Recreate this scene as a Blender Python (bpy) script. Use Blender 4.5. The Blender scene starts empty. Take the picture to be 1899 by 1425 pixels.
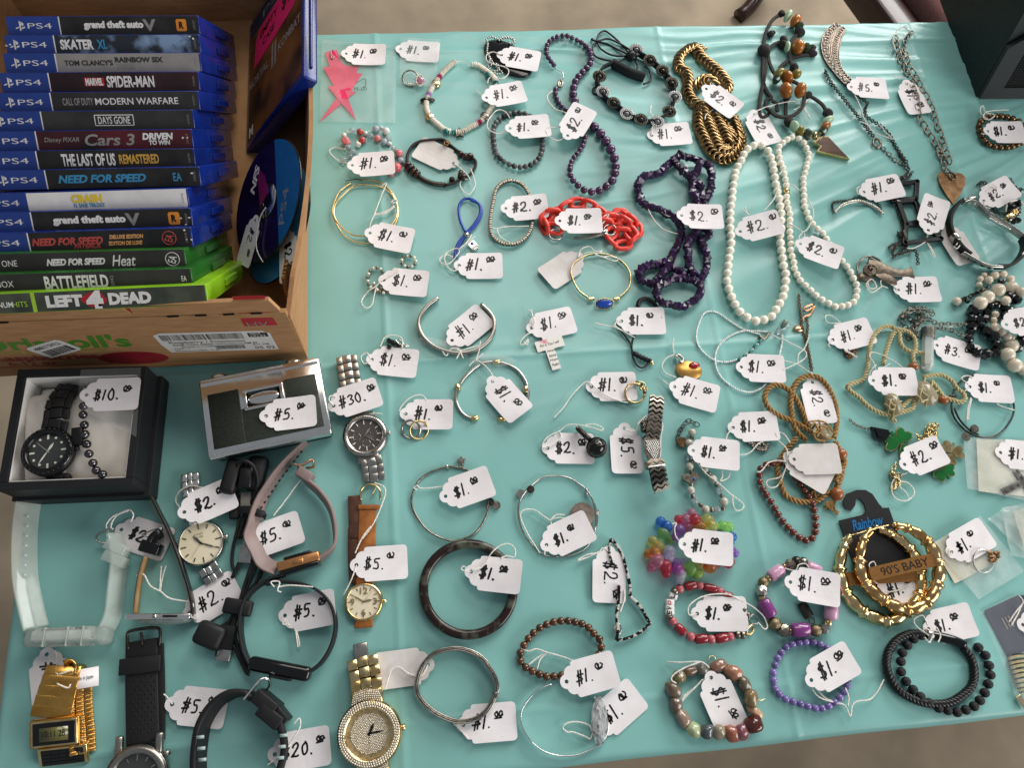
import bpy, bmesh, math, random
import numpy as np
from mathutils import Vector, Matrix, noise
random.seed(11)
S = bpy.context.scene
COL = S.collection
pi = math.pi
# ------------------------------------------------------------------ camera
TZ, HC, FP = 0.74, 0.70, 1427.0          # table height, camera height over it, focal length in photo pixels
_X = Vector((0.9935, 0.0636, -0.094)).normalized()
_Y = Vector((-0.092, 0.936, -0.341)); _Y = (_Y - _X * _X.dot(_Y)).normalized()
_Z = _X.cross(_Y)
RC = Matrix((_X, _Y, _Z))                # camera -> world
cam = bpy.data.cameras.new("camera"); cam.lens = FP * 36 / 1899; cam.sensor_width = 36
cam.clip_start = 0.01; cam.clip_end = 60
co = bpy.data.objects.new("camera", cam); COL.objects.link(co)
co.matrix_world = Matrix.Translation((0, 0, TZ + HC)) @ RC.to_4x4()
S.camera = co
# ------------------------------------------------------------------ light: a shaded garage, daylight from its open door
wd = bpy.data.worlds.new("World"); S.world = wd; wd.use_nodes = True
wd.node_tree.nodes["Background"].inputs[0].default_value = (0.80, 0.86, 0.95, 1)
wd.node_tree.nodes["Background"].inputs[1].default_value = 0.24
def area(name, loc, target, sx, sy, power, col):
    l = bpy.data.lights.new(name, 'AREA'); l.shape = 'RECTANGLE'; l.size = sx; l.size_y = sy
    l.energy = power; l.color = col
    o = bpy.data.objects.new(name, l); COL.objects.link(o); o.location = loc
    o.rotation_euler = (Vector(target) - Vector(loc)).to_track_quat('-Z', 'Y').to_euler()
area("door_light", (1.8, 2.1, 1.8), (0.2, 0.3, 0.74), 1.9, 1.0, 68, (1.0, 0.985, 0.96))
area("entry_light", (2.5, -1.3, 1.9), (0.3, 0.1, 0.5), 2.0, 1.3, 54, (1.0, 0.98, 0.95))
area("ceiling_light", (0.5, 1.7, 2.7), (0.2, 0.4, 0.74), 1.4, 1.0, 20, (1.0, 0.93, 0.84))
S.view_settings.view_transform = 'Standard'; S.view_settings.look = 'None'
S.view_settings.exposure = 0.04; S.view_settings.gamma = 1.0
S.view_settings.use_curve_mapping = False
# ------------------------------------------------------------------ helpers
TL = dict(Z=(0, 0, 1), A=(0, 0, 3.165), B=(0, 400, 3.165), C=(0, 800, 3.798), D=(0, 1125, 4.7475), E=(350, 650, 4.071), F=(340, 980, 3.202),
  G=(580, 40, 4.7475), H=(580, 300, 4.7475), I=(900, 40, 4.7475), J=(940, 300, 4.5214), K=(1240, 40, 4.7475), L=(1300, 300, 4.7475),
  M=(1499, 0, 4.7475), N=(1499, 280, 4.7475), O=(640, 540, 4.7475), P=(960, 540, 4.7475), Q=(1220, 560, 4.7475), R=(1499, 540, 4.7475),
  S=(740, 800, 4.7475), T=(980, 760, 4.7475), U=(1250, 760, 4.7475), V=(1499, 780, 4.7475), W=(700, 1000, 4.7475), X=(740, 1125, 4.7475),
  Y=(1040, 960, 4.7475), a=(1050, 1125, 4.7475), b=(1300, 1000, 4.7475), c=(1499, 980, 3.2025))
def W(px, py, z=0.0):
    """photo pixel -> point on the level plane z millimetres above the table top"""
    d = RC @ Vector(((px - 949.5) / FP, -(py - 712.5) / FP, -1))
    t = (z * .001 - HC) / d.z
    return Vector((d.x * t, d.y * t, TZ + z * .001))
def pt(t, p, z=0.0):
    o = TL[t]; zz = p[2] if len(p) > 2 else z
    return W(o[0] + p[0] / o[2], o[1] + p[1] / o[2], zz)
def pts(t, L, z=0.0): return [pt(t, p, z) for p in L]
MW = {}
def _link(o, parent, mw):
    COL.objects.link(o); MW[o] = mw.copy()
    if parent is not None:
        o.parent = parent; o.matrix_basis = MW[parent].inverted() @ mw
    else: o.matrix_basis = mw
    return o
def tagp(o, label=None, cat=None, group=None, kind=None):
    if label: o["label"] = label
    if cat: o["category"] = cat
    if group: o["group"] = group
    if kind: o["kind"] = kind
    return o
def thing(name, label, cat, at, group=None):
    o = bpy.data.objects.new(name, None); o.empty_display_size = 0.01
    _link(o, None, Matrix.Translation(at)); return tagp(o, label, cat, group)
def mesh(name, V, F, smooth=True):
    me = bpy.data.meshes.new(name); me.from_pydata([tuple(v) for v in V], [], F); me.update()
    if smooth: me.polygons.foreach_set("use_smooth", [True] * len(me.polygons))
    return me
def inst(name, me, m, parent, mw):
    o = bpy.data.objects.new(name, me)
    if len(me.materials) == 0: me.materials.append(m)
    _link(o, parent, mw)
    if me.materials[0] != m:
        o.material_slots[0].link = 'OBJECT'; o.material_slots[0].material = m
    return o
def add(name, VF, m, parent, smooth=True, kind=None):
    """world-space geometry as a part of parent"""
    V, F = VF
    org = MW[parent].translation if parent is not None else Vector((0, 0, 0))
    me = mesh(name, [Vector(v) - org for v in V], F, smooth)
    o = inst(name, me, m, parent, Matrix.Translation(org))
    if kind: o["kind"] = kind
    return o
def join(*L):
    V, F = [], []
    for v, f in L:
        n = len(V); V += list(v); F += [tuple(i + n for i in q) for q in f]
    return V, F
def xf(VF, M): return [M @ Vector(v) for v in VF[0]], VF[1]
def frame(p0, p1, up=Vector((0, 0, 1))):
    """matrix at p0 with x towards p1"""
    x = (p1 - p0).normalized(); y = up.cross(x).normalized(); z = x.cross(y)
    return Matrix.Translation(p0) @ Matrix((x, y, z)).transposed().to_4x4()
def fr3(p, x, y):
    x = x.normalized(); y = (y - x * x.dot(y)).normalized(); z = x.cross(y)
    return Matrix.Translation(p) @ Matrix((x, y, z)).transposed().to_4x4()
def rot(ax, deg): return Matrix.Rotation(math.radians(deg), 4, ax)
def tr(x, y, z): return Matrix.Translation((x, y, z))
def cr(P, closed=False, step=1.5):
    """Catmull-Rom through P, resampled evenly every step mm"""
    P = [Vector(p) for p in P]; n = len(P)
    if n == 2: Q = [P[0].lerp(P[1], i / 12) for i in range(13)]
    else:
        Q = []
        for i in range(n if closed else n - 1):
            g = (lambda k: P[k % n]) if closed else (lambda k: P[max(0, min(n - 1, k))])
            a, b, c, d = g(i - 1), g(i), g(i + 1), g(i + 2)
            for k in range(12):
                t = k / 12
                Q.append(.5 * (2 * b + (c - a) * t + (2 * a - 5 * b + 4 * c - d) * t * t + (3 * b - a - 3 * c + d) * t ** 3))
        Q.append(Q[0].copy() if closed else P[-1].copy())
    acc = [0]
    for i in range(1, len(Q)): acc.append(acc[-1] + (Q[i] - Q[i - 1]).length)
    L = acc[-1]; m = max(2, round(L / (step * .001))); out = []; j = 0
    for i in range(m if closed else m + 1):
        s = L * i / m
        while j < len(acc) - 2 and acc[j + 1] < s: j += 1
        w = (s - acc[j]) / max(1e-9, acc[j + 1] - acc[j]); out.append(Q[j].lerp(Q[j + 1], w))
    return out
def tangents(P, closed=False):
    n = len(P); T = []
    for i in range(n):
        a = P[(i - 1) % n] if (closed or i > 0) else P[0]
        b = P[(i + 1) % n] if (closed or i < n - 1) else P[-1]
        T.append((b - a).normalized() if (b - a).length > 1e-9 else Vector((1, 0, 0)))
    return T
def sweep(P, prof, closed=False, up=None, scale=None, cap=True):
    """sweep a closed profile [(side,up) mm] along P; up=None -> parallel transport"""
    T = tangents(P, closed); n = len(P); k = len(prof); V = []; F = []
    if up is None:
        u = Vector((0, 0, 1)); u = (u - T[0] * u.dot(T[0])); u = u.normalized() if u.length > .01 else Vector((1, 0, 0))
    for i in range(n):
        if up is None: u = (u - T[i] * u.dot(T[i])).normalized()
        else:
            uu = up[i] if isinstance(up, list) else up
            u = (uu - T[i] * uu.dot(T[i])).normalized()
        s = u.cross(T[i]); sc = scale(i / max(1, n - 1)) if scale else 1
        for a, b in prof: V.append(P[i] + (s * a + u * b) * (.001 * sc))
    for i in range(n if closed else n - 1):
        for j in range(k):
            a = i * k; b = ((i + 1) % n) * k; F.append((a + j, a + (j + 1) % k, b + (j + 1) % k, b + j))
    if cap and not closed:
        F.append(tuple(range(k))[::-1]); F.append(tuple((n - 1) * k + j for j in range(k)))
    return V, F
def circ(r, k=8): return [(r * math.cos(2 * pi * i / k), r * math.sin(2 * pi * i / k)) for i in range(k)]
def rrect(w, h, r=.3, n=2):
    o = []
    for cx, cy, a0 in ((w / 2 - r, h / 2 - r, 0), (-w / 2 + r, h / 2 - r, 90), (-w / 2 + r, -h / 2 + r, 180), (w / 2 - r, -h / 2 + r, 270)):
        for i in range(n + 1):
            a = math.radians(a0 + 90 * i / n); o.append((cx + r * math.cos(a), cy + r * math.sin(a)))
    return o
def tube(P, r, k=8, closed=False, scale=None): return sweep(P, circ(r, k), closed, None, scale)
def twist(P, r, n=2, pitch=3.0, k=5, off=None):
    """n strands twisted round each other along P (mm)"""
    off = off or r; T = tangents(P); out = []; u = Vector((0, 0, 1)); U = []; s = 0; A = []
    for i, t in enumerate(T):
        u = u - t * u.dot(t); u = u.normalized() if u.length > .01 else t.orthogonal().normalized(); U.append(u.copy())
        if i: s += (P[i] - P[i - 1]).length * 1000
        A.append(s / pitch * 2 * pi)
    for q in range(n):
        C = [P[i] + (U[i] * math.cos(A[i] + 2 * pi * q / n) + T[i].cross(U[i]) * math.sin(A[i] + 2 * pi * q / n)) * off * .001 for i in range(len(P))]
        out.append(tube(C, r, k))
    return join(*out)
def lathe(prof, seg=32):
    """profile [(r,z)] mm round z"""
    V, F = [], []; k = len(prof)
    for i in range(seg):
        a = 2 * pi * i / seg
        for r, z in prof: V.append(Vector((r * math.cos(a), r * math.sin(a), z)) * .001)
    for i in range(seg):
        for j in range(k - 1):
            a = i * k; b = ((i + 1) % seg) * k; F.append((a + j, b + j, b + j + 1, a + j + 1))
    return V, F
def prism(out, t, z0=0.0):
    """outline [(x,y)] mm counter-clockwise, extruded by t"""
    n = len(out)
    V = [Vector((x, y, z0)) * .001 for x, y in out] + [Vector((x, y, z0 + t)) * .001 for x, y in out]
    return V, [tuple(range(n))[::-1], tuple(range(n, 2 * n))] + [(i, (i + 1) % n, n + (i + 1) % n, n + i) for i in range(n)]
def rbox(w, d, h, b=.5, seg=2):
    """box centred on origin, mm, bevelled"""
    bm = bmesh.new(); bmesh.ops.create_cube(bm, size=1)
    for v in bm.verts: v.co = Vector((v.co.x * w, v.co.y * d, v.co.z * h)) * .001
    if b: bmesh.ops.bevel(bm, geom=bm.edges[:], offset=b * .001, segments=seg, affect='EDGES', profile=.5)
    bm.verts.ensure_lookup_table(); V = [v.co.copy() for v in bm.verts]; F = [tuple(v.index for v in f.verts) for f in bm.faces]
    bm.free(); return V, F
def sphere(r, u=14, v=9, sx=1, sy=1, sz=1):
    bm = bmesh.new(); bmesh.ops.create_uvsphere(bm, u_segments=u, v_segments=v, radius=r * .001)
    V = [Vector((q.co.x * sx, q.co.y * sy, q.co.z * sz)) for q in bm.verts]; F = [tuple(q.index for q in f.verts) for f in bm.faces]
    bm.free(); return V, F
def ngon(r, n, a0=0, ry=None): return [(r * math.cos(a0 + 2 * pi * i / n), (ry or r) * math.sin(a0 + 2 * pi * i / n)) for i in range(n)]
# ------------------------------------------------------------------ materials
def lin(h):
    if not isinstance(h, str): return tuple(h) + (1,)
    c = [int(h[i:i + 2], 16) / 255 for i in (0, 2, 4)]
    return tuple(x / 12.92 if x < .04045 else ((x + .055) / 1.055) ** 2.4 for x in c) + (1,)
def mat(name, c, rough=.5, metal=0, c2=None, scale=80, var=.0, rnd=.0, bump=0, bscale=400, trans=0, ior=1.45, coat=0, sss=0, alpha=1, spec=.5, stretch=(1, 1, 1), contrast=(.35, .65), sheen=0, detail=4):
    m = bpy.data.materials.new(name); m.use_nodes = True; N = m.node_tree.nodes; Lk = m.node_tree.links; b = N["Principled BSDF"]
    I = b.inputs; c = lin(c); I["Base Color"].default_value = c
    I["Roughness"].default_value = rough; I["Metallic"].default_value = metal; I["Transmission Weight"].default_value = trans; I["IOR"].default_value = ior
    I["Coat Weight"].default_value = coat; I["Coat Roughness"].default_value = .08; I["Alpha"].default_value = alpha; I["Specular IOR Level"].default_value = spec
    if sss: I["Subsurface Weight"].default_value = sss; I["Subsurface Radius"].default_value = (.002, .002, .002); I["Subsurface Scale"].default_value = .5
    if sheen: I["Sheen Weight"].default_value = sheen
    tc = N.new("ShaderNodeTexCoord"); mp = N.new("ShaderNodeMapping"); mp.inputs["Scale"].default_value = stretch
    Lk.new(tc.outputs["Object"], mp.inputs["Vector"]); oi = N.new("ShaderNodeObjectInfo")
    av = N.new("ShaderNodeVectorMath"); av.operation = 'ADD'; cm = N.new("ShaderNodeCombineXYZ")
    for i in range(3): Lk.new(oi.outputs["Random"], cm.inputs[i])
    Lk.new(mp.outputs[0], av.inputs[0]); Lk.new(cm.outputs[0], av.inputs[1]); vec = av.outputs[0]
    nz = N.new("ShaderNodeTexNoise"); nz.inputs["Scale"].default_value = scale; nz.inputs["Detail"].default_value = detail; Lk.new(vec, nz.inputs["Vector"])
    out = None
    if c2 is not None or var:
        c2 = lin(c2) if c2 is not None else tuple(max(0, x * (1 - var)) for x in c[:3]) + (1,)
        rp = N.new("ShaderNodeMapRange"); rp.inputs[1].default_value = contrast[0]; rp.inputs[2].default_value = contrast[1]
        Lk.new(nz.outputs[0], rp.inputs[0]); mx = N.new("ShaderNodeMix"); mx.data_type = 'RGBA'; Lk.new(rp.outputs[0], mx.inputs[0])
        mx.inputs[6].default_value = c; mx.inputs[7].default_value = c2; out = mx.outputs[2]
    if rnd:
        hs = N.new("ShaderNodeHueSaturation"); mr = N.new("ShaderNodeMapRange"); mr.inputs[3].default_value = 1 - rnd; mr.inputs[4].default_value = 1 + rnd
        Lk.new(oi.outputs["Random"], mr.inputs[0]); Lk.new(mr.outputs[0], hs.inputs["Value"])
        if out: Lk.new(out, hs.inputs["Color"])
        else: hs.inputs["Color"].default_value = c
        out = hs.outputs[0]
    if out: Lk.new(out, I["Base Color"])
    nb = N.new("ShaderNodeTexNoise"); nb.inputs["Scale"].default_value = bscale; nb.inputs["Detail"].default_value = 3; Lk.new(vec, nb.inputs["Vector"])
    rr = N.new("ShaderNodeMapRange"); rr.inputs[3].default_value = max(0, rough - .06); rr.inputs[4].default_value = rough + .06
    Lk.new(nb.outputs[0], rr.inputs[0]); Lk.new(rr.outputs[0], I["Roughness"])
    if bump:
        bp = N.new("ShaderNodeBump"); bp.inputs["Strength"].default_value = bump; bp.inputs["Distance"].default_value = .0004
        Lk.new(nb.outputs[0], bp.inputs["Height"]); Lk.new(bp.outputs[0], I["Normal"])
    return m
M = {}
def m_(k, *a, **kw): M[k] = mat(k, *a, **kw)
m_('concrete', 'a2927c', .85, c2='7f7261', scale=5, bump=.4, bscale=200, detail=10)
m_('cloth', '87bfb9', .33, c2='7fb3ad', scale=7, bump=.10, bscale=500, spec=.5, sheen=.0)
m_('paper', 'f0ebec', .7, c2='e6e0e0', scale=60, bump=.05)
m_('paper_back', 'ddd7d3', .8, c2='d0cac5', scale=60)
m_('ink', '0b0b0d', .45, var=.3)
m_('string', 'f4f1ea', .9, c2='e6e0d4', scale=500)
m_('silver', 'c9c6c0', .22, 1, c2='a9a59e', scale=120)
m_('oldsilver', 'a29a8e', .32, 1, c2='6e675c', scale=300)
m_('darkmetal', '5b5651', .3, 1, c2='3e3a36', scale=200)
m_('chrome', 'f4f2ee', .16, 1, var=.1, scale=50)
m_('steel', 'b3aea6', .3, 1, c2='9a958d', scale=200, stretch=(1, 12, 1))
m_('gold', 'f0dba8', .17, 1, c2='d8b574', scale=90)
m_('palegold', 'e8d6a8', .25, 1, c2='b79b60', scale=150)
m_('rosegold', 'd7a98a', .3, 1, c2='c2926f', scale=100)
m_('bronze', '8d6e50', .3, 1, c2='5d4736', scale=200, rnd=.15)
m_('copper', 'a98562', .4, 1, c2='7a5c40', scale=120, bump=.3, bscale=200)
m_('black', '101012', .38, var=.3)
m_('blackgloss', '0a0a0c', .12, var=.2, coat=.3)
m_('rubber', '161618', .55, var=.25, scale=300, bump=.1)
m_('felt', '1c1d20', .95, c2='2b2c30', scale=500, bump=.4, bscale=900)
m_('white', 'e8e6e2', .5, var=.06)
# ------------------------------------------------------------------ deferred lettering (all text meshed in one pass)
TQ = []
def text(s, mw, w, h, m, parent, bold=0.0, shear=0.0, name="lettering"):
    """w x h mm, centred on the origin of mw, read along x, facing z"""
    TQ.append((s, mw.copy(), w, h, m, parent, bold, shear, name))
def flush_text():
    obs = []
    for q in TQ:
        cu = bpy.data.curves.new("t", 'FONT'); cu.body = q[0]; cu.offset = q[6]; cu.shear = q[7]; cu.resolution_u = 3
        o = bpy.data.objects.new("t", cu); COL.objects.link(o); obs.append(o)
    dg = bpy.context.evaluated_depsgraph_get()
    for o, (s, mw, w, h, m, parent, bold, shear, name) in zip(obs, TQ):
        me = bpy.data.meshes.new_from_object(o.evaluated_get(dg)); c = np.array([v.co[:] for v in me.vertices]) if len(me.vertices) else np.zeros((1, 3))
        lo, hi = c.min(0), c.max(0); d = np.maximum(hi - lo, 1e-4)
        for v in me.vertices: v.co = Vector(((v.co.x - (lo[0] + hi[0]) / 2) / d[0] * w, (v.co.y - (lo[1] + hi[1]) / 2) / d[1] * h, 0)) * .001
        me.name = name; me.materials.clear(); inst(name, me, m, parent, mw)
    for o in obs:
        cu = o.data; bpy.data.objects.remove(o); bpy.data.curves.remove(cu)
def decal(name, out, mw, m, parent, z=.08):
    """thin printed patch"""
    return add(name, xf(prism(out, .06, z), mw), m, parent, smooth=False)
def rect(w, h, x=0, y=0): return [(x - w / 2, y - h / 2), (x + w / 2, y - h / 2), (x + w / 2, y + h / 2), (x - w / 2, y + h / 2)]
# ------------------------------------------------------------------ setting: floor, table, tablecloth
fl = add("floor", ([(-4, -3, 0), (5, -3, 0), (5, 4, 0), (-4, 4, 0)], [(0, 1, 2, 3)]), M['concrete'], None); tagp(fl, kind="structure")
EX0, EX1, EY0, EY1 = -0.372, 1.45, -0.0845, 0.700        # table top edges
tb = thing("folding_table", "folding table hidden under the teal plastic tablecloth", "table", Vector(((EX0 + EX1) / 2, (EY0 + EY1) / 2, 0)))
add("table_top", xf(rbox((EX1 - EX0) * 1000 - 16, (EY1 - EY0) * 1000 - 16, 38, 6), tr((EX0 + EX1) / 2, (EY0 + EY1) / 2, TZ - .0245)), mat('table_plastic', 'd8d5cc', .5, var=.1), tb)
for x in (EX0 + .12, EX1 - .12):
    for y in (EY0 + .08, EY1 - .08):
        add("leg", tube([Vector((x, y, TZ - .04)), Vector((x, y, .35)), Vector((x, y, 0))], 14, 12), M['steel'], tb)
def vnoise(x, y, seed=0):
    r = np.random.RandomState(seed); g = r.rand(256, 256)
    xi = np.floor(x).astype(int); yi = np.floor(y).astype(int); fx = x - xi; fy = y - yi
    fx = fx * fx * fx * (fx * (fx * 6 - 15) + 10); fy = fy * fy * fy * (fy * (fy * 6 - 15) + 10)
    q = lambda a, b: g[a % 256, b % 256]
    return (q(xi, yi) * (1 - fx) + q(xi + 1, yi) * fx) * (1 - fy) + (q(xi, yi + 1) * (1 - fx) + q(xi + 1, yi + 1) * fx) * fy - .5
def cloth_h(x, y):
    """wrinkle height in mm"""
    cx, cy = 0.86, 0.62                                   # wrinkles fan out from where the cloth is pulled tight
    dx, dy = x - cx, y - cy; r = np.hypot(dx, dy); th = np.arctan2(dy, dx) % (2 * pi)
    wob = vnoise(x * 7, y * 7, 3) * .10
    A = np.clip((y - .12) / .35, 0, 1) * np.clip((x + .15) / .35, .15, 1)
    h = (vnoise(th * 21 + wob * 21, r * 3.2, 1) * 3.6 + (.5 - np.abs(vnoise(th * 33 + wob * 30, r * 4, 2)) * 2) * 2.2 + vnoise(th * 60 + wob * 30, r * 6, 21) * 1.2) * A * np.clip(r * 2.2, .2, 1)
    h += vnoise(x * 5, y * 5, 5) * 1.8 + vnoise(x * 17 + y * 6, y * 13, 6) * .8 + (.5 - np.abs(vnoise(x * 11 - y * 16, x * 3 + y * 4, 31)) * 2) * .8
    d = (x * .35 + y) * 26                                # short cross ripples of thin plastic
    h += vnoise(d + vnoise(x * 9, y * 9, 9) * 3, x * 7 - y * 3, 8) * .55
    B = np.clip((.1 - y) / .12, 0, 1) * np.clip((x + .1) / .3, 0, 1)
    h += vnoise(x * 9 + y * 9, (y - x * .1) * 42, 12) * 2.0 * B
    for k, c0, s in (('y', .285, 1), ('y', -.038, .8), ('y', .668, .9), ('x', -.048, .7), ('x', .285, .7), ('x', .60, .8)):
        t = (y if k == 'y' else x) - c0 + .002 * vnoise((x if k == 'y' else y) * 6, t0 := np.zeros_like(x), 14)
        h += s * (np.exp(-(t / .0022) ** 2) * 1.2 + np.clip(1 - np.abs(t) / .02, 0, 1) * .8)
    return h
def axis(a, b, vis, step, drop):
    q = [a + i * step for i in range(int((vis - a) / step))]; q += list(np.linspace(q[-1] + step, b, 24))
    pre = [a - d for d in np.linspace(drop, .003, 40)]; post = [b + d for d in np.linspace(.003, drop, 40)]
    return np.array(pre + q + post)
ux = axis(EX0, EX1, .86, .0026, .24); uy = axis(EY0, EY1, EY1 - .0026, .0026, .24)
gx, gy = np.meshgrid(ux, uy)
def overhang(u, a, b):
    d = np.where(u < a, a - u, np.where(u > b, u - b, 0)); s = np.where(u < a, -1, 1); r = .007
    ang = np.clip(d / r, 0, pi / 2); out = r * np.sin(ang) * s; dn = r * (1 - np.cos(ang)) + np.clip(d - r * pi / 2, 0, None)
    return np.clip(u, a, b) + out, dn, d
px_, dnx, ddx = overhang(gx, EX0 + .007, EX1 - .007); py_, dny, ddy = overhang(gy, EY0 + .007, EY1 - .007)
dn = np.maximum(dnx, dny); hh = cloth_h(px_, py_) * .001 * np.clip(1 - dn / .02, 0, 1)
fade = np.clip(dn / .15, 0, 1) * .012
px_ = px_ + np.where(ddx > 0, np.sin(py_ * 38) * fade * np.sign(gx - .5), 0); py_ = py_ + np.where(ddy > 0, np.sin(px_ * 33) * fade * np.sign(gy - .3), 0)
pz = TZ + hh - dn - .0012
nx, ny = len(ux), len(uy); me = bpy.data.meshes.new("tablecloth"); co3 = np.stack([px_, py_, pz], -1).reshape(-1, 3)
ii = (np.arange(ny - 1)[:, None] * nx + np.arange(nx - 1)[None, :]).ravel()
fc = np.stack([ii, ii + 1, ii + nx + 1, ii + nx], -1)
me.from_pydata(co3.tolist(), [], fc.tolist()); me.polygons.foreach_set("use_smooth", [True] * len(me.polygons))
clo = inst("tablecloth", me, M['cloth'], None, Matrix.Identity(4)); tagp(clo, "teal plastic tablecloth with fold creases and wrinkles spread over the table", "tablecloth")
# ------------------------------------------------------------------ price tags
TL_, TWD = 50.0, 30.0
def tag_outline():
    up = [(0, 0), (.35, 2.2), (1.6, 4.2), (3.6, 5.5), (5.0, 6.0), (5.1, 7.0), (5.9, 8.8), (7.6, 10.6), (9.8, 11.5), (12.0, 11.6), (12.4, 12.2), (12.6, 13.6), (13.6, 14.7), (15.2, 15),
          (46.6, 15), (48.6, 14.3), (49.7, 12.8), (50, 11.2)]
    lo = [(x, -y) for x, y in up[1:]][::-1]
    return lo[0:] + up          # counter-clockwise once reversed below
def tag_mesh(kx, ky):
    bm = bmesh.new(); out = tag_outline(); vs = [bm.verts.new((x, y, 0)) for x, y in out]
    es = [bm.edges.new((vs[i], vs[(i + 1) % len(vs)])) for i in range(len(vs))]
    hv = [bm.verts.new((5.6 + 1.7 * math.cos(2 * pi * i / 12), 1.7 * math.sin(2 * pi * i / 12), 0)) for i in range(12)]
    es += [bm.edges.new((hv[i], hv[(i + 1) % 12])) for i in range(12)]
    bmesh.ops.triangle_fill(bm, edges=es, use_beauty=True, normal=(0, 0, 1))
    for x in (10, 17, 23, 29, 35, 41, 46): bmesh.ops.bisect_plane(bm, geom=bm.verts[:] + bm.edges[:] + bm.faces[:], plane_co=(x, 0, 0), plane_no=(1, 0, 0))
    for y in (-9, -3, 3, 9): bmesh.ops.bisect_plane(bm, geom=bm.verts[:] + bm.edges[:] + bm.faces[:], plane_co=(0, y, 0), plane_no=(0, 1, 0))
    bmesh.ops.recalc_face_normals(bm, faces=bm.faces[:])
    if bm.faces[0].normal.z < 0 if len(list(bm.faces)) and not bm.faces.ensure_lookup_table() else False: bmesh.ops.reverse_faces(bm, faces=bm.faces[:])
    r = bmesh.ops.extrude_face_region(bm, geom=bm.faces[:])
    for g in r['geom']:
        if isinstance(g, bmesh.types.BMVert): g.co.z -= .35
    for v in bm.verts: v.co.z += bend(v.co.x, v.co.y, kx, ky)
    for v in bm.verts: v.co *= .001
    bmesh.ops.recalc_face_normals(bm, faces=bm.faces[:])
    me = bpy.data.meshes.new("card"); bm.to_mesh(me); bm.free(); return me
def bend(x, y, kx, ky): return kx * ((x - 25) / 25) ** 2 * 1.0 + ky * (y / 15) ** 2
TAGM = {}
GL = {'$': (.62, [[(.56, .80), (.36, .88), (.14, .74), (.26, .54), (.46, .42), (.54, .24), (.34, .12), (.04, .22)], [(.30, 1.04), (.20, -.06)], [(.47, 1.06), (.37, -.04)]]),
      '#': (.64, [[(.62, .72), (.10, .70), (.34, .52), (.54, .36), (.0, .26)], [(.30, 1.08), (.16, -.1)], [(.50, 1.04), (.36, -.02)]]),
      '1': (.26, [[(.16, 1.0), (.04, .0)]]), '2': (.62, [[(.06, .70), (.16, .92), (.40, .98), (.50, .78), (.36, .46), (.10, .16), (.04, .04), (.18, .08), (.36, .0), (.58, .06)]]),
      '3': (.52, [[(.08, .86), (.30, .98), (.46, .82), (.34, .58), (.20, .54), (.42, .44), (.46, .18), (.24, .02), (.04, .10)]]),
      '5': (.56, [[(.54, .98), (.18, .94), (.14, .58), (.36, .60), (.48, .36), (.36, .08), (.06, .06)]]),
      '0': (.55, [[(.30, .98), (.10, .70), (.08, .28), (.26, .02), (.44, .22), (.46, .68), (.30, .98)]]), '.': (.22, [[(.06, .04), (.10, .02)]]),
      'o': (1.1, [[(.30, .9), (.08, .66), (.14, .36), (.40, .38), (.42, .72), (.26, .86), (.46, .60), (.64, .40), (.86, .56), (.84, .82), (.62, .84), (.58, .56), (.80, .42), (1.02, .56)], [(.12, .16), (.50, .20), (.86, .26)]]),
      'c': (1.0, [[(.34, .84), (.10, .66), (.12, .34), (.36, .30), (.50, .56), (.44, .82), (.30, .74), (.42, .40), (.70, .36), (.90, .60), (.74, .84)], [(.3, .2), (.8, .26)]])}
def ribbon(P, w, kx, ky):
    Q = cr([Vector((x, y, 0)) for x, y in P], False, 700); V, F = [], []
    if len(Q) < 2: Q = [Q[0], Q[0] + Vector((.8, 0, 0))]
    T = tangents(Q); n = len(Q)
    Q = [Q[0] - T[0] * w * .4] + Q + [Q[-1] + T[-1] * w * .4]; T = [T[0]] + T + [T[-1]]
    for i, q in enumerate(Q):
        e = .55 if i in (0, len(Q) - 1) else 1
        s = Vector((-T[i].y, T[i].x, 0)) * w * .5 * e * (.9 + .2 * random.random())
        for p in (q + s, q - s): V.append(Vector((p.x, p.y, bend(p.x, p.y, kx, ky) + .10)) * .001)
    return V, [(2 * i, 2 * i + 1, 2 * i + 3, 2 * i + 2) for i in range(len(Q) - 1)]
def scribble(price, kx, ky, w=1.75, back=False, size=11.6, x0=13.0):
    w *= random.uniform(.78, 1.1); size *= random.uniform(.82, 1.04); x0 += random.uniform(-1, 1.2)
    L = []; j = lambda a: random.uniform(-a, a); x = x0; sl = random.uniform(-.02, .12)
    for i, c in enumerate(price):
        adv, st = GL[c]; sz = size * (1 + j(.06)); y0 = -4.6 + j(.5)
        if c in 'oc': sz = size * .72; y0 = 1.8 + j(.8); x += 1.6
        if c == '$' and random.random() < .45: adv, st = GL['#']
        for s in st: L.append(ribbon([(x + (px + py * sl) * sz + j(.4), y0 + py * sz + j(.4)) for px, py in s], w if c not in 'oc' else w * .9, kx, ky))
        x += (adv + .16) * sz
    return join(*L)
def pstring(t, P, z=2.2, amp=1.0):
    """one twisted cotton strand through photo points"""
    Q = cr(pts(t, P, z), False, 1.0); s = random.random() * 50
    for i, q in enumerate(Q): q.z += max(-.4, amp * noise.noise(Vector((s, i * .13, 0)))) * .001
    return twist(Q, .44, 2, 2.8, 5, .38)
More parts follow.
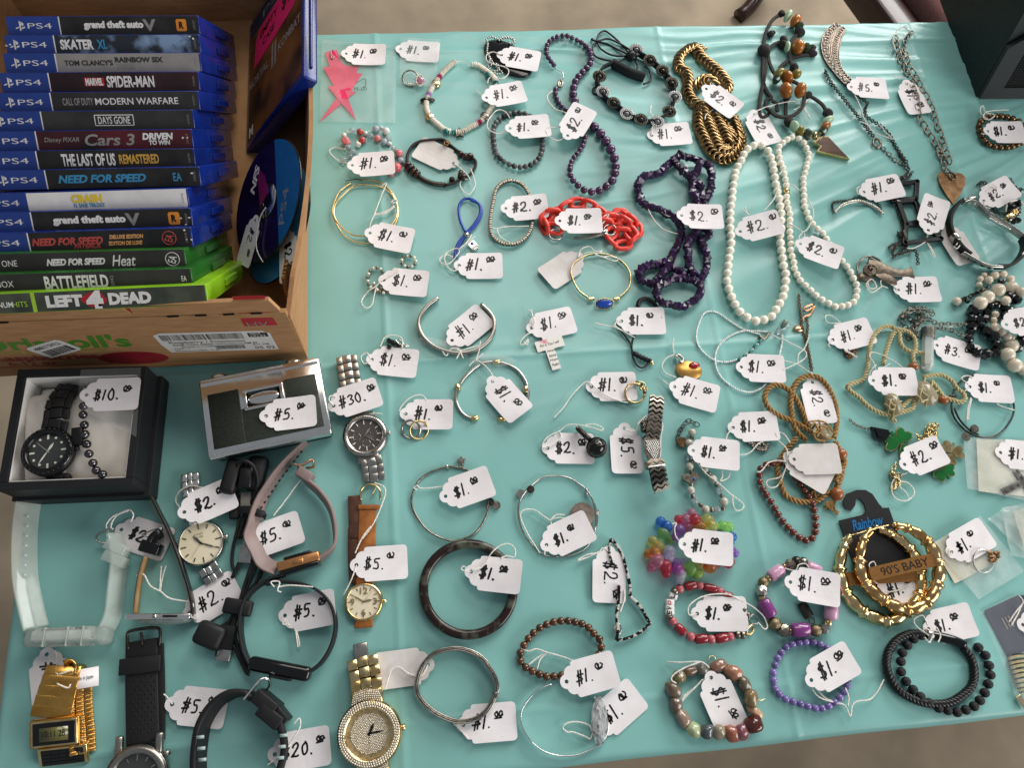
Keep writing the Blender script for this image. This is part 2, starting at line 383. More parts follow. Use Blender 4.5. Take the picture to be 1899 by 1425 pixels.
def tag(t, hole, far, price, what, z=(1.6, 2.2), strings=(), sz=2.4, kx=None, ky=None, roll=0, blank=False, cut=None, size=11.6, len_=None, over=1.6):
    """price tag whose punched hole and far edge lie at the given photo points; strings = [(tile, points[, z])]"""
    a = pt(t, hole, z[0]); b = pt(t, far, z[1]); x = (b - a).normalized()
    y = Vector((0, 0, 1)).cross(x).normalized(); R_ = fr3(a, x, y) @ rot('X', roll)
    kx = random.choice((.0, .7, 1.2, 1.9)) if kx is None else kx; ky = random.choice((0, -.5, .7, 1.1)) if ky is None else ky
    mw = R_ @ tr(-.0056, 0, 0.0); key = (kx, ky)
    if key not in TAGM: TAGM[key] = tag_mesh(kx, ky)
    w_ = "blank white price tag turned face down" if blank else "white price tag reading $" + str(price)
    lab = w_ + " " + what
    th = thing("price_tag", lab, "price tag", mw.translation, "handwritten price tags")
    cd_ = inst("card", TAGM[key], M['paper_back' if blank else 'paper'], th, mw)
    if not blank:
        s = '$' + str(price) + '.' + random.choice('ooc')
        wr = scribble(s, kx, ky, size=size, x0=13.0 if len(str(price)) == 1 else 11)
        add("price_writing", xf(wr, mw), M['ink'], cd_, smooth=False)
    for s in strings: add("string", pstring(s[0], s[1], s[2] if len(s) > 2 else sz), M['string'], th)
    return th
tag('G', (295, 288), (622, 300), 1, "lying on the clear bag with pink lightning earrings", (2.5, 2.5), [('G', [(295, 288), (262, 280), (240, 288), (250, 300)], 3)])
tag('G', (772, 245), (1092, 268), 1, "lying on the clear bag with the pink stone ring", (2.5, 2.5), [('G', [(772, 245), (745, 232), (728, 238)], 3)])
tag('I', (143, 292), (440, 345), 1, "tied to the black oval pendant on ball chain", (5, 5.5), [('I', [(143, 292), (100, 275), (60, 265), (10, 295), (20, 350), (100, 380), (180, 400), (205, 450), (150, 500), (60, 490)], 5.5)])
tag('G', (1530, 672), (1838, 622), 1, "tied to the white shell disc bracelet with star", (7, 5.5), [('G', [(1530, 672), (1480, 640), (1440, 605)], 3), ('G', [(1540, 545), (1550, 500), (1600, 470), (1640, 530)], 4)])
tag('I', (218, 942), (535, 920), 1, "tied to the grey and black stone bead bracelet", (8, 8), [('I', [(218, 942), (120, 985), (40, 960), (15, 900), (60, 820), (120, 775), (180, 800), (215, 850)], 6)])
tag('I', (725, 1005), (888, 745), 2, "tied to the graduated purple bead necklace", (12, 13), [('I', [(725, 1005), (640, 1045), (560, 1010), (540, 940), (640, 930), (720, 900), (725, 850), (700, 800), (620, 770), (560, 710), (545, 650), (590, 610)], 9)])
tag('I', (1465, 1005), (1785, 985), 1, "tied to the black beaded wrap bracelet", (1.8, 2.2), [('I', [(1465, 1005), (1470, 930), (1500, 890, 6)], 4), ('I', [(1460, 735, 6), (1455, 800, 7), (1480, 850, 9), (1440, 860, 9)])])
tag('K', (330, 595), (565, 775), 2, "lying on the heap of chunky gold chain", (14, 13), [('K', [(600, 700), (630, 730), (590, 770)], 9), ('K', [(395, 770), (330, 820), (320, 860)], 10)])
tag('K', (750, 815), (885, 1065), 2, "tied to the brown cord necklace with amber beads", (1.8, 2.2), [('K', [(750, 815), (790, 780), (900, 740), (1020, 710), (1140, 695)], 5), ('K', [(1100, 780), (1190, 730), (1220, 690)], 6), ('K', [(1190, 740), (1210, 800), (1240, 850)], 4), ('K', [(1190, 740), (1225, 810), (1250, 855)], 4)])
tag('M', (380, 765), (668, 785), 5, "tied to the filigree crescent necklace", (3.5, 2), [('M', [(380, 765), (410, 830), (450, 920), (490, 1040), (560, 1150), (640, 1190), (740, 1225)], 3), ('M', [(450, 1070), (500, 1085), (540, 1110)], 4), ('M', [(740, 1225), (680, 1160), (620, 1090)], 4)])
tag('M', (862, 742), (972, 990), 1, "under the open link chain of the copper pick pendant", (1.6, 1.6), [('M', [(862, 742), (850, 690), (750, 675)], 3), ('M', [(765, 440, 4), (745, 340), (790, 260), (850, 240), (905, 290)], 5)])
tag('M', (1575, 1160), (1838, 1165), 1, "tied to the bronze bead bracelet", (8, 8), [('M', [(1575, 1160), (1545, 1180), (1525, 1170)], 8.5), ('M', [(1590, 1060), (1530, 1010), (1510, 960), (1540, 930), (1550, 970), (1570, 1000), (1640, 1010), (1600, 1050), (1540, 1040), (1560, 990), (1640, 970), (1760, 970)], 6)])
tag('N', (490, 360), (785, 300), 1, "tied to the curved rhinestone bar necklace", (5, 8), [('N', [(490, 360), (440, 380), (430, 330), (470, 310)], 4), ('N', [(770, 410), (820, 400), (815, 440), (780, 435)], 5)])
tag('N', (1052, 702), (1110, 490), 2, "tied to the black angular frame pendant", (8, 9), [('N', [(1055, 700), (1035, 790), (1000, 820), (930, 855), (870, 855)], 5), ('N', [(1035, 790), (1070, 850), (1100, 940)], 4), ('N', [(1035, 790), (1085, 860), (1118, 935)], 4)])
tag('N', (1545, 440), (1755, 330), 2, "lying on a tangle of dark chain beside the rubber bracelet", (5, 6), [('N', [(1545, 440), (1560, 490), (1600, 510)], 6), ('N', [(1560, 350), (1600, 300), (1650, 310), (1660, 360), (1620, 390)], 8)])
tag('N', (1225, 690), (1405, 985), 2, "slipped under the black rubber bracelet with steel plate", (1.2, 1.2), [('N', [(1300, 830), (1340, 780), (1350, 800), (1310, 860), (1280, 840)], 9)], blank=True)
tag('N', (790, 1225), (1108, 1222), 1, "tied to the rose spoon ring", (2, 2.5), [('N', [(790, 1225), (720, 1170), (650, 1130), (640, 1180), (700, 1210)], 4), ('N', [(650, 1190), (560, 1245), (510, 1180), (560, 1130), (600, 1200), (540, 1210), (520, 1160)], 5)])
tag('H', (505, 630), (840, 700), 1, "tied to the pair of thin gold hoops", (5.5, 4), [('H', [(505, 630), (505, 555), (545, 460), (600, 310), (650, 190), (610, 210)], 4), ('H', [(545, 460), (640, 440), (715, 385)], 4), ('H', [(540, 465), (640, 455), (720, 395)], 4), ('H', [(690, 360), (715, 335), (745, 345), (700, 365)], 4)])
tag('G', (350, 1268), (695, 1245), 1, "tied to the pink and clear bead bracelet", (8, 8.5), [('G', [(350, 1268), (310, 1250), (250, 1235, 3), (170, 1180, 2), (150, 1130, 2), (200, 1105, 2), (290, 1130, 4)], 6)])
tag('G', (1240, 1250), (948, 1118), 1, "inside the brown leather cord bracelet", (2.5, 1.6), [('G', [(1240, 1250), (1300, 1290), (1360, 1350, 6), (1390, 1400, 7)], 4), ('H', [(1390, 60, 6), (1430, 200), (1370, 290), (1300, 220), (1310, 160), (1360, 150)], 2.5)], blank=True)
tag('H', (1700, 415), (2020, 390), 2, "tied to the silver box chain bracelet", (5.5, 6.5), [('H', [(1580, 585), (1620, 590), (1720, 570), (1900, 568)], 3.5), ('H', [(1620, 590), (1650, 660), (1730, 710)], 4), ('H', [(1700, 415), (1680, 390), (1655, 385)], 4)])
tag('J', (443, 500), (738, 500), 1, "lying on the coral plastic chain", (11, 11), [('J', [(740, 440), (780, 500), (800, 470), (870, 425)], 8), ('J', [(740, 480), (790, 525), (830, 480), (860, 430)], 8.5)])
tag('J', (600, 805), (362, 968), 1, "beside the bangle with the blue stone", (1.8, 1.8), [('J', [(600, 805), (620, 740), (690, 710), (740, 750), (800, 745), (760, 770), (700, 760), (640, 770)], 4), ('J', [(720, 760), (800, 800), (860, 790), (950, 820)], 6), ('J', [(740, 780), (820, 805), (900, 835), (940, 815)], 6)], blank=True)
tag('J', (1462, 455), (1795, 470), 2, "tied to the dark purple stone chip necklace", (17, 16), [('J', [(1462, 455), (1440, 410), (1370, 460), (1310, 430), (1260, 370), (1210, 345), (1185, 380), (1210, 450), (1270, 530), (1340, 580), (1435, 605)], 7)])
tag('L', (345, 615), (692, 525), 2, "inside the loop of larger pearls", (5, 12), [('L', [(550, 435), (640, 330), (690, 215), (700, 240)], 9), ('L', [(430, 470), (360, 420)], 5), ('L', [(415, 470), (385, 400)], 5)])
tag('L', (875, 725), (1195, 845), 2, "tied to the strand of smaller pearls", (8, 10), [('L', [(875, 720), (865, 660), (890, 620), (840, 580), (760, 535)], 7), ('L', [(890, 620), (930, 600), (985, 500), (980, 400), (930, 320)], 6), ('L', [(905, 620), (915, 650), (905, 700)], 5), ('L', [(750, 170, 8), (800, 205), (860, 248, 7)], 5), ('L', [(690, 110), (735, 50)], 8)])
tag('H', (628, 1045), (978, 1080), 1, "tied to the small rhinestone hoops", (4, 4.5), [('H', [(760, 950), (680, 1000), (600, 1050), (550, 1100, 5), (470, 1160, 2), (430, 1240, 2), (470, 1290, 2), (520, 1260, 2), (540, 1180, 2), (560, 1090, 4)], 6)])
tag('H', (1290, 915), (1612, 915), 1, "tied to the blue cord with a hand charm", (2, 2), [('H', [(1290, 915), (1250, 960), (1190, 930), (1160, 860), (1180, 800), (1260, 765), (1290, 790), (1250, 850), (1190, 900), (1130, 890), (1120, 850), (1180, 820), (1230, 840)], 3), ('H', [(1290, 770), (1350, 720), (1430, 655)], 4), ('H', [(1340, 725), (1370, 690), (1400, 640)], 4)])
tag('O', (942, 438), (1190, 240), 1, "inside the wide brushed silver cuff", (3, 3), [('O', [(1000, 510), (930, 510), (890, 570), (850, 520)], 6), ('O', [(1000, 510), (1040, 590)], 7), ('O', [(985, 515), (1020, 525), (1100, 500), (1180, 480)], 7), ('O', [(1020, 520), (1000, 560), (980, 600)], 7)])
tag('O', (238, 605), (602, 645), 1, "tied to the small black and silver ring", (2.5, 3), [('O', [(238, 605), (170, 640), (140, 580), (190, 545), (225, 600)], 3), ('O', [(310, 490), (350, 410), (430, 390), (500, 420), (500, 500)], 5)])
tag('O', (535, 1085), (892, 1090), 1, "tied to the two linked rings", (3, 4), [('O', [(535, 1085), (480, 1060), (500, 1010), (560, 950), (620, 920), (680, 920), (720, 965)], 4)])
tag('O', (1298, 800), (1500, 1032), 1, "inside the gold tipped wire cuff", (4, 6), [('O', [(1298, 800), (1290, 730), (1220, 650), (1150, 610), (1090, 660)], 5), ('O', [(1150, 610), (1180, 520), (1190, 440)], 6), ('O', [(1150, 610), (1190, 570), (1215, 550)], 6)])
tag('P', (125, 325), (442, 255), 1, "tied to the flowered cross pendant", (3, 2.5), [('P', [(125, 325), (150, 280), (130, 220), (120, 160)], 4.5), ('P', [(135, 210), (110, 180), (95, 165)], 3), ('P', [(110, 370), (60, 400), (20, 460), (60, 470), (90, 420), (85, 470), (55, 450)], 3)])
tag('P', (915, 265), (1252, 265), 1, "tied to the black knotted cord bracelet", (3, 3.5), [('P', [(915, 265), (870, 270), (840, 310), (760, 300), (680, 280)], 4), ('P', [(840, 310), (940, 360), (1030, 410)], 5), ('P', [(850, 300), (890, 330), (1000, 390)], 5)])
tag('P', (650, 845), (1000, 840), 1, "tied to the gold cocktail ring", (2, 2), [('P', [(650, 845), (600, 800), (520, 870), (460, 940), (400, 1030), (320, 1115)], 3), ('P', [(600, 800), (640, 805), (690, 860), (780, 920), (900, 970), (970, 985)], 4)])
tag('P', (1380, 845), (1715, 945), 1, "tied to the gold plate pendant with red enamel", (3, 2), [('P', [(1380, 845), (1320, 820), (1280, 785)], 3), ('P', [(1390, 760), (1300, 720), (1270, 660), (1310, 590), (1380, 560)], 3), ('P', [(1375, 550), (1365, 470), (1375, 415)], 3)])
tag('T', (168, 340), (530, 345), 2, "tied to the wire wrapped black ball pendant", (2, 2), [('T', [(168, 340), (120, 320), (170, 240), (270, 190), (340, 140), (440, 135), (540, 155), (640, 185), (650, 160), (580, 130), (500, 135)], 3.5), ('T', [(270, 190), (290, 240), (250, 280), (180, 330)], 4)])
tag('T', (845, 168), (868, 520), 5, "beside the woven silver dragon head bracelet", (2, 2), [('T', [(845, 168), (900, 190), (960, 180), (970, 110), (1060, 60, 15), (1140, 70, 15), (1180, 130, 9), (1165, 250, 10), (1160, 400, 12), (1140, 440, 13)], 8), ('T', [(960, 130), (1050, 50), (1110, 90)], 14)])
tag('T', (1450, 362), (1770, 400), 1, "tied to the grey pearl and crystal bracelet", (9, 9), [('T', [(1450, 362), (1430, 400), (1480, 460), (1560, 560), (1650, 630), (1740, 710), (1800, 760, 3), (1890, 830, 2), (1880, 880, 2), (1830, 890, 2), (1800, 840, 2), (1800, 750, 3)], 8), ('T', [(1700, 530), (1710, 590), (1690, 630), (1760, 600), (1775, 530)], 6)])
tag('U', (520, 160), (870, 145), 1, "tied to the little coiled silver chain", (2, 3), [('U', [(520, 160), (470, 220), (460, 290), (510, 370), (600, 400), (680, 370), (730, 310), (800, 270)], 3)])
tag('U', (1010, 420), (1345, 625), 2, "half covered by another tag on the jute necklace", (9, 9), blank=True)
tag('U', (1055, 440), (1455, 430), 1, "on top of the braided jute necklace", (11, 11.5), [('U', [(1055, 440), (1000, 460), (990, 350), (920, 270, 4), (900, 210, 4), (960, 210, 4), (1020, 290)], 10), ('U', [(1000, 470), (940, 590, 6), (830, 620, 3), (815, 660, 3), (850, 690, 3), (920, 660, 4), (990, 500)], 10), ('U', [(990, 460), (900, 450, 8), (830, 470, 8), (770, 540, 8), (730, 550, 8)], 10)], blank=True)
tag('Q', (1362, 708), (1448, 1045), 2, "in a loop of the braided jute necklace", (2, 5), [('Q', [(1365, 640, 9), (1290, 590), (1210, 545), (1100, 515)], 3), ('Q', [(1100, 600), (1220, 545), (1300, 490), (1290, 430), (1180, 370), (1000, 290)], 3.4), ('Q', [(1230, 530), (1240, 460), (1290, 410), (1330, 310)], 4)])
tag('Q', (732, 578), (1098, 595), 1, "tied to the white seed bead necklace", (3, 3), [('Q', [(732, 578), (700, 600), (690, 580)], 4)])
tag('Q', (1540, 335), (1852, 255), 1, "tied to the tiny brass chain earrings", (2, 2.6), [('Q', [(1540, 335), (1500, 380), (1520, 400)], 3), ('Q', [(1610, 185), (1540, 190), (1480, 170), (1480, 120), (1540, 130), (1600, 180)], 2.4), ('Q', [(1640, 430), (1700, 460), (1740, 490)], 2.4), ('Q', [(1655, 430), (1705, 455), (1752, 492)], 2.4)])
tag('R', (570, 790), (958, 800), 1, "tied to the cream braided necklace", (8, 9), [('R', [(590, 700), (580, 640), (540, 580), (560, 540), (640, 560), (740, 610), (830, 675)], 6), ('R', [(570, 790), (530, 780), (560, 690), (600, 650)], 6), ('R', [(640, 680), (680, 665), (715, 640)], 6)])
tag('R', (1128, 482), (1375, 560), 3, "tied to the clear crystal point pendant", (2, 2.6), [('R', [(1128, 482), (1100, 510), (1115, 470)], 3)])
tag('R', (1745, 295), (2050, 240), 2, "lying on the black and pearl bead cluster", (18, 20))
tag('R', (1420, 845), (1738, 865), 1, "tied to the dark wire charm bangle", (4, 4), [('R', [(1420, 845), (1380, 880)], 5), ('R', [(1430, 940), (1405, 1030), (1395, 1140)], 3), ('R', [(1440, 950), (1415, 1040), (1408, 1135)], 3), ('R', [(1660, 995), (1740, 1030), (1815, 1050)], 4), ('R', [(1410, 820), (1350, 770), (1390, 745), (1450, 760)], 5)])
tag('V', (845, 390), (1148, 265), 2, "lying on the shamrock necklace", (6, 6), [('V', [(845, 390), (870, 460), (780, 490), (730, 580), (760, 680), (850, 710), (920, 670), (930, 610), (870, 550), (800, 540)], 3.5), ('V', [(800, 580), (860, 640), (890, 690)], 3)])
tag('V', (1690, 285), (2010, 320), 1, "stuck on the clear bag with a lettered cross", (3, 3))
tag('V', (1262, 1160), (1565, 985), 1, "stuck on the clear bag with a silver ring", (5, 5), [('V', [(1262, 1160), (1235, 1190), (1240, 1150), (1280, 1140)], 5.5)])
tag('C', (1300, 572), (1612, 440), 2, "tied to the steel watch with champagne dial", (12, 10.5), [('C', [(1300, 572), (1240, 500, 4), (1260, 430, 6), (1340, 385, 8), (1430, 400, 8)], 8)])
tag('C', (855, 695), (1172, 800), 2, "under the open buckle of the slim leather watch", (1.6, 1.6), [('C', [(760, 710), (750, 660), (800, 600), (900, 555), (940, 590), (920, 640)], 12), ('C', [(780, 690), (790, 640), (830, 590), (905, 560)], 12)])
tag('C', (1335, 1282), (1668, 1085), 2, "beside the slim leather watch standing on edge", (1.6, 2), [('C', [(960, 1020), (1010, 1010), (1060, 1090), (1130, 1130), (1200, 1180), (1350, 1210), (1350, 1260)], 12), ('C', [(1130, 1130), (1140, 1050), (1170, 950)], 6), ('C', [(1125, 1120), (1130, 1040), (1135, 950)], 6)])
tag('Z', (466.5, 1008), (549, 979), 5, "tied to the taupe fitness band with rose gold case", (5, 4), [('E', [(640, 1250), (740, 1120), (845, 975)], 6)])
tag('E', (1095, 420), (1388, 325), 30, "tied to the silver chronograph watch", (9, 10), [('E', [(1095, 420), (1060, 380), (1070, 345), (1110, 350)], 10), ('E', [(1390, 470), (1460, 480)], 6)], ky=1.2)
tag('E', (585, 500), (932, 460), 5, "stuck on the vintage flash camera", (31, 31), [('E', [(585, 500), (545, 510)], 31.5)])
tag('B', (510, 1055), (820, 1045), 10, "lying over the open black watch gift box", (47.5, 47.5))
tag('F', (605, 520), (862, 470), 5, "inside the loop of the black fitness band", (2, 9), [('F', [(605, 540), (590, 570), (630, 575)], 4), ('F', [(668, 610), (672, 650), (680, 710)], 3), ('F', [(672, 610), (684, 660), (690, 705)], 3), ('F', [(540, 350), (520, 320), (570, 320), (560, 370), (580, 380)], 16), ('F', [(560, 350), (640, 340), (770, 350)], 15)])
tag('F', (1028, 220), (1272, 202), 5, "tied to the gold watch on tan leather strap", (6, 4), [('F', [(1028, 220), (1000, 300), (950, 400, 3)], 6), ('F', [(1020, 150), (1060, 60), (1112, -10)], 8), ('E', [(1400, 1000), (1470, 1030), (1480, 1100), (1400, 1300), (1310, 1425)], 7)])
tag('Z', (320, 1307), (411, 1316), 5, "under the black rubber strap with slots", (1.6, 1.6), [('D', [(1520, 865), (1470, 800), (1440, 775)], 2.4)])
tag('F', (545, 1345), (875, 1285), 20, "under the black slotted rubber strap beside the jewelled watch", (1.6, 1.8), [('F', [(655, 1165), (690, 1130), (690, 1190), (640, 1270), (560, 1400)], 14), ('F', [(640, 1270), (600, 1330), (500, 1410)], 14)])
tag('D', (412, 425), (450, 835), 5, "under the gold calculator watch", (1.6, 1.6), [('D', [(490, 390), (500, 500), (490, 560)], 3), ('D', [(370, 665), (440, 630), (640, 560)], 17), ('D', [(620, 690), (600, 720), (540, 700), (450, 640), (470, 590), (510, 600), (530, 690), (590, 720)], 17)])
tag('W', (825, 290), (1188, 330), 1, "tied to the thick tortoiseshell bangle", (7, 11), [('W', [(825, 290), (770, 285), (735, 265), (760, 240), (780, 260)], 7), ('W', [(820, 265), (900, 260), (960, 200), (1000, 130), (1080, 60), (1160, 45), (1210, 90), (1205, 160), (1140, 150), (1085, 170)], 9.5)])
tag('S', (410, 575), (778, 445), 1, "tied to the charm bangle with a star", (5, 6), [('S', [(160, 520), (130, 500), (160, 480), (200, 505), (380, 490)], 3)])
tag('S', (1298, 1005), (1645, 840), 1, "tied to the thin bangle with a round disc", (3.5, 5), [('S', [(1280, 1090), (1285, 1050), (1298, 1005)], 4), ('S', [(1240, 1075), (1130, 900), (1070, 760), (1090, 700), (1180, 690), (1260, 740), (1330, 790), (1340, 830)], 3), ('S', [(1330, 790), (1380, 740), (1460, 740)], 3), ('S', [(1340, 780), (1400, 765), (1470, 770)], 3)])
tag('W', (445, 1110), (103, 1155), 1, "between the jewelled gold watch and the hinged bangle", (3, 1.8), [('W', [(445, 1110), (380, 1210), (280, 1190), (190, 1130), (130, 1150), (100, 1220), (70, 1330, 8)], 4)], blank=True)
tag('X', (565, 1045), (988, 1010), 1, "under the rim of the hinged silver bangle", (1.6, 1.6), [('X', [(565, 1045), (480, 1030), (540, 1090), (600, 1160)], 3)])
tag('X', (1475, 665), (1865, 555), 1, "tied to the tiger eye bead bracelet", (7.5, 8), [('W', [(1265, 965), (1330, 990), (1400, 970), (1490, 1000), (1600, 1030), (1740, 1080)], 4), ('W', [(1490, 1000), (1420, 1040), (1330, 1110)], 3), ('W', [(1480, 1010), (1430, 1070), (1405, 1150)], 3)])
tag('a', (285, 1060), (582, 800), 1, "half under the thin open silver cuff", (1.6, 1.6), [('a', [(230, 1110), (200, 1050), (100, 1020), (10, 1030), (-30, 1070), (10, 1110), (60, 1110), (170, 1150), (210, 1170), (235, 1110)], 2.4)])
tag('Y', (425, 305), (425, 708), 2, "tied to the black and silver angular earring", (4, 2), [('Y', [(425, 305), (370, 270), (330, 310), (230, 330), (150, 375)], 4), ('Y', [(345, 300), (250, 345), (150, 385)], 3.5), ('Y', [(560, 640), (555, 740), (520, 840)], 3)])
tag('Y', (1085, 238), (1482, 285), 1, "lying on the rainbow bubble bead bracelet", (16, 15), [('Y', [(1085, 238), (1020, 180), (1000, 100), (1020, 50), (980, 60)], 16)])
tag('Y', (1200, 850), (1598, 850), 1, "tied to the red bead LOVE bracelet", (6, 8), [('Y', [(1200, 850), (1130, 860), (1130, 780), (1220, 710), (1330, 680), (1470, 680), (1580, 730), (1690, 790), (1780, 870), (1820, 960), (1790, 985), (1740, 930)], 8)])
tag('b', (785, 382), (1195, 455), 1, "tied to the pink and purple stone bracelet", (12, 13), [('b', [(785, 380), (730, 410), (740, 430)], 8), ('b', [(740, 260), (830, 280), (860, 230), (920, 220), (950, 260)], 10)])
tag('a', (1275, 630), (1432, 992), 1, "inside the polished mixed stone bracelet", (8, 4), [('a', [(1275, 630), (1200, 650), (1150, 700), (1060, 790), (1020, 840), (1040, 790), (1130, 720)], 7), ('a', [(890, 490, 3), (1000, 495, 8), (1180, 490), (1260, 540)], 10), ('a', [(1180, 490), (1050, 540), (950, 600), (925, 650), (970, 680)], 12)])
tag('b', (970, 1245), (1315, 1045), 1, "lying over the small amethyst bead bracelet", (7, 7), [('c', [(25, 920), (100, 1010), (210, 1050), (250, 1120), (260, 1060), (290, 1030), (380, 1010), (450, 900)], 4), ('c', [(20, 950), (70, 1010), (210, 1050)], 5), ('c', [(220, 950), (240, 1010), (235, 1060)], 6)])
tag('c', (430, 400), (662, 318), 1, "behind the nameplate of the bamboo hoop earrings", (4, 4), [('c', [(360, 350), (380, 280), (360, 220), (390, 200), (400, 240), (370, 290), (410, 330)], 10), ('c', [(450, 385), (560, 360), (640, 300)], 5)])
tag('c', (712, 600), (945, 545), 1, "behind the double black bead and leather bracelet", (1.8, 2), [('c', [(715, 640), (640, 580), (630, 540), (680, 520), (710, 580)], 9), ('c', [(700, 600), (740, 620), (720, 680), (690, 650)], 12), ('c', [(760, 590), (785, 640), (770, 680)], 12)])
tag('c', (1275, 575), (1510, 590), 1, "on the navy jewellery card at the table corner", (3, 3), [('c', [(1250, 400), (1275, 440), (1230, 500), (1190, 560)], 4), ('c', [(1275, 440), (1240, 520), (1205, 580)], 4)])
# ------------------------------------------------------------------ cardboard carton with game cases and discs
def prn(k, c, **kw): m_(k, c, kw.pop('rough', .45), var=kw.pop('var', .12), **kw)
m_('card', 'b58a60', .85, c2='a67a50', scale=40, bump=.25, bscale=260, stretch=(1, 1, 6))
m_('carded', 'b98d5c', .9, c2='7d5832', scale=500, contrast=(.45, .55))
m_('bluecase', '0b2678', .28, c2='081c58', scale=30, coat=.1)
m_('greencase', '235c1e', .28, c2='1b4a18', scale=30, coat=.1)
m_('limecase', '86b81e', .25, c2='76a618', scale=30, coat=.3)
prn('p_white', 'e9e5e0'); prn('p_black', '1b1a1a', c2='2a2826', scale=60); prn('p_blue', '27408a'); prn('p_silver', 'a9a39d', metal=.4); prn('p_maroon', '3a1f22', c2='241517', scale=40)
prn('p_grey', '3a3835', c2='2c2a28', scale=40); prn('p_cars', '5e1a22', c2='1d1517', scale=18); prn('p_skate', '7f97b5', c2='272b33', scale=55, contrast=(.42, .58)); prn('p_l4d', '4d5244', c2='333830', scale=50)
prn('p_yellow', 'e8c840'); prn('p_orange', 'e08a2c'); prn('p_gold', 'd2a24a'); prn('p_cyan', '3f8fb8'); prn('p_red', 'b3262e'); prn('p_salmon', 'c2504a'); prn('p_lime', 'a7cf3c'); prn('p_pink', 'e8206e'); prn('p_dim', '8f8a86'); prn('p_tan', 'e0a468')
prn('p_mk', '7a4a1e', c2='1f120c', scale=22, contrast=(.38, .62)); prn('p_navy', '20284a'); prn('p_green', '4d8a2c'); prn('p_berry', '9a1f2e'); prn('p_purple', '22123f', c2='180c30', rough=.2); prn('p_disc', '2166a0', rough=.2)
bx = thing("cardboard_carton", "brown corrugated berry carton with green and red print holding game cases", "carton", Vector((-.277, .50, TZ)))
XL, XR, YF, YB, HB = -.430, -.124, .293, .716, .131
def wall(a0, a1, b0, b1, t, name="wall", notch=None, n=24, bulge=None):
    """upright board between bottom edge a0-a1 and top edge b0-b1, thickness t mm inward; notch(u) lowers the torn top edge"""
    V, F = [], []; nrm = (a1 - a0).cross(Vector((0, 0, 1))).normalized() * (-t * .001)
    for i in range(n + 1):
        u = i / n; lo = a0.lerp(a1, u); hi = b0.lerp(b1, u) + Vector((bulge(u) if bulge else 0, 0, 0)); hi = hi - (hi - lo) * (notch(u) if notch else 0)
        V += [lo, hi, hi + nrm, lo + nrm]
    for i in range(n):
        for j in range(4): F.append((4 * i + j, 4 * i + (j + 1) % 4, 4 * i + 4 + (j + 1) % 4, 4 * i + 4 + j))
    F += [(3, 2, 1, 0), (4 * n, 4 * n + 1, 4 * n + 2, 4 * n + 3)]
    return V, F
z0 = TZ + .002; v3 = lambda x, y, z: Vector((x, y, z0 + z))
add("base", xf(rbox((XR - XL) * 1000 - 2, (YB - YF) * 1000 - 2, 4, 0), tr((XL + XR) / 2, (YB + YF) / 2, z0 + .002)), M['card'], bx, False)
rip = lambda u: .035 * abs(noise.noise(Vector((u * 9, 2, 0)))) + .012 * abs(noise.noise(Vector((u * 60, 5, 0))))
fw = add("front_wall", wall(v3(XL, YF + .008, 0), v3(XR, YF, 0), v3(XL, YF + .008, .100), v3(XR, YF, .104), 4), M['card'], bx, False)
tear = lambda u: (.85 if .60 < u < .625 else 0) + rip(u)
add("front_flap", wall(v3(XL, YF + .0085, .1015), v3(XR - .004, YF + .0005, .1055), v3(XL, YF + .009, .116), v3(XR - .010, YF + .003, .122), 3.4, notch=tear, n=80), M['card'], bx, False)
for i in range(12):
    x = XL + .035 + i * .0225; k = i / 12 if i else 0
    if .30 < (x - XL) / (XR - XL) < .66: continue
    add("perforation", xf(rbox(9, 1.2, 1.4, 0), tr(x, YF + .0075 - .008 * (x - XL) / (XR - XL), z0 + .1012 + .004 * (x - XL) / (XR - XL))), M['ink'], bx, False)
rw = add("side_wall", wall(v3(XR, YF, 0), v3(XR, YB, 0), v3(XR + .002, YF + .002, .114), v3(XR + .022, YB, .087), 4, notch=lambda u: rip(u) + max(0, .16 - u * 2.2), n=60, bulge=lambda u: .013 * math.sin(pi * min(1, u * 1.4)) ** .7), M['card'], bx, False)
add("inner_liner", wall(v3(XR - .0055, YF + .02, .005), v3(XR - .0055, YF + .055, .005), v3(XR - .003, YF + .03, .100), v3(XR + .000, YF + .055, .096), 3, notch=lambda u: 1.6 * rip(u + 3) + max(0, .4 - u * 1.5), n=40), M['carded'], bx, False)
add("side_wall", wall(v3(XL, YB, 0), v3(XL, YF + .008, 0), v3(XL - .006, YB, HB), v3(XL, YF + .008, .118), 4), M['card'], bx, False)
add("back_wall", wall(v3(XR, YB, 0), v3(XL, YB, 0), v3(XR + .022, YB + .004, HB - .01), v3(XL, YB + .004, HB + .02), 4), M['card'], bx, False)
# print on the front wall: local frame, x right, y up the wall, z out of it
FWX = (v3(XR, YF, 0) - v3(XL, YF + .008, 0)).normalized(); FWM = fr3(v3(XL, YF + .008, 0), FWX, Vector((0, 0, 1)))
def onwall(px, py):
    """photo pixel -> (x,y) mm on the front wall plane"""
    d = RC @ Vector(((px - 949.5) / FP, -(py - 712.5) / FP, -1)); o = Vector((0, 0, TZ + HC)); n = FWM.col[2].to_3d(); p0 = FWM.translation
    t = (p0 - o).dot(n) / d.dot(n); q = FWM.inverted() @ (o + d * t); return q.x * 1000, q.y * 1000
def wtext(s, px, py, w, h, m, **kw): x, y = onwall(px, py); text(s, FWM @ tr(x * .001, y * .001, .0003), w, h, m, fw, **kw)
wtext("Driscoll's", 98, 636, 128, 27, M['p_green'], bold=.03, shear=.15)
wtext("Only the Finest Berries", 100, 651, 92, 7, mat('p_olive', '8a9a34', .6, var=.1), bold=.01)
wtext("Raspberries", 85, 664, 92, 14, M['p_berry'], bold=.02)
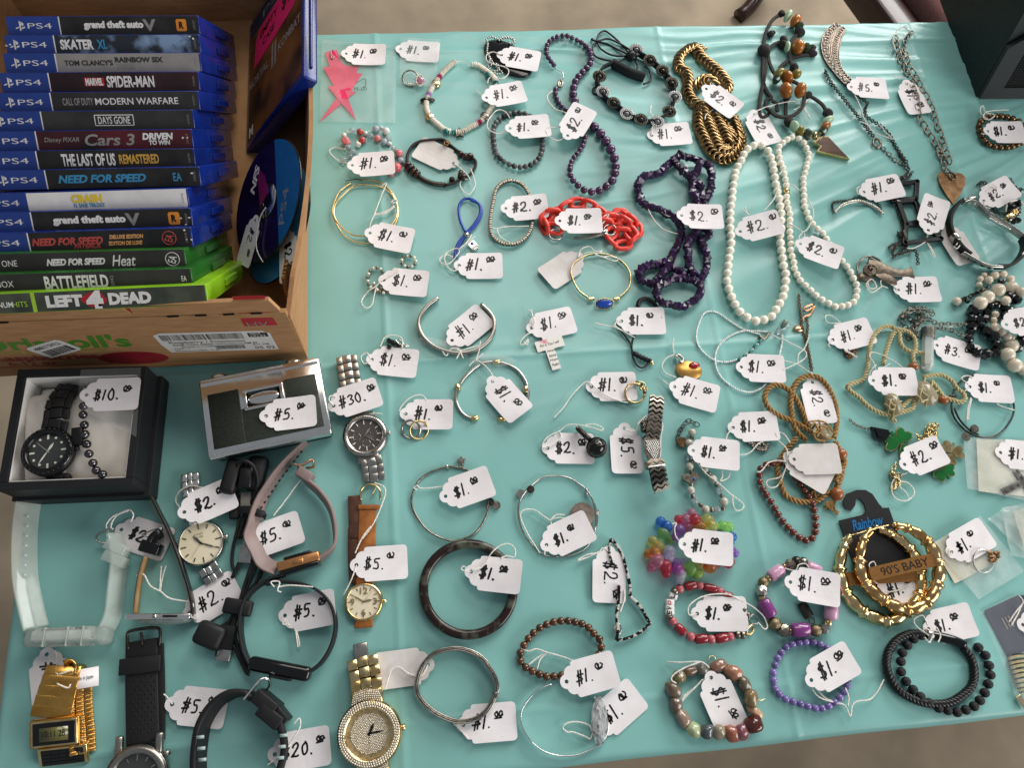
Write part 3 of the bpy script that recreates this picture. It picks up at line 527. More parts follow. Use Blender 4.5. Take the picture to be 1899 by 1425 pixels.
wtext("6-12 oz", 60, 674, 42, 9, M['p_berry'], bold=.01)
x, y = onwall(60, 674)
for w_, h_, dx, dy in ((100, .9, 18, 7), (100, .9, 18, -7), (.9, 14, -32, 0), (.9, 14, 68, 0)): decal("print_line", rect(w_, h_, x + dx, y + dy), FWM, M['p_berry'], fw)
x, y = onwall(248, 664); decal("berry_print", [(x + a * 1.0, y + b) for a, b in ngon(31, 24, 0, 15)], FWM, M['p_berry'], fw)
x, y = onwall(478, 596); decal("red_band", [(x - 13, y - 9), (x + 15, y - 9), (x + 14, y + 7), (x - 13, y + 7)], FWM, M['p_red'], fw)
FFM = FWM @ tr(0, .1015, -.0005) @ rot('X', -11.5)
decal("red_band", rect(26, 24, x + 1, 12.6), FFM, M['p_red'], bx); wtext("HV", 478, 601, 18, 9, M['p_dim'])
x, y = onwall(205, 590); decal("red_tape", rect(74, 15, x, 11), FFM, M['p_red'], bx)
lx, ly = onwall(402, 634)
decal("shipping_label", [(lx - 46, ly - 20), (lx + 50, ly - 21), (lx + 50, ly + 15), (lx + 44, ly + 21), (lx - 42, ly + 22), (lx - 49, ly + 18), (lx - 49, ly - 2)], FWM, M['p_white'], fw, z=.25)
random.seed(5); q = lx - 44; B_ = []
while q < lx + 26:
    w_ = random.choice((.5, .8, 1.3)); B_.append(xf(prism(rect(w_, 12, q, ly + 12), .05, .33), FWM)); q += w_ + random.choice((.5, .8, 1.1))
q = lx - 4
while q < lx + 22:
    w_ = random.choice((.5, .8, 1.2)); B_.append(xf(prism(rect(w_, 8, q, ly - 12), .05, .33), FWM)); q += w_ + random.choice((.6, .9))
add("barcode", join(*B_), M['ink'], fw, False, kind="stuff")
def ltext(s, dx, dy, w, h, m=None): text(s, FWM @ tr((lx + dx) * .001, (ly + dy) * .001, .0004), w, h, m or M['ink'], fw, bold=.01)
ltext("Raspberry / Framboise", -8, 1, 66, 6); ltext("RASP CON DRISC 6x12 OZ CLAM EF", -2, -4, 74, 4.2); ltext("Grown in / Cultive en CA US", -8, -8.5, 50, 3.4); ltext("CAT - 1", -34, -12.5, 13, 3.2); ltext("Watsonville, CA", -22, -17.5, 40, 3.2)
decal("label_block", rect(17, 9, lx + 39, ly + 13), FWM, M['ink'], fw, z=.33); ltext("004 -", 39, 15.6, 13, 3, M['p_white']); ltext("19132", 39, 11, 13, 3.4, M['p_white']); ltext("Jul 08", 37, -8, 15, 4); ltext("05 02", 39, -15, 18, 6)
sx, sy = onwall(100, 647); SM = FWM @ tr(sx * .001, sy * .001, 0) @ rot('Z', 27)
stk = decal("sticker", [(-20, -13), (17, -13), (20, -10), (20, 10), (17, 13), (-17, 13), (-20, 10)], SM, M['p_white'], fw, z=.3)
B_ = []; q = -14
while q < 16: w_ = random.choice((.6, 1., 1.6)); B_.append(xf(prism(rect(w_, 11, q, -4.5), .05, .38), SM)); q += w_ + random.choice((.4, .7))
add("barcode", join(*B_), M['ink'], fw, False, kind="stuff"); text("488817 SWLS", SM @ tr(0, .007, .0005), 30, 5, M['ink'], fw, bold=.01)
# the game cases, standing spine up
ZS = 126.0
def case_mesh(w=171, t=16.6, h=134, name="case"): return mesh(name, *rbox(w, t, h, 1.0, 2))
CASEM = case_mesh()
CASES = [ # right end of spine (px), left-end row offset, case, banner, spine colour, lettering [(text, tile-x centre, tile, mm wide, mm tall, mat, bold, shear)], banner width mm, label
 ((370, 46), 'bluecase', 'ps4', 'p_black', [("grand theft auto", 206, 53, 7, 'p_white', .05, 0), ("V", 274, 12, 9, 'p_dim', .03, 0)], 46, "game case with black spine and large white title, rearmost of the row", 'R'),
 ((372, 81), 'bluecase', 'ps4', 'p_skate', [("SKATER", 139, 29, 7.5, 'p_white', .03, 0), ("XL", 186, 9, 7, 'p_cyan', .02, 0)], 42, "game case with blue photo skateboard spine", ''),
 ((373, 115), 'bluecase', 'ps4', 'p_silver', [("TOM CLANCY'S", 163, 42, 4, 'p_grey', .02, 0), ("RAINBOW SIX", 257, 42, 4, 'p_grey', .03, 0), ("SIEGE", 231, 16, 4, 'p_dim', .0, 0)], 44, "game case with silver spine", ''),
 ((370, 150), 'bluecase', 'ps4', 'p_maroon', [("MARVEL", 175.5, 15, 5.5, 'p_white', .04, 0), ("SPIDER-MAN", 242, 41, 8.5, 'p_white', .02, 0)], 41, "game case with dark maroon spine and white title", 'M'),
 ((370, 186), 'bluecase', 'ps4', 'p_grey', [("CALL OF DUTY", 148, 26, 5.5, 'p_dim', .02, 0), ("MODERN WARFARE", 255, 71, 5, 'p_white', .0, 0)], 44, "game case with charcoal spine and thin white title", ''),
 ((360, 221), 'bluecase', 'ps4', 'p_grey', [("DAYS GONE", 215, 27, 5.5, 'p_white', .0, 0)], 42, "game case with title in a white outlined box", 'D'),
 ((358, 257), 'bluecase', 'ps4', 'p_cars', [("Disney PIXAR", 124, 29, 4.5, 'p_dim', .0, .2), ("Cars 3", 209, 42, 8.5, 'p_silver', .01, .2), ("DRIVEN", 295, 26, 5, 'p_white', .04, .15), ("TO WIN", 297, 18, 3.6, 'p_white', .04, .15)], 40, "game case with dark red spine and script title", ''),
 ((362, 293), 'bluecase', 'ps4', 'p_black', [("THE LAST OF US", 173, 44, 9, 'p_white', .02, 0), ("REMASTERED", 262, 33, 7, 'p_gold', .02, 0)], 40, "game case with black spine and gold second word", ''),
 ((372, 327), 'bluecase', 'ps4', 'p_black', [("NEED FOR SPEED", 199, 72, 6, 'p_cyan', .03, .3), ("EA", 331, 7, 6, 'p_cyan', .0, 0)], 44, "game case with black spine and blue slanted title", ''),
 ((350, 367), 'bluecase', 'ps4', 'p_white', [("CRASH", 174, 25, 6, 'p_yellow', .06, 0), ("N. SANE TRILOGY", 177, 25, 3, 'p_cyan', .02, 0)], 41, "game case with white spine", ''),
 ((357, 404), 'bluecase', 'ps4', 'p_black', [("grand theft auto", 180, 58, 7, 'p_white', .05, 0), ("V", 254, 12, 9, 'p_dim', .03, 0)], 42, "game case with black spine and large white title, beside the white spined case", 'R'),
 ((357, 440), 'bluecase', 'ps4', 'p_black', [("NEED FOR SPEED", 145, 56, 5.5, 'p_salmon', .03, .3), ("PAYBACK", 178, 22, 3.6, 'p_salmon', .02, .3), ("DELUXE EDITION", 245, 27, 3, 'p_tan', .03, .2), ("EDITION DE LUXE", 242, 27, 3, 'p_tan', .03, .2), ("EA", 317, 6, 5.5, 'p_salmon', 0, 0)], 41, "game case with black spine and salmon title", 'E'),
 ((345, 480), 'greencase', 'XBOX ONE', 'p_grey', [("NEED FOR SPEED", 160, 46, 5, 'p_white', .04, .3), ("Heat", 240, 19, 8, 'p_white', .0, .3), ("EA", 322, 6, 5.5, 'p_white', 0, 0)], 0, "green game case with dark grey spine and handwritten style word", 'E'),
 ((357, 516), 'greencase', 'XBOX', 'p_grey', [("BATTLEFIELD", 164, 49, 9.5, 'p_white', .02, 0), ("2042", 223, 3, 9, 'p_dim', 0, 0), ("EA", 343, 4, 4, 'p_white', 0, 0)], 0, "green game case with grey spine and tall white capitals", ''),
 ((385, 546), 'limecase', 'PLATINUM HITS', 'p_l4d', [("LEFT", 149, 28, 8.5, 'p_white', .05, 0), ("4", 198, 13, 13, 'p_white', .08, 0), ("DEAD", 256, 33, 8.5, 'p_white', .05, 0)], 0, "lime green game case with lime stripe on its spine", '4')]
rows_l = [48, 83, 117, 153, 190, 225, 262, 299, 335, 378, 412, 451, 489, 527, 562]
for i, (re, cm, ban, sp, letters, bw, lab, deco) in enumerate(CASES):
    a = W(re[0], re[1], ZS); l_ = W(re[0] - 365, rows_l[i] + (0 if i < 10 else 1), ZS); xd = (a - l_); xd.z = 0; xd.normalize()
    top = fr3(a - xd * .0855, xd, Vector((0, 0, 1)).cross(xd)) @ rot('X', 38 + (random.random() - .5) * 1.2)      # x right, y away, z up; origin on the spine
    th = thing("game_case", lab, "game case", (top @ tr(0, 0, -.134)).translation, "game cases standing spine up in the carton")
    inst("shell", CASEM, M[cm], th, top @ tr(0, 0, -.067))
    add("clasp", xf(rbox(3, 6, 40, .6), top @ tr(.0860, 0, -.075)), M[cm], th, False)
    def sl(x0, x1, m, z=0.0, n="spine_insert", t=15.4):      # curved paper behind the spine film
        P = [(x0, -t / 2), (x1, -t / 2), (x1, t / 2), (x0, t / 2)]; return decal(n, P, top, m, th, z=.02 + z)
    sl(-84.5, 84, M[sp])
    xi = lambda px: ((px - re[0]) / 365 * 171 + 85.5)
    if ban == 'ps4':
        sl(-85, -85.5 + bw, M['p_blue'], .08, "banner"); sl(-85.5 + bw, -85.5 + bw + 1, M['p_white'], .10, "banner_line")
        text("PS4", top @ tr((-85.5 + bw - 17) * .001, 0, .0003), 21, 4.6, M['p_white'], th, bold=-.004)
        lg = top @ tr((-85.5 + bw - 34) * .001, 0, .0003)
        decal("logo_mark", [(-.6, -4), (.6, -4), (.8, 3.6), (3, 2.4), (3.2, .6), (1.4, .2), (1.4, 1.2), (2, 2), (-.6, 4.4)], lg, M['p_white'], th, z=0)
        decal("logo_mark", [(-4, -2.6), (-1.2, -1.6), (-1.2, -.6), (-4, -1.6)], lg, M['p_white'], th, z=0); decal("logo_mark", [(1.2, -1.4), (4, -.4), (4, -1.6), (1.2, -2.8)], lg, M['p_white'], th, z=0)
        text("21037%02d" % (27 + i), top @ tr(.0805, 0, .0003) @ rot('Z', 90), 8, 1.8, M['p_dim'], th)
    else:
        wx = {'XBOX ONE': (31, 30, 5), 'XBOX': (43, 17, 5), 'PLATINUM HITS': (50, 37, 4.6)}[ban]
        if ban == 'PLATINUM HITS':
            text("PLATINUM", top @ tr(xi(39) * .001, -.001, .0003), 25, 4.4, M['p_white'], th, bold=.02); text("HITS", top @ tr(xi(77) * .001, -.001, .0003), 11, 4.4, M['p_lime'], th)
            sl(xi(96), xi(96) + 3, M['p_lime'], .1, "stripe")
        else: text(ban, top @ tr(xi(wx[0]) * .001, 0, .0003), wx[1], wx[2], M['p_white'], th)
        if ban == 'XBOX':
            decal("logo_mark", ngon(3.8, 20), top @ tr(xi(13) * .001, 0, 0), M['p_white'], th, z=.1)
            for s in (40, -40): decal("logo_mark", rect(6.4, 1.1), top @ tr(xi(13) * .001, 0, 0) @ rot('Z', s), M['p_grey'], th, z=.18)
        if deco == '4':
            decal("logo_mark", [(a_ * (1 + .15 * math.sin(5 * k)), b_) for k, (a_, b_) in enumerate(ngon(9.5, 18, 0, 6.2))], top @ tr(xi(198) * .001, 0, 0), M['p_red'], th, z=.1)
    for k, (s, cxp, w_, h_, mm, bo, sh) in enumerate(letters):
        dy = 0
        if s in ("DELUXE EDITION", "DRIVEN"): dy = 2.4
        if s in ("EDITION DE LUXE", "TO WIN"): dy = -2.8
        if s == "PAYBACK": dy = -4.2
        if s == "RAINBOW SIX": dy = 2.4
        if s == "SIEGE": dy = -3
        if s == "CRASH": dy = 2
        if s == "N. SANE TRILOGY": dy = -3.4
        if s == "MARVEL": decal("logo_patch", rect(w_ + 2, h_ + 1.6), top @ tr(xi(cxp) * .001, 0, 0), M['p_red'], th, z=.1)
        M_ = top @ tr(xi(cxp) * .001, dy * .001, .00036)
        if s == "2042": M_ = top @ tr(xi(cxp) * .001, 0, .0003) @ rot('Z', 90); w_, h_ = 9, 2.2
        if s == "EA" and deco == 'E':
            M_ = M_ @ rot('Z', 70)
            add("logo_ring", xf(tube([Vector((.0055 * math.cos(t), .0055 * math.sin(t), 0)) for t in np.linspace(0, 2 * pi, 25)[:-1]], .3, 5, True), M_), M[mm], th)
        text(s, M_, w_, h_ * 1.14, M[mm], th, bold=bo + .012, shear=sh)
    if deco == 'R':
        cxp = 335 if i == 0 else 325
        decal("logo_patch", [(x_ * .92, y_ * .98) for x_, y_ in rrect(10, 10.5, 1.6, 3)], top @ tr(xi(cxp) * .001, 0, 0), M['p_orange'], th, z=.1); text("R", top @ tr(xi(cxp) * .001, 0, .0004), 4.2, 6, M['ink'], th, bold=.05)
    if deco == 'D':
        for dx, dy, w_, h_ in ((0, 4.3, 33, .7), (0, -4.3, 33, .7), (-16.2, 0, .7, 9), (16.2, 0, .7, 9)): decal("title_frame", rect(w_, h_, dx, dy), top @ tr(xi(215) * .001, 0, 0), M['p_white'], th, z=.12)
    if i in (1, 6, 8, 10, 11):
        for k in range(4):
            cx_, cy_ = random.choice((-82, 78, 82)) + random.uniform(-3, 3), random.uniform(-6, 6.5)
            decal("worn_patch", [(cx_ + random.uniform(.4, 1.6) * math.cos(a), cy_ + random.uniform(.3, 1.1) * math.sin(a)) for a in np.linspace(0, 5.6, 7)], top, M['p_white'], th, z=.2)
# the empty case leaning across the carton
r_ = Vector((.594, 0, .804)).normalized(); u_ = Vector((0, 1, 0)); n_ = r_.cross(u_)
CB = fr3(Vector((-.1872, .531, TZ + .008)), r_, u_)          # origin at the cover's lower left corner
th = thing("game_case", "empty blue game case with orange brown cover and pink note leaning on the carton wall", "game case", CB.translation)
inst("shell", mesh("shell", *rbox(134, 171, 15, 2.2, 3)), M['bluecase'], th, CB @ tr(.067, .0855, -.0075))
add("ridge", xf(rbox(6, 150, 3, 1), CB @ tr(.1335, .088, -.0075)), M['bluecase'], th)
decal("cover_print", rect(124, 160, 68, 86), CB, M['p_mk'], th, z=.02); decal("cover_banner", rect(124, 20, 68, 156), CB, M['p_navy'], th, z=.08)
text("PS4", CB @ tr(.066, .156, .0003), 56, 9, M['p_dim'], th); text("MORTAL", CB @ tr(.030, .078, .0003), 50, 11, M['p_silver'], th, bold=.02); text("KOMBAT", CB @ tr(.103, .078, .0003), 50, 11, M['p_silver'], th, bold=.02)
for dx in (64, 71): decal("title_mark", [(dx - 2, 62), (dx + 1.4, 66), (dx + 1.4, 96), (dx - 2, 92)], CB, M['p_silver'], th, z=.1)
text("M", CB @ tr(.014, .017, .0003), 10, 13, M['p_white'], th, bold=.03)
nt = decal("note", [(18, 96), (112, 104), (124, 112), (122, 148), (30, 142), (20, 130)], CB, M['p_pink'], th, z=.3)
for s, X_, Y_, w_, h_ in (("EMPTY", 54, 131, 44, 10), ("CASE", 54, 116, 30, 9), ("$1.", 98, 127, 24, 20)): text(s, CB @ tr(X_ * .001, Y_ * .001, .00055), w_, h_, M['ink'], nt, bold=.015, shear=.1)
# discs
def disc(c, n, lab, m1, m2, tl, tz=0.0):
    n = n.normalized(); x = Vector((.2, 1, .22)); x = (x - n * n.dot(x)).normalized(); D = fr3(c, x, n.cross(x))
    th = thing("game_disc", lab, "disc", D.translation - Vector((0, 0, .045)), "loose game discs in the carton")
    add("disc", xf(lathe([(7.5, -.6), (60, -.6), (60, .6), (7.5, .6), (7.5, -.6)], 64), D), M['blackgloss'], th)
    lo = [(58.6 * math.cos(a), 58.6 * math.sin(a)) for a in np.linspace(-2.55, -.05, 30)]
    add("label_print", xf(lathe([(18, .62), (58.6, .62), (58.6, .70), (18, .70)], 64), D), m1, th, False); decal("label_band", lo, D, m2, th, z=.72)
    add("hub", xf(lathe([(7.5, .62), (17, .62), (17, .8), (7.5, .8)], 40), D), M['silver'], th)
    return th, D
c1 = Vector((-.1500, .4306, TZ + .066)); n1 = Vector((-.748, -.064, .66))
t2, D2 = disc(Vector((-.1440, .4127, TZ + .055)), Vector((-.748, -.03, .66)), "blue game disc tucked behind the purple disc", M['p_disc'], M['p_cyan'], '')
t1, D1 = disc(c1, n1, "purple and blue game disc leaning in front of another disc", M['p_purple'], M['p_disc'], '')
text("NFS", D1 @ tr(.026, .028, .0009) @ rot('Z', -12), 30, 10, M['p_white'], t1, bold=.04, shear=.3); text("PS4", D1 @ tr(-.012, -.034, .0009) @ rot('Z', -4), 34, 10, M['p_dim'], t1)
for k in range(5): decal("streak", [(-4 + k * 2, 12 - k * 3), (-1 + k * 2, 10 - k * 3), (40 - k * 3, 26 - k * 4), (38 - k * 3, 27 - k * 4)], D1, mat('p_mag%d' % k, '8a1a5e', .3, var=.2), t1, z=.8)
for D_, lab, off, a in ((D1, "in front of the purple game disc", (-.012, .014), 158), (D2, "stuck on the blue game disc behind the purple one", (-.012, -.028), 196)):
    mw = D_ @ tr(off[0], off[1], .0022) @ rot('Z', a); tg = thing("price_tag", "white price tag " + lab, "price tag", mw.translation, "handwritten price tags")
    inst("card", TAGM.setdefault((0, 0), TAGM.get((0, 0)) or tag_mesh(0, 0)), M['paper'], tg, mw); add("price_writing", xf(scribble("$2.o", 0, 0), mw), M['ink'], tg, False)
    if D_ is D1: add("string", twist(cr([D_ @ Vector((-.007, 0, .001)), D_ @ Vector((-.02, .004, .004)), D_ @ Vector((-.045, .004, .004)), D_ @ Vector((-.062, -.012, .004))], False, 1), .36, 2, 2.6, 5, .33), M['string'], tg)
# ------------------------------------------------------------------ black gift box with watch and bead bracelet
GB = frame(W(43, 926, 0).lerp(W(307, 916, 0), .5), W(307, 916, 0)); GB = Matrix.Translation(Vector((-.313, .2255, TZ))) @ rot('Z', -2.0)
gb = thing("gift_box", "open black gift box with white satin lining holding a black watch", "gift box", GB.translation)
m_('boxblack', '17181b', .6, var=.2, bump=.1); m_('satin', 'efe8de', .38, c2='e4dcd0', scale=20, sheen=.3)
def tray(w, d, h, t, mw, m, name, par, z=0):
    for sx_, sy_, w_, d_ in ((0, 1, w, t), (0, -1, w, t), (1, 0, t, d - 2 * t - .2), (-1, 0, t, d - 2 * t - .2)):
        add(name, xf(rbox(w_, d_, h, .5), mw @ tr(sx_ * (w - t) / 2000, sy_ * (d - t) / 2000, (z + h / 2) * .001)), m, par, False)
add("base", xf(rbox(115, 112, 18, .6), GB @ tr(.001, -.001, .0095)), M['boxblack'], gb, False)
tray(109, 108, 27, 7, GB, M['boxblack'], "rim", gb, 18.8); tray(94.6, 93.6, 25, 1.2, GB, M['white'], "lining", gb, 19)
def cushion(w, d, h, mw, n=26, s=0):
    V, F = [], []
    for j in range(n + 1):
        for i in range(n + 1):
            x, y = i / n * 2 - 1, j / n * 2 - 1; e = (1 - abs(x) ** 4) * (1 - abs(y) ** 4)
            V.append(mw @ Vector((x * w / 2, y * d / 2, h * e ** .5 + 2.2 * noise.noise(Vector((x * 2.2 + s, y * 1.6, s))) * e + 1.0 * noise.noise(Vector((x * 5 + y * 3, y * 3, s + 4))) * e)) * .001 if False else mw @ (Vector((x * w / 2, y * d / 2, h * max(0, e) ** .5 + (3.0 * noise.noise(Vector((x * 2.2 + s, y * 1.6, s))) + 1.4 * noise.noise(Vector((x * 6 + y * 4, y * 3, s + 4)))) * max(0, e))) * .001))
    for j in range(n):
        for i in range(n): a = j * (n + 1) + i; F.append((a, a + 1, a + n + 2, a + n + 1))
    return V, F
add("cushion", cushion(91, 90, 17, GB @ tr(0, 0, .0195), s=1), M['satin'], gb)
add("pillow_fold", cushion(34, 80, 9, GB @ tr(-.029, -.004, .031) @ rot('Z', 8), s=6), M['satin'], gb)
def watch_head(th, mw, R, cm, dm, hm, mk='bar', mm=None, n=12, hands=(305, 60), dial_r=None, T=8, lugs=0, crown=True, bez=None, hl=(.55, .8)):
    """round watch head lying face up: local y = 12 o'clock, z up, origin at its back"""
    dr = dial_r or R * .8; mm = mm or hm
    add("watch_case", xf(lathe([(.1, 0), (R * .9, 0), (R, T * .25), (R, T * .7), (R * .96, T * .85), (dr + .6, T), (dr, T * .97), (dr, T * .8)], 48), mw), cm, th)
    if bez: add("bezel", xf(lathe([(dr + .2, T * .98), (R * .97, T * .9), (R * .99, T * 1.08), (dr + .4, T * 1.16), (dr + .2, T * .98)], 48), mw), bez, th)
    d = add("dial", xf(lathe([(.05, T * .82), (dr, T * .82)], 48), mw), dm, th)
    for k in range(n):
        a = 2 * pi * k / n; L_ = dr * (.2 if k % 3 else .26); Mk = mw @ rot('Z', -math.degrees(a)) @ tr(0, (dr * .82) * .001, T * .86 * .001)
        add("hour_marker", xf(lathe([(.05, 0), (dr * .07, 0), (dr * .07, .2), (.05, .25)], 10), Mk) if mk == 'dot' and k % 3 else xf(rbox(dr * .055 if mk == 'bar' else dr * .1, L_, .25, 0), Mk), mm, d, False)
    for h, L_, w_ in ((hands[0], dr * hl[0], .07), (hands[1], dr * hl[1], .045)):
        add("hand", xf(prism([(-dr * w_ / 2, -dr * .1), (dr * w_ / 2, -dr * .1), (dr * w_, L_ * .6), (0, L_), (-dr * w_, L_ * .6)], .2), mw @ tr(0, 0, T * .9 * .001) @ rot('Z', -h)), hm, d, False)
    add("second_hand", xf(prism([(-.12, -dr * .15), (.12, -dr * .15), (.08, dr * .8), (-.08, dr * .8)], .12), mw @ tr(0, 0, T * .94 * .001) @ rot('Z', -hands[1] - 100)), hm, d, False)
    if crown: add("crown", xf(lathe([(.1, -2.2), (R * .1, -2.2), (R * .1, 1.4), (.1, 1.6)], 12), mw @ tr(R * .001 + .0012, 0, T * .5 * .001) @ rot('Y', 90)), cm, th)
    return d
def links(th, P, w, m, rows=None, pitch=6.0, t=3.0, m2=None, split=(.3, .4, .3), up=None, name="link"):
    """metal bracelet links along a world polyline"""
    Q = cr(P, False, pitch); T = tangents(Q)
    for i in range(len(Q) - 1):
        c = Q[i].lerp(Q[i + 1], .5); F_ = fr3(c, (Q[i + 1] - Q[i]), Vector((0, 0, 1)).cross(T[i]) if up is None else up); x = -w / 2
        for k, s in enumerate(split):
            ww = w * s; add(name, xf(rbox(pitch * .97, ww - .25, t + (.5 if k == 1 else 0), .7, 2), F_ @ tr((pitch * .12 if k == 1 else 0) * .001, (x + ww / 2) * .001, 0)), (m2 or m) if k == 1 else m, th); x += ww
m_('dialblack', '3b3f3c', .3, var=.15, coat=.5); m_('champagne', 'e6dcc0', .35, c2='dccfae', scale=15, coat=.6); m_('lume', 'e8e6da', .5, var=.05)
wt = thing("wristwatch", "black diver watch with round white markers lying in the gift box", "watch", W(96, 842, 38))
wm = fr3(W(97, 842, 38), W(118, 842, 38) - W(97, 845, 38), W(98, 800, 38) - W(97, 842, 38))
watch_head(wt, wm, 21, M['black'], M['dialblack'], M['lume'], 'dot', M['lume'], hands=(35, 215), dial_r=15.5, T=9, bez=M['blackgloss'])
for k in range(30): add("bezel_stud", xf(sphere(1.1, 8, 5), wm @ rot('Z', k * 12) @ tr(.0195, 0, .0102)), M['blackgloss'], wt)
links(wt, pts('B', [(300, 1330, 42), (330, 1200, 46), (350, 1090, 44), (420, 1000, 34)]), 21, M['rubber'], pitch=9, t=4, split=(.25, .5, .25)); links(wt, pts('C', [(400, 300, 42), (420, 330, 36), (430, 372, 28)]), 21, M['rubber'], pitch=8, t=4, split=(.25, .5, .25))
add("bracelet_guard", xf(rbox(9, 16, 5, 1), wm @ tr(.023, .010, .006)), M['black'], wt)
m_('hematite', '6e6c6e', .12, 1, var=.2, rnd=.15)
SPH = {}
def ball(u=16, v=10):
    if (u, v) not in SPH: SPH[(u, v)] = mesh("bead", *sphere(1000, u, v))
    return SPH[(u, v)]
def bead(th, p, d, m, name="bead", me=None, x=None, sc=(1, 1, 1)):
    R_ = fr3(p, x, Vector((0, 0, 1)).cross(x)) if x is not None else Matrix.Translation(p) @ Matrix.Rotation(random.random() * 6, 4, 'X') @ Matrix.Rotation(random.random() * 6, 4, 'Z')
    return inst(name, me or ball(), m, th, R_ @ Matrix.Diagonal((d * .0005 * sc[0], d * .0005 * sc[1], d * .0005 * sc[2], 1)))
bb = thing("bead_bracelet", "shiny black hematite bead bracelet lying in the gift box beside the watch", "bracelet", W(160, 850, 40))
for t, p in [('B', q) for q in ((490, 1120), (488, 1170), (495, 1230), (500, 1285), (510, 1343))] + [('C', q) for q in ((593, 30), (610, 92), (627, 160), (655, 225), (678, 278), (722, 305))]: bead(bb, pt(t, p, 44), 7.4, M['hematite'])
fv = thing("clear_sleeve", "clear plastic sleeve laid over a corner of the black gift box", "plastic sleeve", W(200, 760, 47))
m_('film', 'f4f6f6', .12, alpha=.10, spec=.6, var=.03); m_('bag', 'b4c8c0', .12, alpha=.2, spec=.9, c2='e8f0ec', scale=40, bump=1, bscale=90)
add("film", (pts('B', [(475, 905, 46.2), (828, 892, 46.4), (800, 1300, 46.6), (448, 1120, 46.2)]), [(0, 1, 2, 3)]), M['film'], fv)
# ------------------------------------------------------------------ vintage camera lying on its back
CM = fr3(W(493, 758, 26), W(596, 737, 26) - W(381, 782, 26), Vector((0, 1, 0)))
ca = thing("vintage_camera", "vintage chrome flat camera with dark green leatherette lying face up", "camera", Vector((CM.translation.x, CM.translation.y, TZ)))
m_('leather_green', '20271d', .7, c2='151a12', scale=400, bump=.5, bscale=600)
m_('leather_grey', '343a30', .6, c2='282d25', scale=400, bump=.4, bscale=600)
add("body", xf(rbox(104, 66, 24, 3, 3), CM @ tr(0, 0, -.0125)), M['black'], ca); fp = add("front_plate", xf(rbox(108, 69, 4, 1.4, 3), CM @ tr(0, 0, .0015)), M['chrome'], ca)
add("top_plate", xf(rbox(109, 9, 12, 3, 3), CM @ tr(0, .0345, -.002)), M['chrome'], ca); add("bottom_plate", xf(rbox(108, 5, 9, 2, 3), CM @ tr(0, -.0345, -.002)), M['chrome'], ca)
add("leatherette", xf(rbox(27, 52, .8, .2), CM @ tr(-.0345, -.0035, .0040)), M['leather_green'], ca); add("leatherette", xf(rbox(69, 32, .7, .2), CM @ tr(.0140, -.0135, .0040)), M['leather_grey'], ca)
add("leatherette", xf(rbox(29, 19.6, .7, .2), CM @ tr(.0340, .0125, .0040)), M['leather_grey'], ca)
W_ = CM @ tr(.0005, .010, .0042); add("window_frame", join(*[xf(rbox(a, b, 2.6, .5), W_ @ tr(c * .001, d * .001, 0)) for a, b, c, d in ((36, 3, 0, 8.6), (36, 3, 0, -8.6), (3.2, 14.2, -16.4, 0), (3.2, 14.2, 16.4, 0))]), M['chrome'], ca, kind=None)
add("window", xf(sphere(1000, 24, 12), W_ @ tr(0, 0, -.0012) @ Matrix.Diagonal((.0145, .0062, .002, 1))), M['chrome'], ca); add("window_recess", xf(rbox(29.6, 14, .5, 0), W_ @ tr(0, 0, -.0008)), M['black'], ca)
for x in (-38, 30): add("knob", xf(lathe([(.1, -3), (7, -3), (7, 2.4), (6, 3), (.1, 3)], 24), CM @ tr(x * .001, .040, -.006) @ rot('X', 90)), M['chrome'], ca)
# ------------------------------------------------------------------ watches, fitness bands and cables
m_('tanleather', 'a8672c', .55, c2='8a4f1e', scale=120, bump=.4, bscale=300); m_('brownleather', '5a3520', .6, c2='43261a', scale=120, bump=.3); m_('beigeleather', '9b7d56', .65, c2='85683f', scale=150, bump=.3)
m_('slotgrey', 'a9bdb8', .6, var=.1); m_('taupe', '8f7a76', .5, var=.1); m_('clearplastic', 'dfe9e4', .12, trans=.75, ior=1.3, var=.05); m_('smoke', 'd8e2d8', .08, alpha=.38, spec=1.0, var=.1)
m_('rosecase', 'd39a68', .35, .9, c2='c48a58', scale=60, stretch=(1, 8, 1)); m_('bandgold', 'd9a85c', .26, 1, c2='c08e44', scale=60); m_('lcd', '6f6a38', .25, c2='58542c', scale=60, coat=.5)
def band(th, P, w, t, m, up=None, closed=False, name="strap", step=2, scale=None):
    Q = cr(P, closed, step); return add(name, sweep(Q, rrect(t, w, min(t, w) * .3), closed, up or Vector((0, 0, 1)), scale), m, th)
def flat(th, P, w, t, m, name="strap", step=2): return add(name, sweep(cr(P, False, step), rrect(w, t, t * .35), False, Vector((0, 0, 1))), m, th)
def boxat(th, name, p, x, size, m, b=.5, up=Vector((0, 0, 1)), y=None): return add(name, xf(rbox(*size, b), fr3(p, x, up.cross(x) if y is None else y)), m, th)
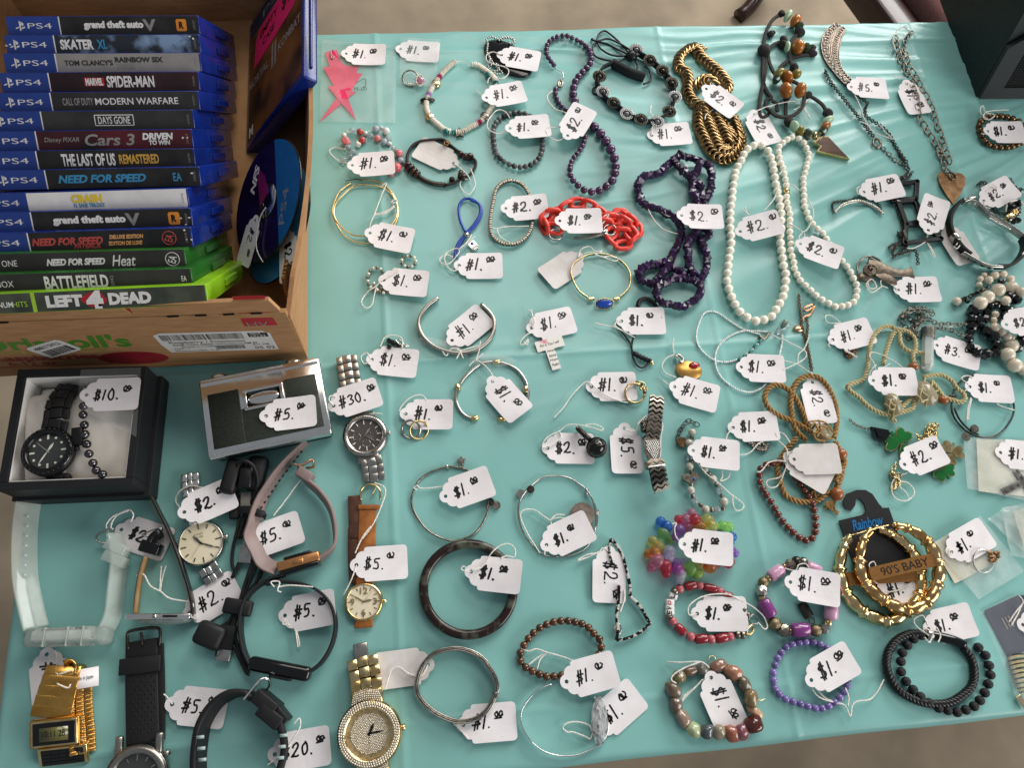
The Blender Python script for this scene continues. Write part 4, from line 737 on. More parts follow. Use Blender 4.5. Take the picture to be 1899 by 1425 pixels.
# chronograph
t_ = thing("wristwatch", "silver steel chronograph watch with charcoal dial and numbered bezel", "watch", pt('E', (1340, 660)))
ctr = pt('E', (1340, 660)); wm = fr3(ctr, pt('E', (1500, 640)) - pt('E', (1180, 690)), pt('E', (1300, 520)) - ctr); m_('charcoal', '4a4240', .4, var=.15, coat=.4)
watch_head(t_, wm, 20.5, M['steel'], M['charcoal'], M['silver'], 'bar', M['lume'], hands=(38, 130), dial_r=15.5, T=9, bez=M['silver'])
for dx, dy in ((8, 0), (-8, 0), (0, -7.5)): add("subdial", xf(tube([Vector((dx + 3.6 * math.cos(a), dy + 3.6 * math.sin(a), 7.6)) * .001 for a in np.linspace(0, 2 * pi, 19)[:-1]], .22, 4, True), wm), M['silver'], t_)
for s, a in (("10", 38), ("20", 102), ("30", 165), ("40", 225), ("50", 290), ("0", 0)): text(s, wm @ rot('Z', -a) @ tr(0, .0184, .0102), 3.6 if len(s) > 1 else 1.8, 2.4, M['ink'], t_)
add("lug", xf(rbox(22, 7, 5, 1.5), wm @ tr(0, .0205, .004)), M['steel'], t_); add("lug", xf(rbox(20, 9, 5, 1.5), wm @ tr(0, -.0215, .004)), M['steel'], t_)
links(t_, pts('E', [(1275, 470, 5), (1235, 330, 5), (1215, 200, 5), (1190, 45, 4)]), 20, M['steel'], pitch=8, t=4, m2=M['silver'], split=(.3, .4, .3)); links(t_, pts('E', [(1372, 815, 5), (1390, 880, 4.5), (1400, 985, 3.4)]), 20, M['steel'], pitch=8, t=4, m2=M['silver'])
# tan leather watch
t_ = thing("wristwatch", "small round gold watch with big numerals on tan leather strap", "watch", pt('F', (1075, 440)))
ctr = pt('F', (1075, 440)); wm = fr3(ctr, pt('F', (1180, 435)) - pt('F', (970, 445)), pt('F', (1072, 340)) - ctr); m_('pearl_dial', 'e9dfc4', .35, c2='dccfb0', scale=30, coat=.5)
watch_head(t_, wm, 16.5, M['gold'], M['pearl_dial'], M['gold'], 'bar', M['gold'], hands=(80, 300), dial_r=14.2, T=6)
for s, x, y in (("12", 0, 9), ("3", 9.6, 0), ("6", 0, -9), ("9", -9.6, 0)): text(s, wm @ tr(x * .001, y * .001, .0055), 6.5 if len(s) > 1 else 3.6, 5.6, M['gold'], t_, bold=.02)
flat(t_, pts('F', [(1078, 345, 3), (1085, 200, 2.4), (1092, 0, 2.2), (1095, -110, 2.5)]), 15.5, 2.6, M['tanleather']); flat(t_, pts('E', [(1252, 1100, 1.6), (1258, 1250, 1.6), (1264, 1425, 1.6)]), 12, 2.4, M['brownleather'], "strap_tail"); flat(t_, pts('F', [(1020, 0, 1.4), (1018, 160, 1.4), (1028, 330, 1.4)]), 12, 2.2, M['brownleather'], "strap_tail")
flat(t_, pts('F', [(1072, 540, 3), (1070, 575, 2), (1070, 592, 1.5)]), 15.5, 2.6, M['tanleather']); boxat(t_, "keeper", pt('E', (1362, 1185), 3.6), pt('E', (1440, 1185)) - pt('E', (1290, 1185)), (20, 4.5, 2.2), M['tanleather'], .8)
add("buckle", tube(cr(pts('E', [(1300, 1130, 3), (1300, 1060, 3.4), (1340, 1018, 3.6), (1400, 1018, 3.6), (1442, 1060, 3.4), (1445, 1130, 3)]), False, 1), 1.0, 8), M['gold'], t_); add("buckle_pin", tube(cr(pts('E', [(1420, 1020, 4), (1400, 1060, 4.2), (1375, 1090, 4)]), False, 1), .7, 6), M['gold'], t_)
# jewelled gold watch
t_ = thing("wristwatch", "large gold watch with a rhinestone covered case and dial", "watch", pt('F', (1115, 1215)))
ctr = pt('F', (1113, 1216)); wm = fr3(ctr, pt('F', (1300, 1195)) - pt('F', (930, 1260)), pt('F', (1085, 1040)) - ctr); m_('rhine', 'fbf6ec', .08, .35, c2='d9ccb0', scale=900, contrast=(.45, .55), rnd=.2); m_('rhinedial', 'd8c49a', .3, .6, c2='b9a070', scale=300)
watch_head(t_, wm, 26, M['gold'], M['rhinedial'], M['ink'], 'bar', M['gold'], hands=(30, 88), dial_r=19, T=11, bez=M['gold'], hl=(.45, .6), n=4)
ST = [mesh("stone", *sphere(1000, 6, 4))][0]
for r_i, nn in ((20.6, 64), (22.3, 70), (24, 76)):
    for k in range(nn): inst("rhinestone", ST, M['rhine'], t_, wm @ rot('Z', 360 * (k + r_i) / nn) @ tr(r_i * .001, 0, .0131) @ Matrix.Diagonal((.0009, .0009, .0007, 1)))
V_ = []
for i in range(-12, 13):
    for j in range(-12, 13):
        x, y = (i + .5 * (j % 2)) * 1.35, j * 1.2
        if math.hypot(x, y) < 15.2: V_.append(xf(sphere(.62, 6, 4), wm @ tr(x * .001, y * .001, .0094)))
add("pave_stones", join(*V_), M['rhine'], t_, kind="stuff"); V_ = []
for s in (1, -1):
    for i in range(-7, 8):
        for j in range(6): V_.append(xf(sphere(.8, 6, 4), wm @ tr((i * 1.7) * (1 - .04 * j) * .001, s * (25.4 + j * 1.7 - abs(i) * .25) * .001, (10.4 - j * .4) * .001)))
add("pave_shoulders", join(*V_), M['rhine'], t_, kind="stuff")
for s in (1, -1): add("shoulder", xf(rbox(27, 15, 8, 3), wm @ tr(0, s * .0275, .0048)), M['gold'], t_)
for s, x, y in (("0", 0, 21.8), ("15", 21.8, 0), ("45", -21.8, 0), ("30", 0, -21.8)):
    add("numeral_plate", xf(rbox(5.5, 5, 1.2, .4), wm @ tr(x * .001, y * .001, .0126)), M['gold'], t_); text(s, wm @ tr(x * .001, y * .001, .0134) @ rot('Z', 0), 3.4 if len(s) > 1 else 2, 3, M['ink'], t_, bold=.02)
links(t_, pts('F', [(1090, 965, 8), (1085, 900, 7), (1072, 830, 5.5), (1062, 768, 4)]), 26, M['gold'], pitch=8.5, t=4, m2=M['palegold'], split=(.33, .34, .33)); boxat(t_, "clasp", pt('F', (1055, 735), 3), pt('F', (1090, 730)) - pt('F', (1020, 745)), (12, 14, 4), M['silver'], 1)
links(t_, pts('F', [(1135, 1440, 6), (1140, 1500, 3)]), 24, M['gold'], pitch=8.5, t=4)
# champagne dial watch
t_ = thing("wristwatch", "steel bracelet watch with plain champagne dial", "watch", pt('C', (1430, 795)))
ctr = pt('C', (1430, 797)); wm = fr3(ctr, pt('C', (1590, 755)) - pt('C', (1290, 840)), pt('C', (1405, 680)) - ctr)
watch_head(t_, wm, 20, M['silver'], M['champagne'], M['oldsilver'], 'bar', M['oldsilver'], hands=(325, 122), dial_r=18.2, T=7); text("JONES", wm @ tr(-.001, .008, .0062), 8, 2, M['oldsilver'], t_); text("NEW YORK", wm @ tr(-.001, .0055, .0062), 8, 1.6, M['oldsilver'], t_)
links(t_, pts('C', [(1455, 950, 5), (1485, 1000, 4), (1520, 1055, 2.5)]), 17, M['silver'], pitch=7, t=3.5, m2=M['chrome'], split=(.36, .28, .36)); links(t_, pts('C', [(1400, 650, 6), (1370, 520, 7), (1345, 400, 4), (1340, 300, 3)]), 16, M['chrome'], pitch=7, t=3.5, split=(.36, .28, .36))
# black perforated strap watch
t_ = thing("wristwatch", "steel watch on a black perforated rubber strap with buckle end up", "watch", pt('D', (1240, 1500)))
flat(t_, pts('D', [(1250, 300, 2.5), (1250, 700, 2.5), (1262, 1210, 4.5)]), 26, 3.2, M['rubber']); flat(t_, pts('D', [(1400, 330, 1.2), (1410, 700, 1.2), (1410, 1180, 2)]), 8, 2, M['rubber'], "under_strap"); boxat(t_, "keeper", pt('D', (1232, 520), 5), pt('D', (1400, 500)) - pt('D', (1100, 535)), (33, 13, 2.6), M['rubber'], .8)
V_ = []
for j in range(15):
    for i in range(4): V_.append(xf(lathe([(.05, 0), (.75, 0), (.75, .1), (.05, .1)], 8), Matrix.Translation(pt('D', (1165 + i * 57 + (28 if j % 2 else 0), 620 + j * 38), 4.25 + j * .11))))
add("perforations", join(*V_), M['ink'], t_, kind="stuff")
add("buckle", tube(cr(pts('D', [(1130, 380, 3), (1120, 260, 4), (1160, 215, 4.4), (1370, 190, 4.4), (1410, 230, 4), (1400, 350, 3)]), False, 1.2), 1.4, 8), M['darkmetal'], t_); add("buckle_pin", tube(cr(pts('D', [(1240, 230, 5), (1250, 290, 5.4), (1252, 345, 5)]), False, 1), 1.2, 6), M['darkmetal'], t_)
ctr = pt('D', (1235, 1500), 1); wm = fr3(ctr, Vector((1, 0, 0)), Vector((0, 1, 0))); watch_head(t_, wm, 24, M['steel'], M['dialblack'], M['silver'], hands=(60, 200), dial_r=17.5, T=10, bez=M['steel'])
for s in (-1, 1): add("lug", xf(rbox(6, 16, 6, 2), wm @ tr(s * .0155, .0235, .006)), M['steel'], t_); 
for s in (35, -35): add("pusher", xf(lathe([(.1, -2), (2.4, -2), (2.4, 3), (.1, 3)], 12), wm @ rot('Z', s) @ tr(.0255, 0, .006) @ rot('Y', 90)), M['steel'], t_)
# calculator watch: a loop lying on its side, head turned up
t_ = thing("wristwatch", "gold digital calculator watch with expanding link bracelet", "watch", pt('D', (500, 1150)))
HX = (pt('D', (662, 1090), 13) - pt('D', (292, 1130), 15)); HM = fr3(pt('D', (478, 1118), 15), HX, pt('D', (455, 1020), 17) - pt('D', (495, 1225), 12))
add("watch_case", xf(rbox(37, 22, 8, 1.8, 3), HM @ tr(0, 0, -.004)), M['bandgold'], t_); add("watch_case_keypad", xf(rbox(37, 16, 8, 1.8, 3), HM @ tr(.005, -.0185, -.0065) @ rot('X', 14)), M['gold'], t_)
add("bezel", xf(rbox(34, 19.5, 1, .5), HM @ tr(0, 0, .0002)), M['gold'], t_); add("glass", xf(rbox(31, 17, .8, .3), HM @ tr(0, 0, .0007)), M['blackgloss'], t_); add("lcd", xf(rbox(21, 10.5, .4, 0), HM @ tr(0, -.0005, .0011)), M['lcd'], t_); text("10:11 28", HM @ tr(0, 0, .00145), 17, 5, M['ink'], t_)
KM = HM @ tr(.005, -.0185, -.0065) @ rot('X', 14) @ tr(0, 0, .0042)
add("keypad", xf(rbox(31, 13, .6, .2), KM), M['black'], t_)
for i in range(5):
    for j in range(4): add("key", xf(rbox(4.6, 2.2, .5, .2), KM @ tr((i - 2) * .0058, (j - 1.5) * .003, .0005)), M['rubber'], t_, False)
Q = cr(pts('D', [(445, 975, 15), (478, 850, 16), (512, 720, 16.5), (545, 600, 16), (565, 530, 14)]), False, 7.2)
for i in range(len(Q) - 1): add("link", xf(rbox(8.6, 29 - i * .8 - (i > 8) * 4, 2.4, .6), fr3(Q[i].lerp(Q[i + 1], .5), Q[i + 1] - Q[i], Vector((-.95, -.1, .28)))), M['bandgold'], t_)
links(t_, pts('D', [(690, 560, 10), (700, 700, 8), (702, 900, 7), (720, 1100, 6), (730, 1300, 6)]), 19, M['bandgold'], pitch=3.4, t=2, split=(.33, .34, .33), up=Vector((-.9, 0, .45)))
add("band_end", sweep(cr(pts('D', [(570, 530, 14), (640, 505, 12), (700, 530, 10.5), (710, 590, 10)]), False, 2), rrect(2, 15, .6), False, Vector((-.3, .3, 1))), M['bandgold'], t_)
boxat(t_, "sticker", pt('D', (690, 645), 12.2), pt('D', (770, 630), 11) - pt('D', (600, 660), 13), (30, 15, .3), M['paper'], 0); text("CASIO Made in Japan", fr3(pt('D', (690, 645), 12.6), pt('D', (770, 630), 11) - pt('D', (600, 660), 13), Vector((0, 1, 0))), 22, 4, M['ink'], t_)
for k in range(3): boxat(t_, "side_button", HM @ Vector((.0192, .006 - k * .007, -.004)), HM.col[0].to_3d(), (1.6, 3.4, 3), M['gold'], .5)
# clear plastic watch standing on edge
t_ = thing("wristwatch", "clear translucent plastic watch standing on its edge", "watch", W(130, 1080))
tl = Vector((-.62, 0, .78))
band(t_, pts('C', [(205, 470, 9), (180, 650, 9), (172, 850, 9), (180, 1050, 9), (215, 1230, 9), (255, 1390, 9)]), 21, 2.2, M['smoke'], tl)
for k in range(7): bead(t_, pt('C', (196 - k * 4 + (k > 4) * 3, 600 + k * 69), 12.2), 1.9, M['white'], "strap_hole")
band(t_, pts('D', [(880, 300, 9), (950, 180, 9), (1000, 50, 9)]) + pts('C', [(818, 1110, 9), (832, 990, 9), (838, 870, 9), (808, 720, 9)]), 18, 3, M['smoke'], Vector((-.4, 0, .9)))
for y, x in ((825, 828), (905, 815)): boxat(t_, "keeper", pt('C', (x, y), 11), pt('C', (x + 80, y + 30), 11) - pt('C', (x - 60, y - 30), 11), (19, 9, 14), M['smoke'], 1)
add("buckle", sweep(cr(pts('C', [(800, 690, 14), (740, 700, 14), (675, 745, 11), (700, 785, 7), (760, 790, 5)]), False, 1.2), rrect(1.4, 2.6, .4), False, Vector((0, 0, 1))), M['silver'], t_)
a_, b_ = pt('D', (300, 270), 9), pt('D', (880, 250), 9); hm = fr3(a_.lerp(b_, .5), b_ - a_, Vector((0, 0, 1)))
hd = add("watch_case", xf(rbox(66, 20, 15, 4, 3), hm @ tr(.002, 0, .001)), M['clearplastic'], t_); add("movement", xf(rbox(46, 13, 7, 1), hm @ tr(-.002, 0, 0)), M['white'], t_); add("movement_board", xf(rbox(20, 12, 1, .2), hm @ tr(-.008, 0, -.0042)), M['p_silver'], t_); add("chip", xf(rbox(5, 5, 1, .2), hm @ tr(.010, .001, -.0042)), M['rubber'], t_)
for x in (-14, 4, 16): add("case_rib", xf(rbox(1.2, 20.6, 15.6, .4), hm @ tr(x * .001, 0, .001)), M['smoke'], t_)
text("armitron", hm @ tr(.014, .0, .0088), 20, 4, M['p_white'], t_)
# slim leather watch on edge
t_ = thing("wristwatch", "slim silver watch on black and tan leather strap standing on edge with its buckle open", "watch", W(300, 1080))
band(t_, pts('C', [(1068, 455, 8), (1120, 560, 8), (1190, 700, 8), (1260, 880, 8), (1320, 1060, 8), (1355, 1200, 8), (1362, 1310, 8)]), 15, 2.0, M['black'], Vector((.12, 0, 1))); band(t_, pts('C', [(1062, 458, 8), (1113, 563, 8), (1183, 703, 8), (1253, 883, 8), (1313, 1063, 8), (1347, 1203, 8)]), 14, 1.0, M['beigeleather'], Vector((.12, 0, 1)), name="strap_lining")
band(t_, pts('C', [(958, 1290, 8), (968, 1180, 8), (990, 1030, 8), (1030, 890, 8)]), 15, 3.2, M['beigeleather'], Vector((.25, 0, 1))); band(t_, pts('C', [(950, 1290, 8), (958, 1180, 8), (980, 1030, 8), (1020, 890, 8)]), 15, 1.2, M['black'], Vector((.25, 0, 1)), name="strap_back")
boxat(t_, "keeper", pt('C', (1066, 825), 10), pt('C', (1105, 835), 10) - pt('C', (1030, 815), 10), (17, 10, 12), M['blackgloss'], 1); band(t_, pts('C', [(1060, 790, 10), (1090, 740, 11), (1135, 715, 11)]), 13, 5, M['black'], name="strap_end")
add("buckle", tube(cr(pts('C', [(1000, 730, 11), (1070, 700, 13), (1130, 685, 14), (1140, 705, 10), (1060, 740, 9), (1005, 735, 11)]), False, 1), .7, 6), M['silver'], t_)
a_, b_ = pt('D', (1175, 100), 9), pt('D', (1690, 95), 9); hm = fr3(a_.lerp(b_, .5), b_ - a_, Vector((0, 0, 1)))
add("watch_case", xf(rbox(52, 24, 5, 1.4, 3), hm), M['chrome'], t_); add("crystal", xf(sphere(1000, 24, 12), hm @ tr(.002, 0, .0028) @ Matrix.Diagonal((.022, .0105, .0035, 1))), M['clearplastic'], t_); add("crown", xf(lathe([(.1, -1), (1.8, -1), (1.8, 2), (.1, 2.2)], 12), hm @ tr(-.002, .0122, 0) @ rot('X', -90)), M['silver'], t_); add("side_slot", xf(rbox(12, 1, 2, .2), hm @ tr(.010, .012, 0)), M['darkmetal'], t_)
# taupe fitness band
t_ = thing("fitness_band", "taupe rubber fitness band with rose gold case and gold buckle", "fitness band", W(545, 980))
band(t_, pts('E', [(890, 690, 9), (800, 780, 9), (700, 895, 9), (620, 1010, 9), (550, 1130, 9), (495, 1290, 9), (470, 1400, 8)]) + pts('F', [(440, 130, 8), (480, 205, 8), (560, 245, 8)]), 15, 2.2, M['taupe'], Vector((-.6, -.55, .7)))
for k in range(13): boxat(t_, "strap_hole", pt('E', (850 - k * 27.5, 768 + k * 36 + (k > 6) * (k - 6) * 5), 11.5), Vector((-.6, -.7, .1)), (2.4, 1.4, 1.2), M['ink'], 0)
band(t_, pts('E', [(830, 880, 8), (890, 985, 8), (980, 1070, 8), (1060, 1180, 8), (1098, 1310, 8)]) + pts('F', [(900, 80, 8), (870, 140, 8), (800, 190, 8)]), 14, 3, M['taupe'], Vector((.25, .15, 1)))
boxat(t_, "keeper", pt('E', (880, 945), 9), pt('E', (930, 965), 9) - pt('E', (830, 905), 9), (15, 9, 13), M['taupe'], 1); add("buckle", sweep(cr(pts('E', [(790, 860, 13), (850, 868, 13), (930, 830, 12), (940, 880, 7), (890, 890, 5)]), False, 1), rrect(1.6, 4, .5), False, Vector((0, 0, 1))), M['rosegold'], t_)
a_, b_ = pt('F', (580, 235), 9), pt('F', (800, 172), 9); hm = fr3(a_.lerp(b_, .5), b_ - a_, Vector((0, 0, 1)))
add("tracker_case", xf(rbox(37, 14, 9, 2, 3), hm @ tr(0, 0, .0)), M['rosecase'], t_); add("button", xf(rbox(9, 2, 3.4, 1), hm @ tr(0, .0074, 0)), M['rosecase'], t_); add("screen", xf(rbox(34, 15, 4, 1.5), hm @ tr(0, 0, .0055)), M['blackgloss'], t_); add("sensor_back", xf(rbox(24, 12, 3, 1.2), hm @ tr(0, 0, -.0055)), M['blackgloss'], t_)
# black fitness band
t_ = thing("fitness_band", "thin black rubber fitness band standing open on its edge", "fitness band", W(540, 1160))
band(t_, pts('F', [(400, 812, 8), (362, 730, 8), (342, 620, 8), (346, 510, 8), (380, 410, 8), (440, 350, 8), (520, 305, 8), (600, 280, 8)]), 13, 2.4, M['rubber']); band(t_, pts('F', [(740, 862, 8), (820, 800, 8), (880, 700, 8), (905, 590, 8), (893, 490, 8), (850, 415, 8), (780, 360, 8), (690, 330, 8), (570, 318, 8), (490, 335, 8)]), 13, 2.4, M['rubber'])
a_, b_ = pt('F', (420, 805), 8), pt('F', (735, 868), 8); hm = fr3(a_.lerp(b_, .5), b_ - a_, Vector((0, 0, 1))); add("tracker_case", xf(rbox(52, 15, 12, 4, 4), hm), M['blackgloss'], t_); add("sensor_back", xf(rbox(18, 10, 3, 1), hm @ tr(.002, 0, .0065)), M['rubber'], t_)
# slotted rubber strap
t_ = thing("watch_strap", "black rubber sports strap with slots and steel buckle", "strap", W(440, 1370))
band(t_, pts('F', [(110, 1560, 11), (90, 1430, 11), (95, 1300, 11), (120, 1170, 11), (185, 1060, 11), (280, 990, 11), (375, 980, 11), (420, 1010, 11)]), 22, 5, M['rubber'], Vector((-.15, .1, 1))); band(t_, pts('F', [(490, 1040, 11), (550, 1120, 11), (590, 1220, 11), (600, 1320, 11), (575, 1430, 11), (560, 1500, 11)]), 20, 6, M['rubber'], Vector((.2, 0, 1)))
for y in (1243, 1310, 1377): boxat(t_, "slot", pt('F', (100 + (y - 1243) * .1, y), 22.4), Vector((1, 0, 0)), (6, 2.4, .6), M['slotgrey'], 0); boxat(t_, "slot", pt('F', (595 - (y - 1243) * .15, y - 10), 21.8), Vector((1, 0, 0)), (6, 2.4, .6), M['slotgrey'], 0)
for x, y in ((500, 1035), (530, 1115)): boxat(t_, "keeper", pt('F', (x, y), 12), Vector((.75, -.65, 0)), (21, 11, 24 + y * .002), M['rubber'], 1)
boxat(t_, "strap_tail", pt('F', (585, 1090), 11), Vector((.6, -.75, 0)), (18, 5, 19.3), M['rubber'], 1); add("buckle", sweep(cr(pts('F', [(360, 1020, 20), (410, 960, 21), (455, 905, 21), (500, 895, 18), (515, 930, 10), (490, 970, 5)]), False, 1.2), rrect(1.8, 4, .5), False, Vector((0, 0, 1))), M['chrome'], t_)
# charging cables
def cable(th, t, P, r=1.5, z=2): add("cable", tube(cr(pts(t, P, z), False, 2), r, 8), M['rubber'], th)
t_ = thing("charging_cable", "black charging cable with clip ends tied beside the taupe fitness band", "cable", W(450, 920))
boxat(t_, "charging_clip", pt('E', (330, 960), 10), Vector((.25, 1, 0)), (32, 14, 18), M['rubber'], 4); boxat(t_, "charging_clip", pt('E', (510, 930), 8), Vector((.2, 1, 0)), (32, 18, 13), M['rubber'], 5); boxat(t_, "clip_jaw", pt('E', (430, 960), 16), Vector((.1, 1, 0)), (20, 12, 5), M['black'], 2)
cable(t_, 'E', [(360, 860, 20), (420, 835, 23), (490, 880, 22), (520, 980, 16), (500, 1090, 10), (450, 1190, 5), (410, 1300, 4), (370, 1425, 4)], 1.7); cable(t_, 'E', [(360, 1090, 6), (410, 1190, 4), (440, 1290, 4), (390, 1425, 3)]); cable(t_, 'C', [(1690, 600, 4), (1670, 700, 4), (1640, 830, 3), (1635, 940, 3), (1665, 985, 3), (1700, 900, 4), (1740, 780, 5), (1750, 640, 5)]); cable(t_, 'C', [(1740, 800, 3), (1700, 900, 3), (1660, 980, 3), (1635, 1035, 2)], 1.7)
boxat(t_, "usb_plug", pt('C', (1735, 865), 4), Vector((.15, 1, 0)), (16, 11, 4.5), M['silver'], .6); boxat(t_, "connector", pt('E', (432, 1130), 6), Vector((0, 1, 0)), (14, 9, 5), mat('warmgrey', '8a857c', .5, var=.1), 1); add("cable_tie", sweep(cr(pts('E', [(330, 1225, 5), (430, 1205, 10), (545, 1235, 11), (560, 1255, 6)]), False, 1.5), rrect(7, 1.6, .4), False, Vector((0, 0, 1))), M['rubber'], t_)
boxat(t_, "tie_head", pt('E', (345, 1225), 5), Vector((1, .1, 0)), (9, 12, 6), M['rubber'], 1.5)
t_ = thing("charging_cable", "black charging cable bundled with a strap beside the black fitness band", "cable", W(430, 1120))
for P in ([(330, 450), (390, 330), (430, 230), (460, 240), (440, 310), (380, 390), (330, 480)], [(335, 440), (370, 320), (410, 215), (445, 200), (465, 260), (420, 340), (350, 440)], [(310, 490), (260, 580), (215, 680), (200, 765), (235, 720), (290, 600), (320, 500)], [(330, 490), (300, 600), (330, 720), (370, 820), (390, 870), (370, 850), (320, 740), (280, 640), (310, 500)], [(270, 560), (220, 590), (190, 610)]): cable(t_, 'F', P, 1.6, random.uniform(2, 6))
boxat(t_, "charger_head", pt('F', (160, 638), 7), Vector((.8, -.4, 0)), (24, 20, 14), M['rubber'], 4); boxat(t_, "usb_plug", pt('F', (262, 650), 4), Vector((.2, 1, 0)), (20, 14, 7), M['rubber'], 1.5); boxat(t_, "usb_shell", pt('F', (248, 728), 4), Vector((.2, 1, 0)), (17, 11.5, 4.6), M['silver'], .6)
boxat(t_, "cable_tie", pt('F', (325, 470), 7), Vector((1, -.25, 0)), (24, 13, 8), M['rubber'], 2)
# ------------------------------------------------------------------ bracelets and bangles
TL['d'] = (1700, 440, 5.0905); TL['e'] = (1380, 0, 4.4545)
def beads(th, P, d, m, closed=True, name="bead", me=None, sc=(1, 1, 1), gap=1.0, dz=0.0, orient=True):
    """evenly strung beads along world path P; d mm or function of 0..1; m material or list/function"""
    Q = cr(P, closed, .5); acc = [0]
    for i in range(1, len(Q)): acc.append(acc[-1] + (Q[i] - Q[i - 1]).length * 1000)
    tot = acc[-1]; T = tangents(Q, closed); s = 0; pos = []; dd = d if callable(d) else (lambda u: d)
    while s < tot - (dd(min(1, s / tot)) * .45 * sc[0] if closed else 0):
        dm = dd(min(1, s / tot)); pos.append((s, dm)); s += dm * gap * sc[0]
    k = tot / s if closed else 1; j = 0
    for n, (s, dm) in enumerate(pos):
        s *= k
        while j < len(acc) - 2 and acc[j + 1] < s: j += 1
        mm = m(n) if callable(m) else (m[n % len(m)] if isinstance(m, list) else m)
        p = Q[j] + Vector((0, 0, dm * .0005 * max(sc[1:]) * .96 + dz * .001))
        bead(th, p, dm, mm, name, (me(n) if callable(me) else me), T[j] if orient else None, sc)
def loop(th, P, r, m, closed=True, name="ring", k=8, step=1.6, prof=None, up=None):
    Q = cr(P, closed, step); return add(name, sweep(Q, prof or circ(r, k), closed, up or (Vector((0, 0, 1)) if prof else None)), m, th)
def chain(th, P, L, w, r, m, name="chain", closed=False, flatn=False, k=4, seg=8):
    """small links joined into one part (each only a few pixels)"""
    Q = cr(P, closed, L * .72); T = tangents(Q, closed); one = [Vector((L / 2 * math.cos(a) - 0, w / 2 * math.sin(a), 0)) * .001 for a in np.linspace(0, 2 * pi, seg + 1)[:-1]]
    base = tube(one, r, k, True); out = []
    for i, q in enumerate(Q): out.append(xf(base, fr3(q, T[i] + Vector((0, 0, 1e-4)), Vector((0, 0, 1)).cross(T[i])) @ rot('X', (35 if i % 2 else -45) if not flatn else (50 + random.uniform(-15, 15)))))
    return add(name, join(*out), m, th, kind="stuff")
LM = {}
def bigchain(th, P, L, w, r, m, closed=False, name="link", pitch=.72, angs=(40, -40), k=8, seg=20, yaw=0):
    key = (L, w, r)
    if key not in LM:
        sq = [Vector((math.copysign(abs(math.cos(a)) ** .7, math.cos(a)) * L / 2, math.copysign(abs(math.sin(a)) ** .8, math.sin(a)) * w / 2, 0)) * .001 for a in np.linspace(0, 2 * pi, seg + 1)[:-1]]; LM[key] = mesh("link", *tube(sq, r, k, True))
    Q = cr(P, closed, L * pitch); T = tangents(Q, closed)
    for i, q in enumerate(Q): inst(name, LM[key], m, th, fr3(q, T[i], Vector((0, 0, 1)).cross(T[i])) @ rot('Z', yaw) @ rot('X', angs[i % len(angs)] + random.uniform(-8, 8)))
def facet(n, s): # irregular stone
    bm = bmesh.new(); bmesh.ops.create_icosphere(bm, subdivisions=1, radius=1)
    r = random.Random(s)
    for v in bm.verts: v.co = Vector((v.co.x * r.uniform(.7, 1.2), v.co.y * r.uniform(.6, 1.1), v.co.z * r.uniform(.6, 1.1)))
    me = bpy.data.meshes.new(n); bm.to_mesh(me); bm.free(); return me
CHIP = [facet("chip", i) for i in range(8)]
def pebble(s):
    bm = bmesh.new(); bmesh.ops.create_icosphere(bm, subdivisions=3, radius=1)
    for v in bm.verts: v.co *= 1 + .28 * noise.noise(v.co * 1.1 + Vector((s * 7, s, 0)))
    me = bpy.data.meshes.new("pebble"); bm.to_mesh(me); bm.free(); me.polygons.foreach_set("use_smooth", [True] * len(me.polygons)); return me
PEB = [pebble(i) for i in range(6)]
def gem(n=8):
    V, F = lathe([(.01, -1), (.62, -.86), (1, -.3), (1, .3), (.62, .86), (.01, 1)], n); return mesh("facet", [v * 1000 for v in V], F, False)
GEM = gem(8); BARREL = mesh("barrel", *[[v * 1000 for v in lathe([(.01, -1), (.78, -1), (.97, -.8), (1, 0), (.97, .8), (.78, 1), (.01, 1)], 18)[0]], lathe([(.01, -1), (.78, -1), (.97, -.8), (1, 0), (.97, .8), (.78, 1), (.01, 1)], 18)[1]])
DISC = mesh("disc", *[[v * 1000 for v in lathe([(.01, -1), (.9, -1), (1, -.6), (1, .6), (.9, 1), (.01, 1)], 16)[0]], lathe([(.01, -1), (.9, -1), (1, -.6), (1, .6), (.9, 1), (.01, 1)], 16)[1]])
def zalong(x): return fr3(Vector((0, 0, 0)), x, Vector((0, 0, 1)).cross(x)) @ rot('Y', 90)
def barrel(th, p, x, L, d, m, name="bead", me=None): return inst(name, me or BARREL, m, th, Matrix.Translation(p) @ zalong(x) @ Matrix.Diagonal((d * .0005, d * .0005, L * .0005, 1)))
def ell(t, c, rx, ry, n=20, a0=0, z=0, rotd=0):
    R_ = math.radians(rotd); return [pt(t, (c[0] + rx * math.cos(a) * math.cos(R_) - ry * math.sin(a) * math.sin(R_), c[1] + rx * math.cos(a) * math.sin(R_) + ry * math.sin(a) * math.cos(R_)), z) for a in np.linspace(a0, a0 + 2 * pi, n + 1)[:-1]]
# --- tortoiseshell bangle
m_('tortoise', '22120d', .25, c2='55584a', scale=70, contrast=(.5, .64), coat=.2)
t_ = thing("bangle", "thick round tortoiseshell plastic bangle", "bangle", pt('W', (800, 440)))
loop(t_, ell('W', (800, 445), 395, 400, 32, z=4.2), 4.3, M['tortoise'], prof=rrect(8.4, 8.4, 3.4, 4))
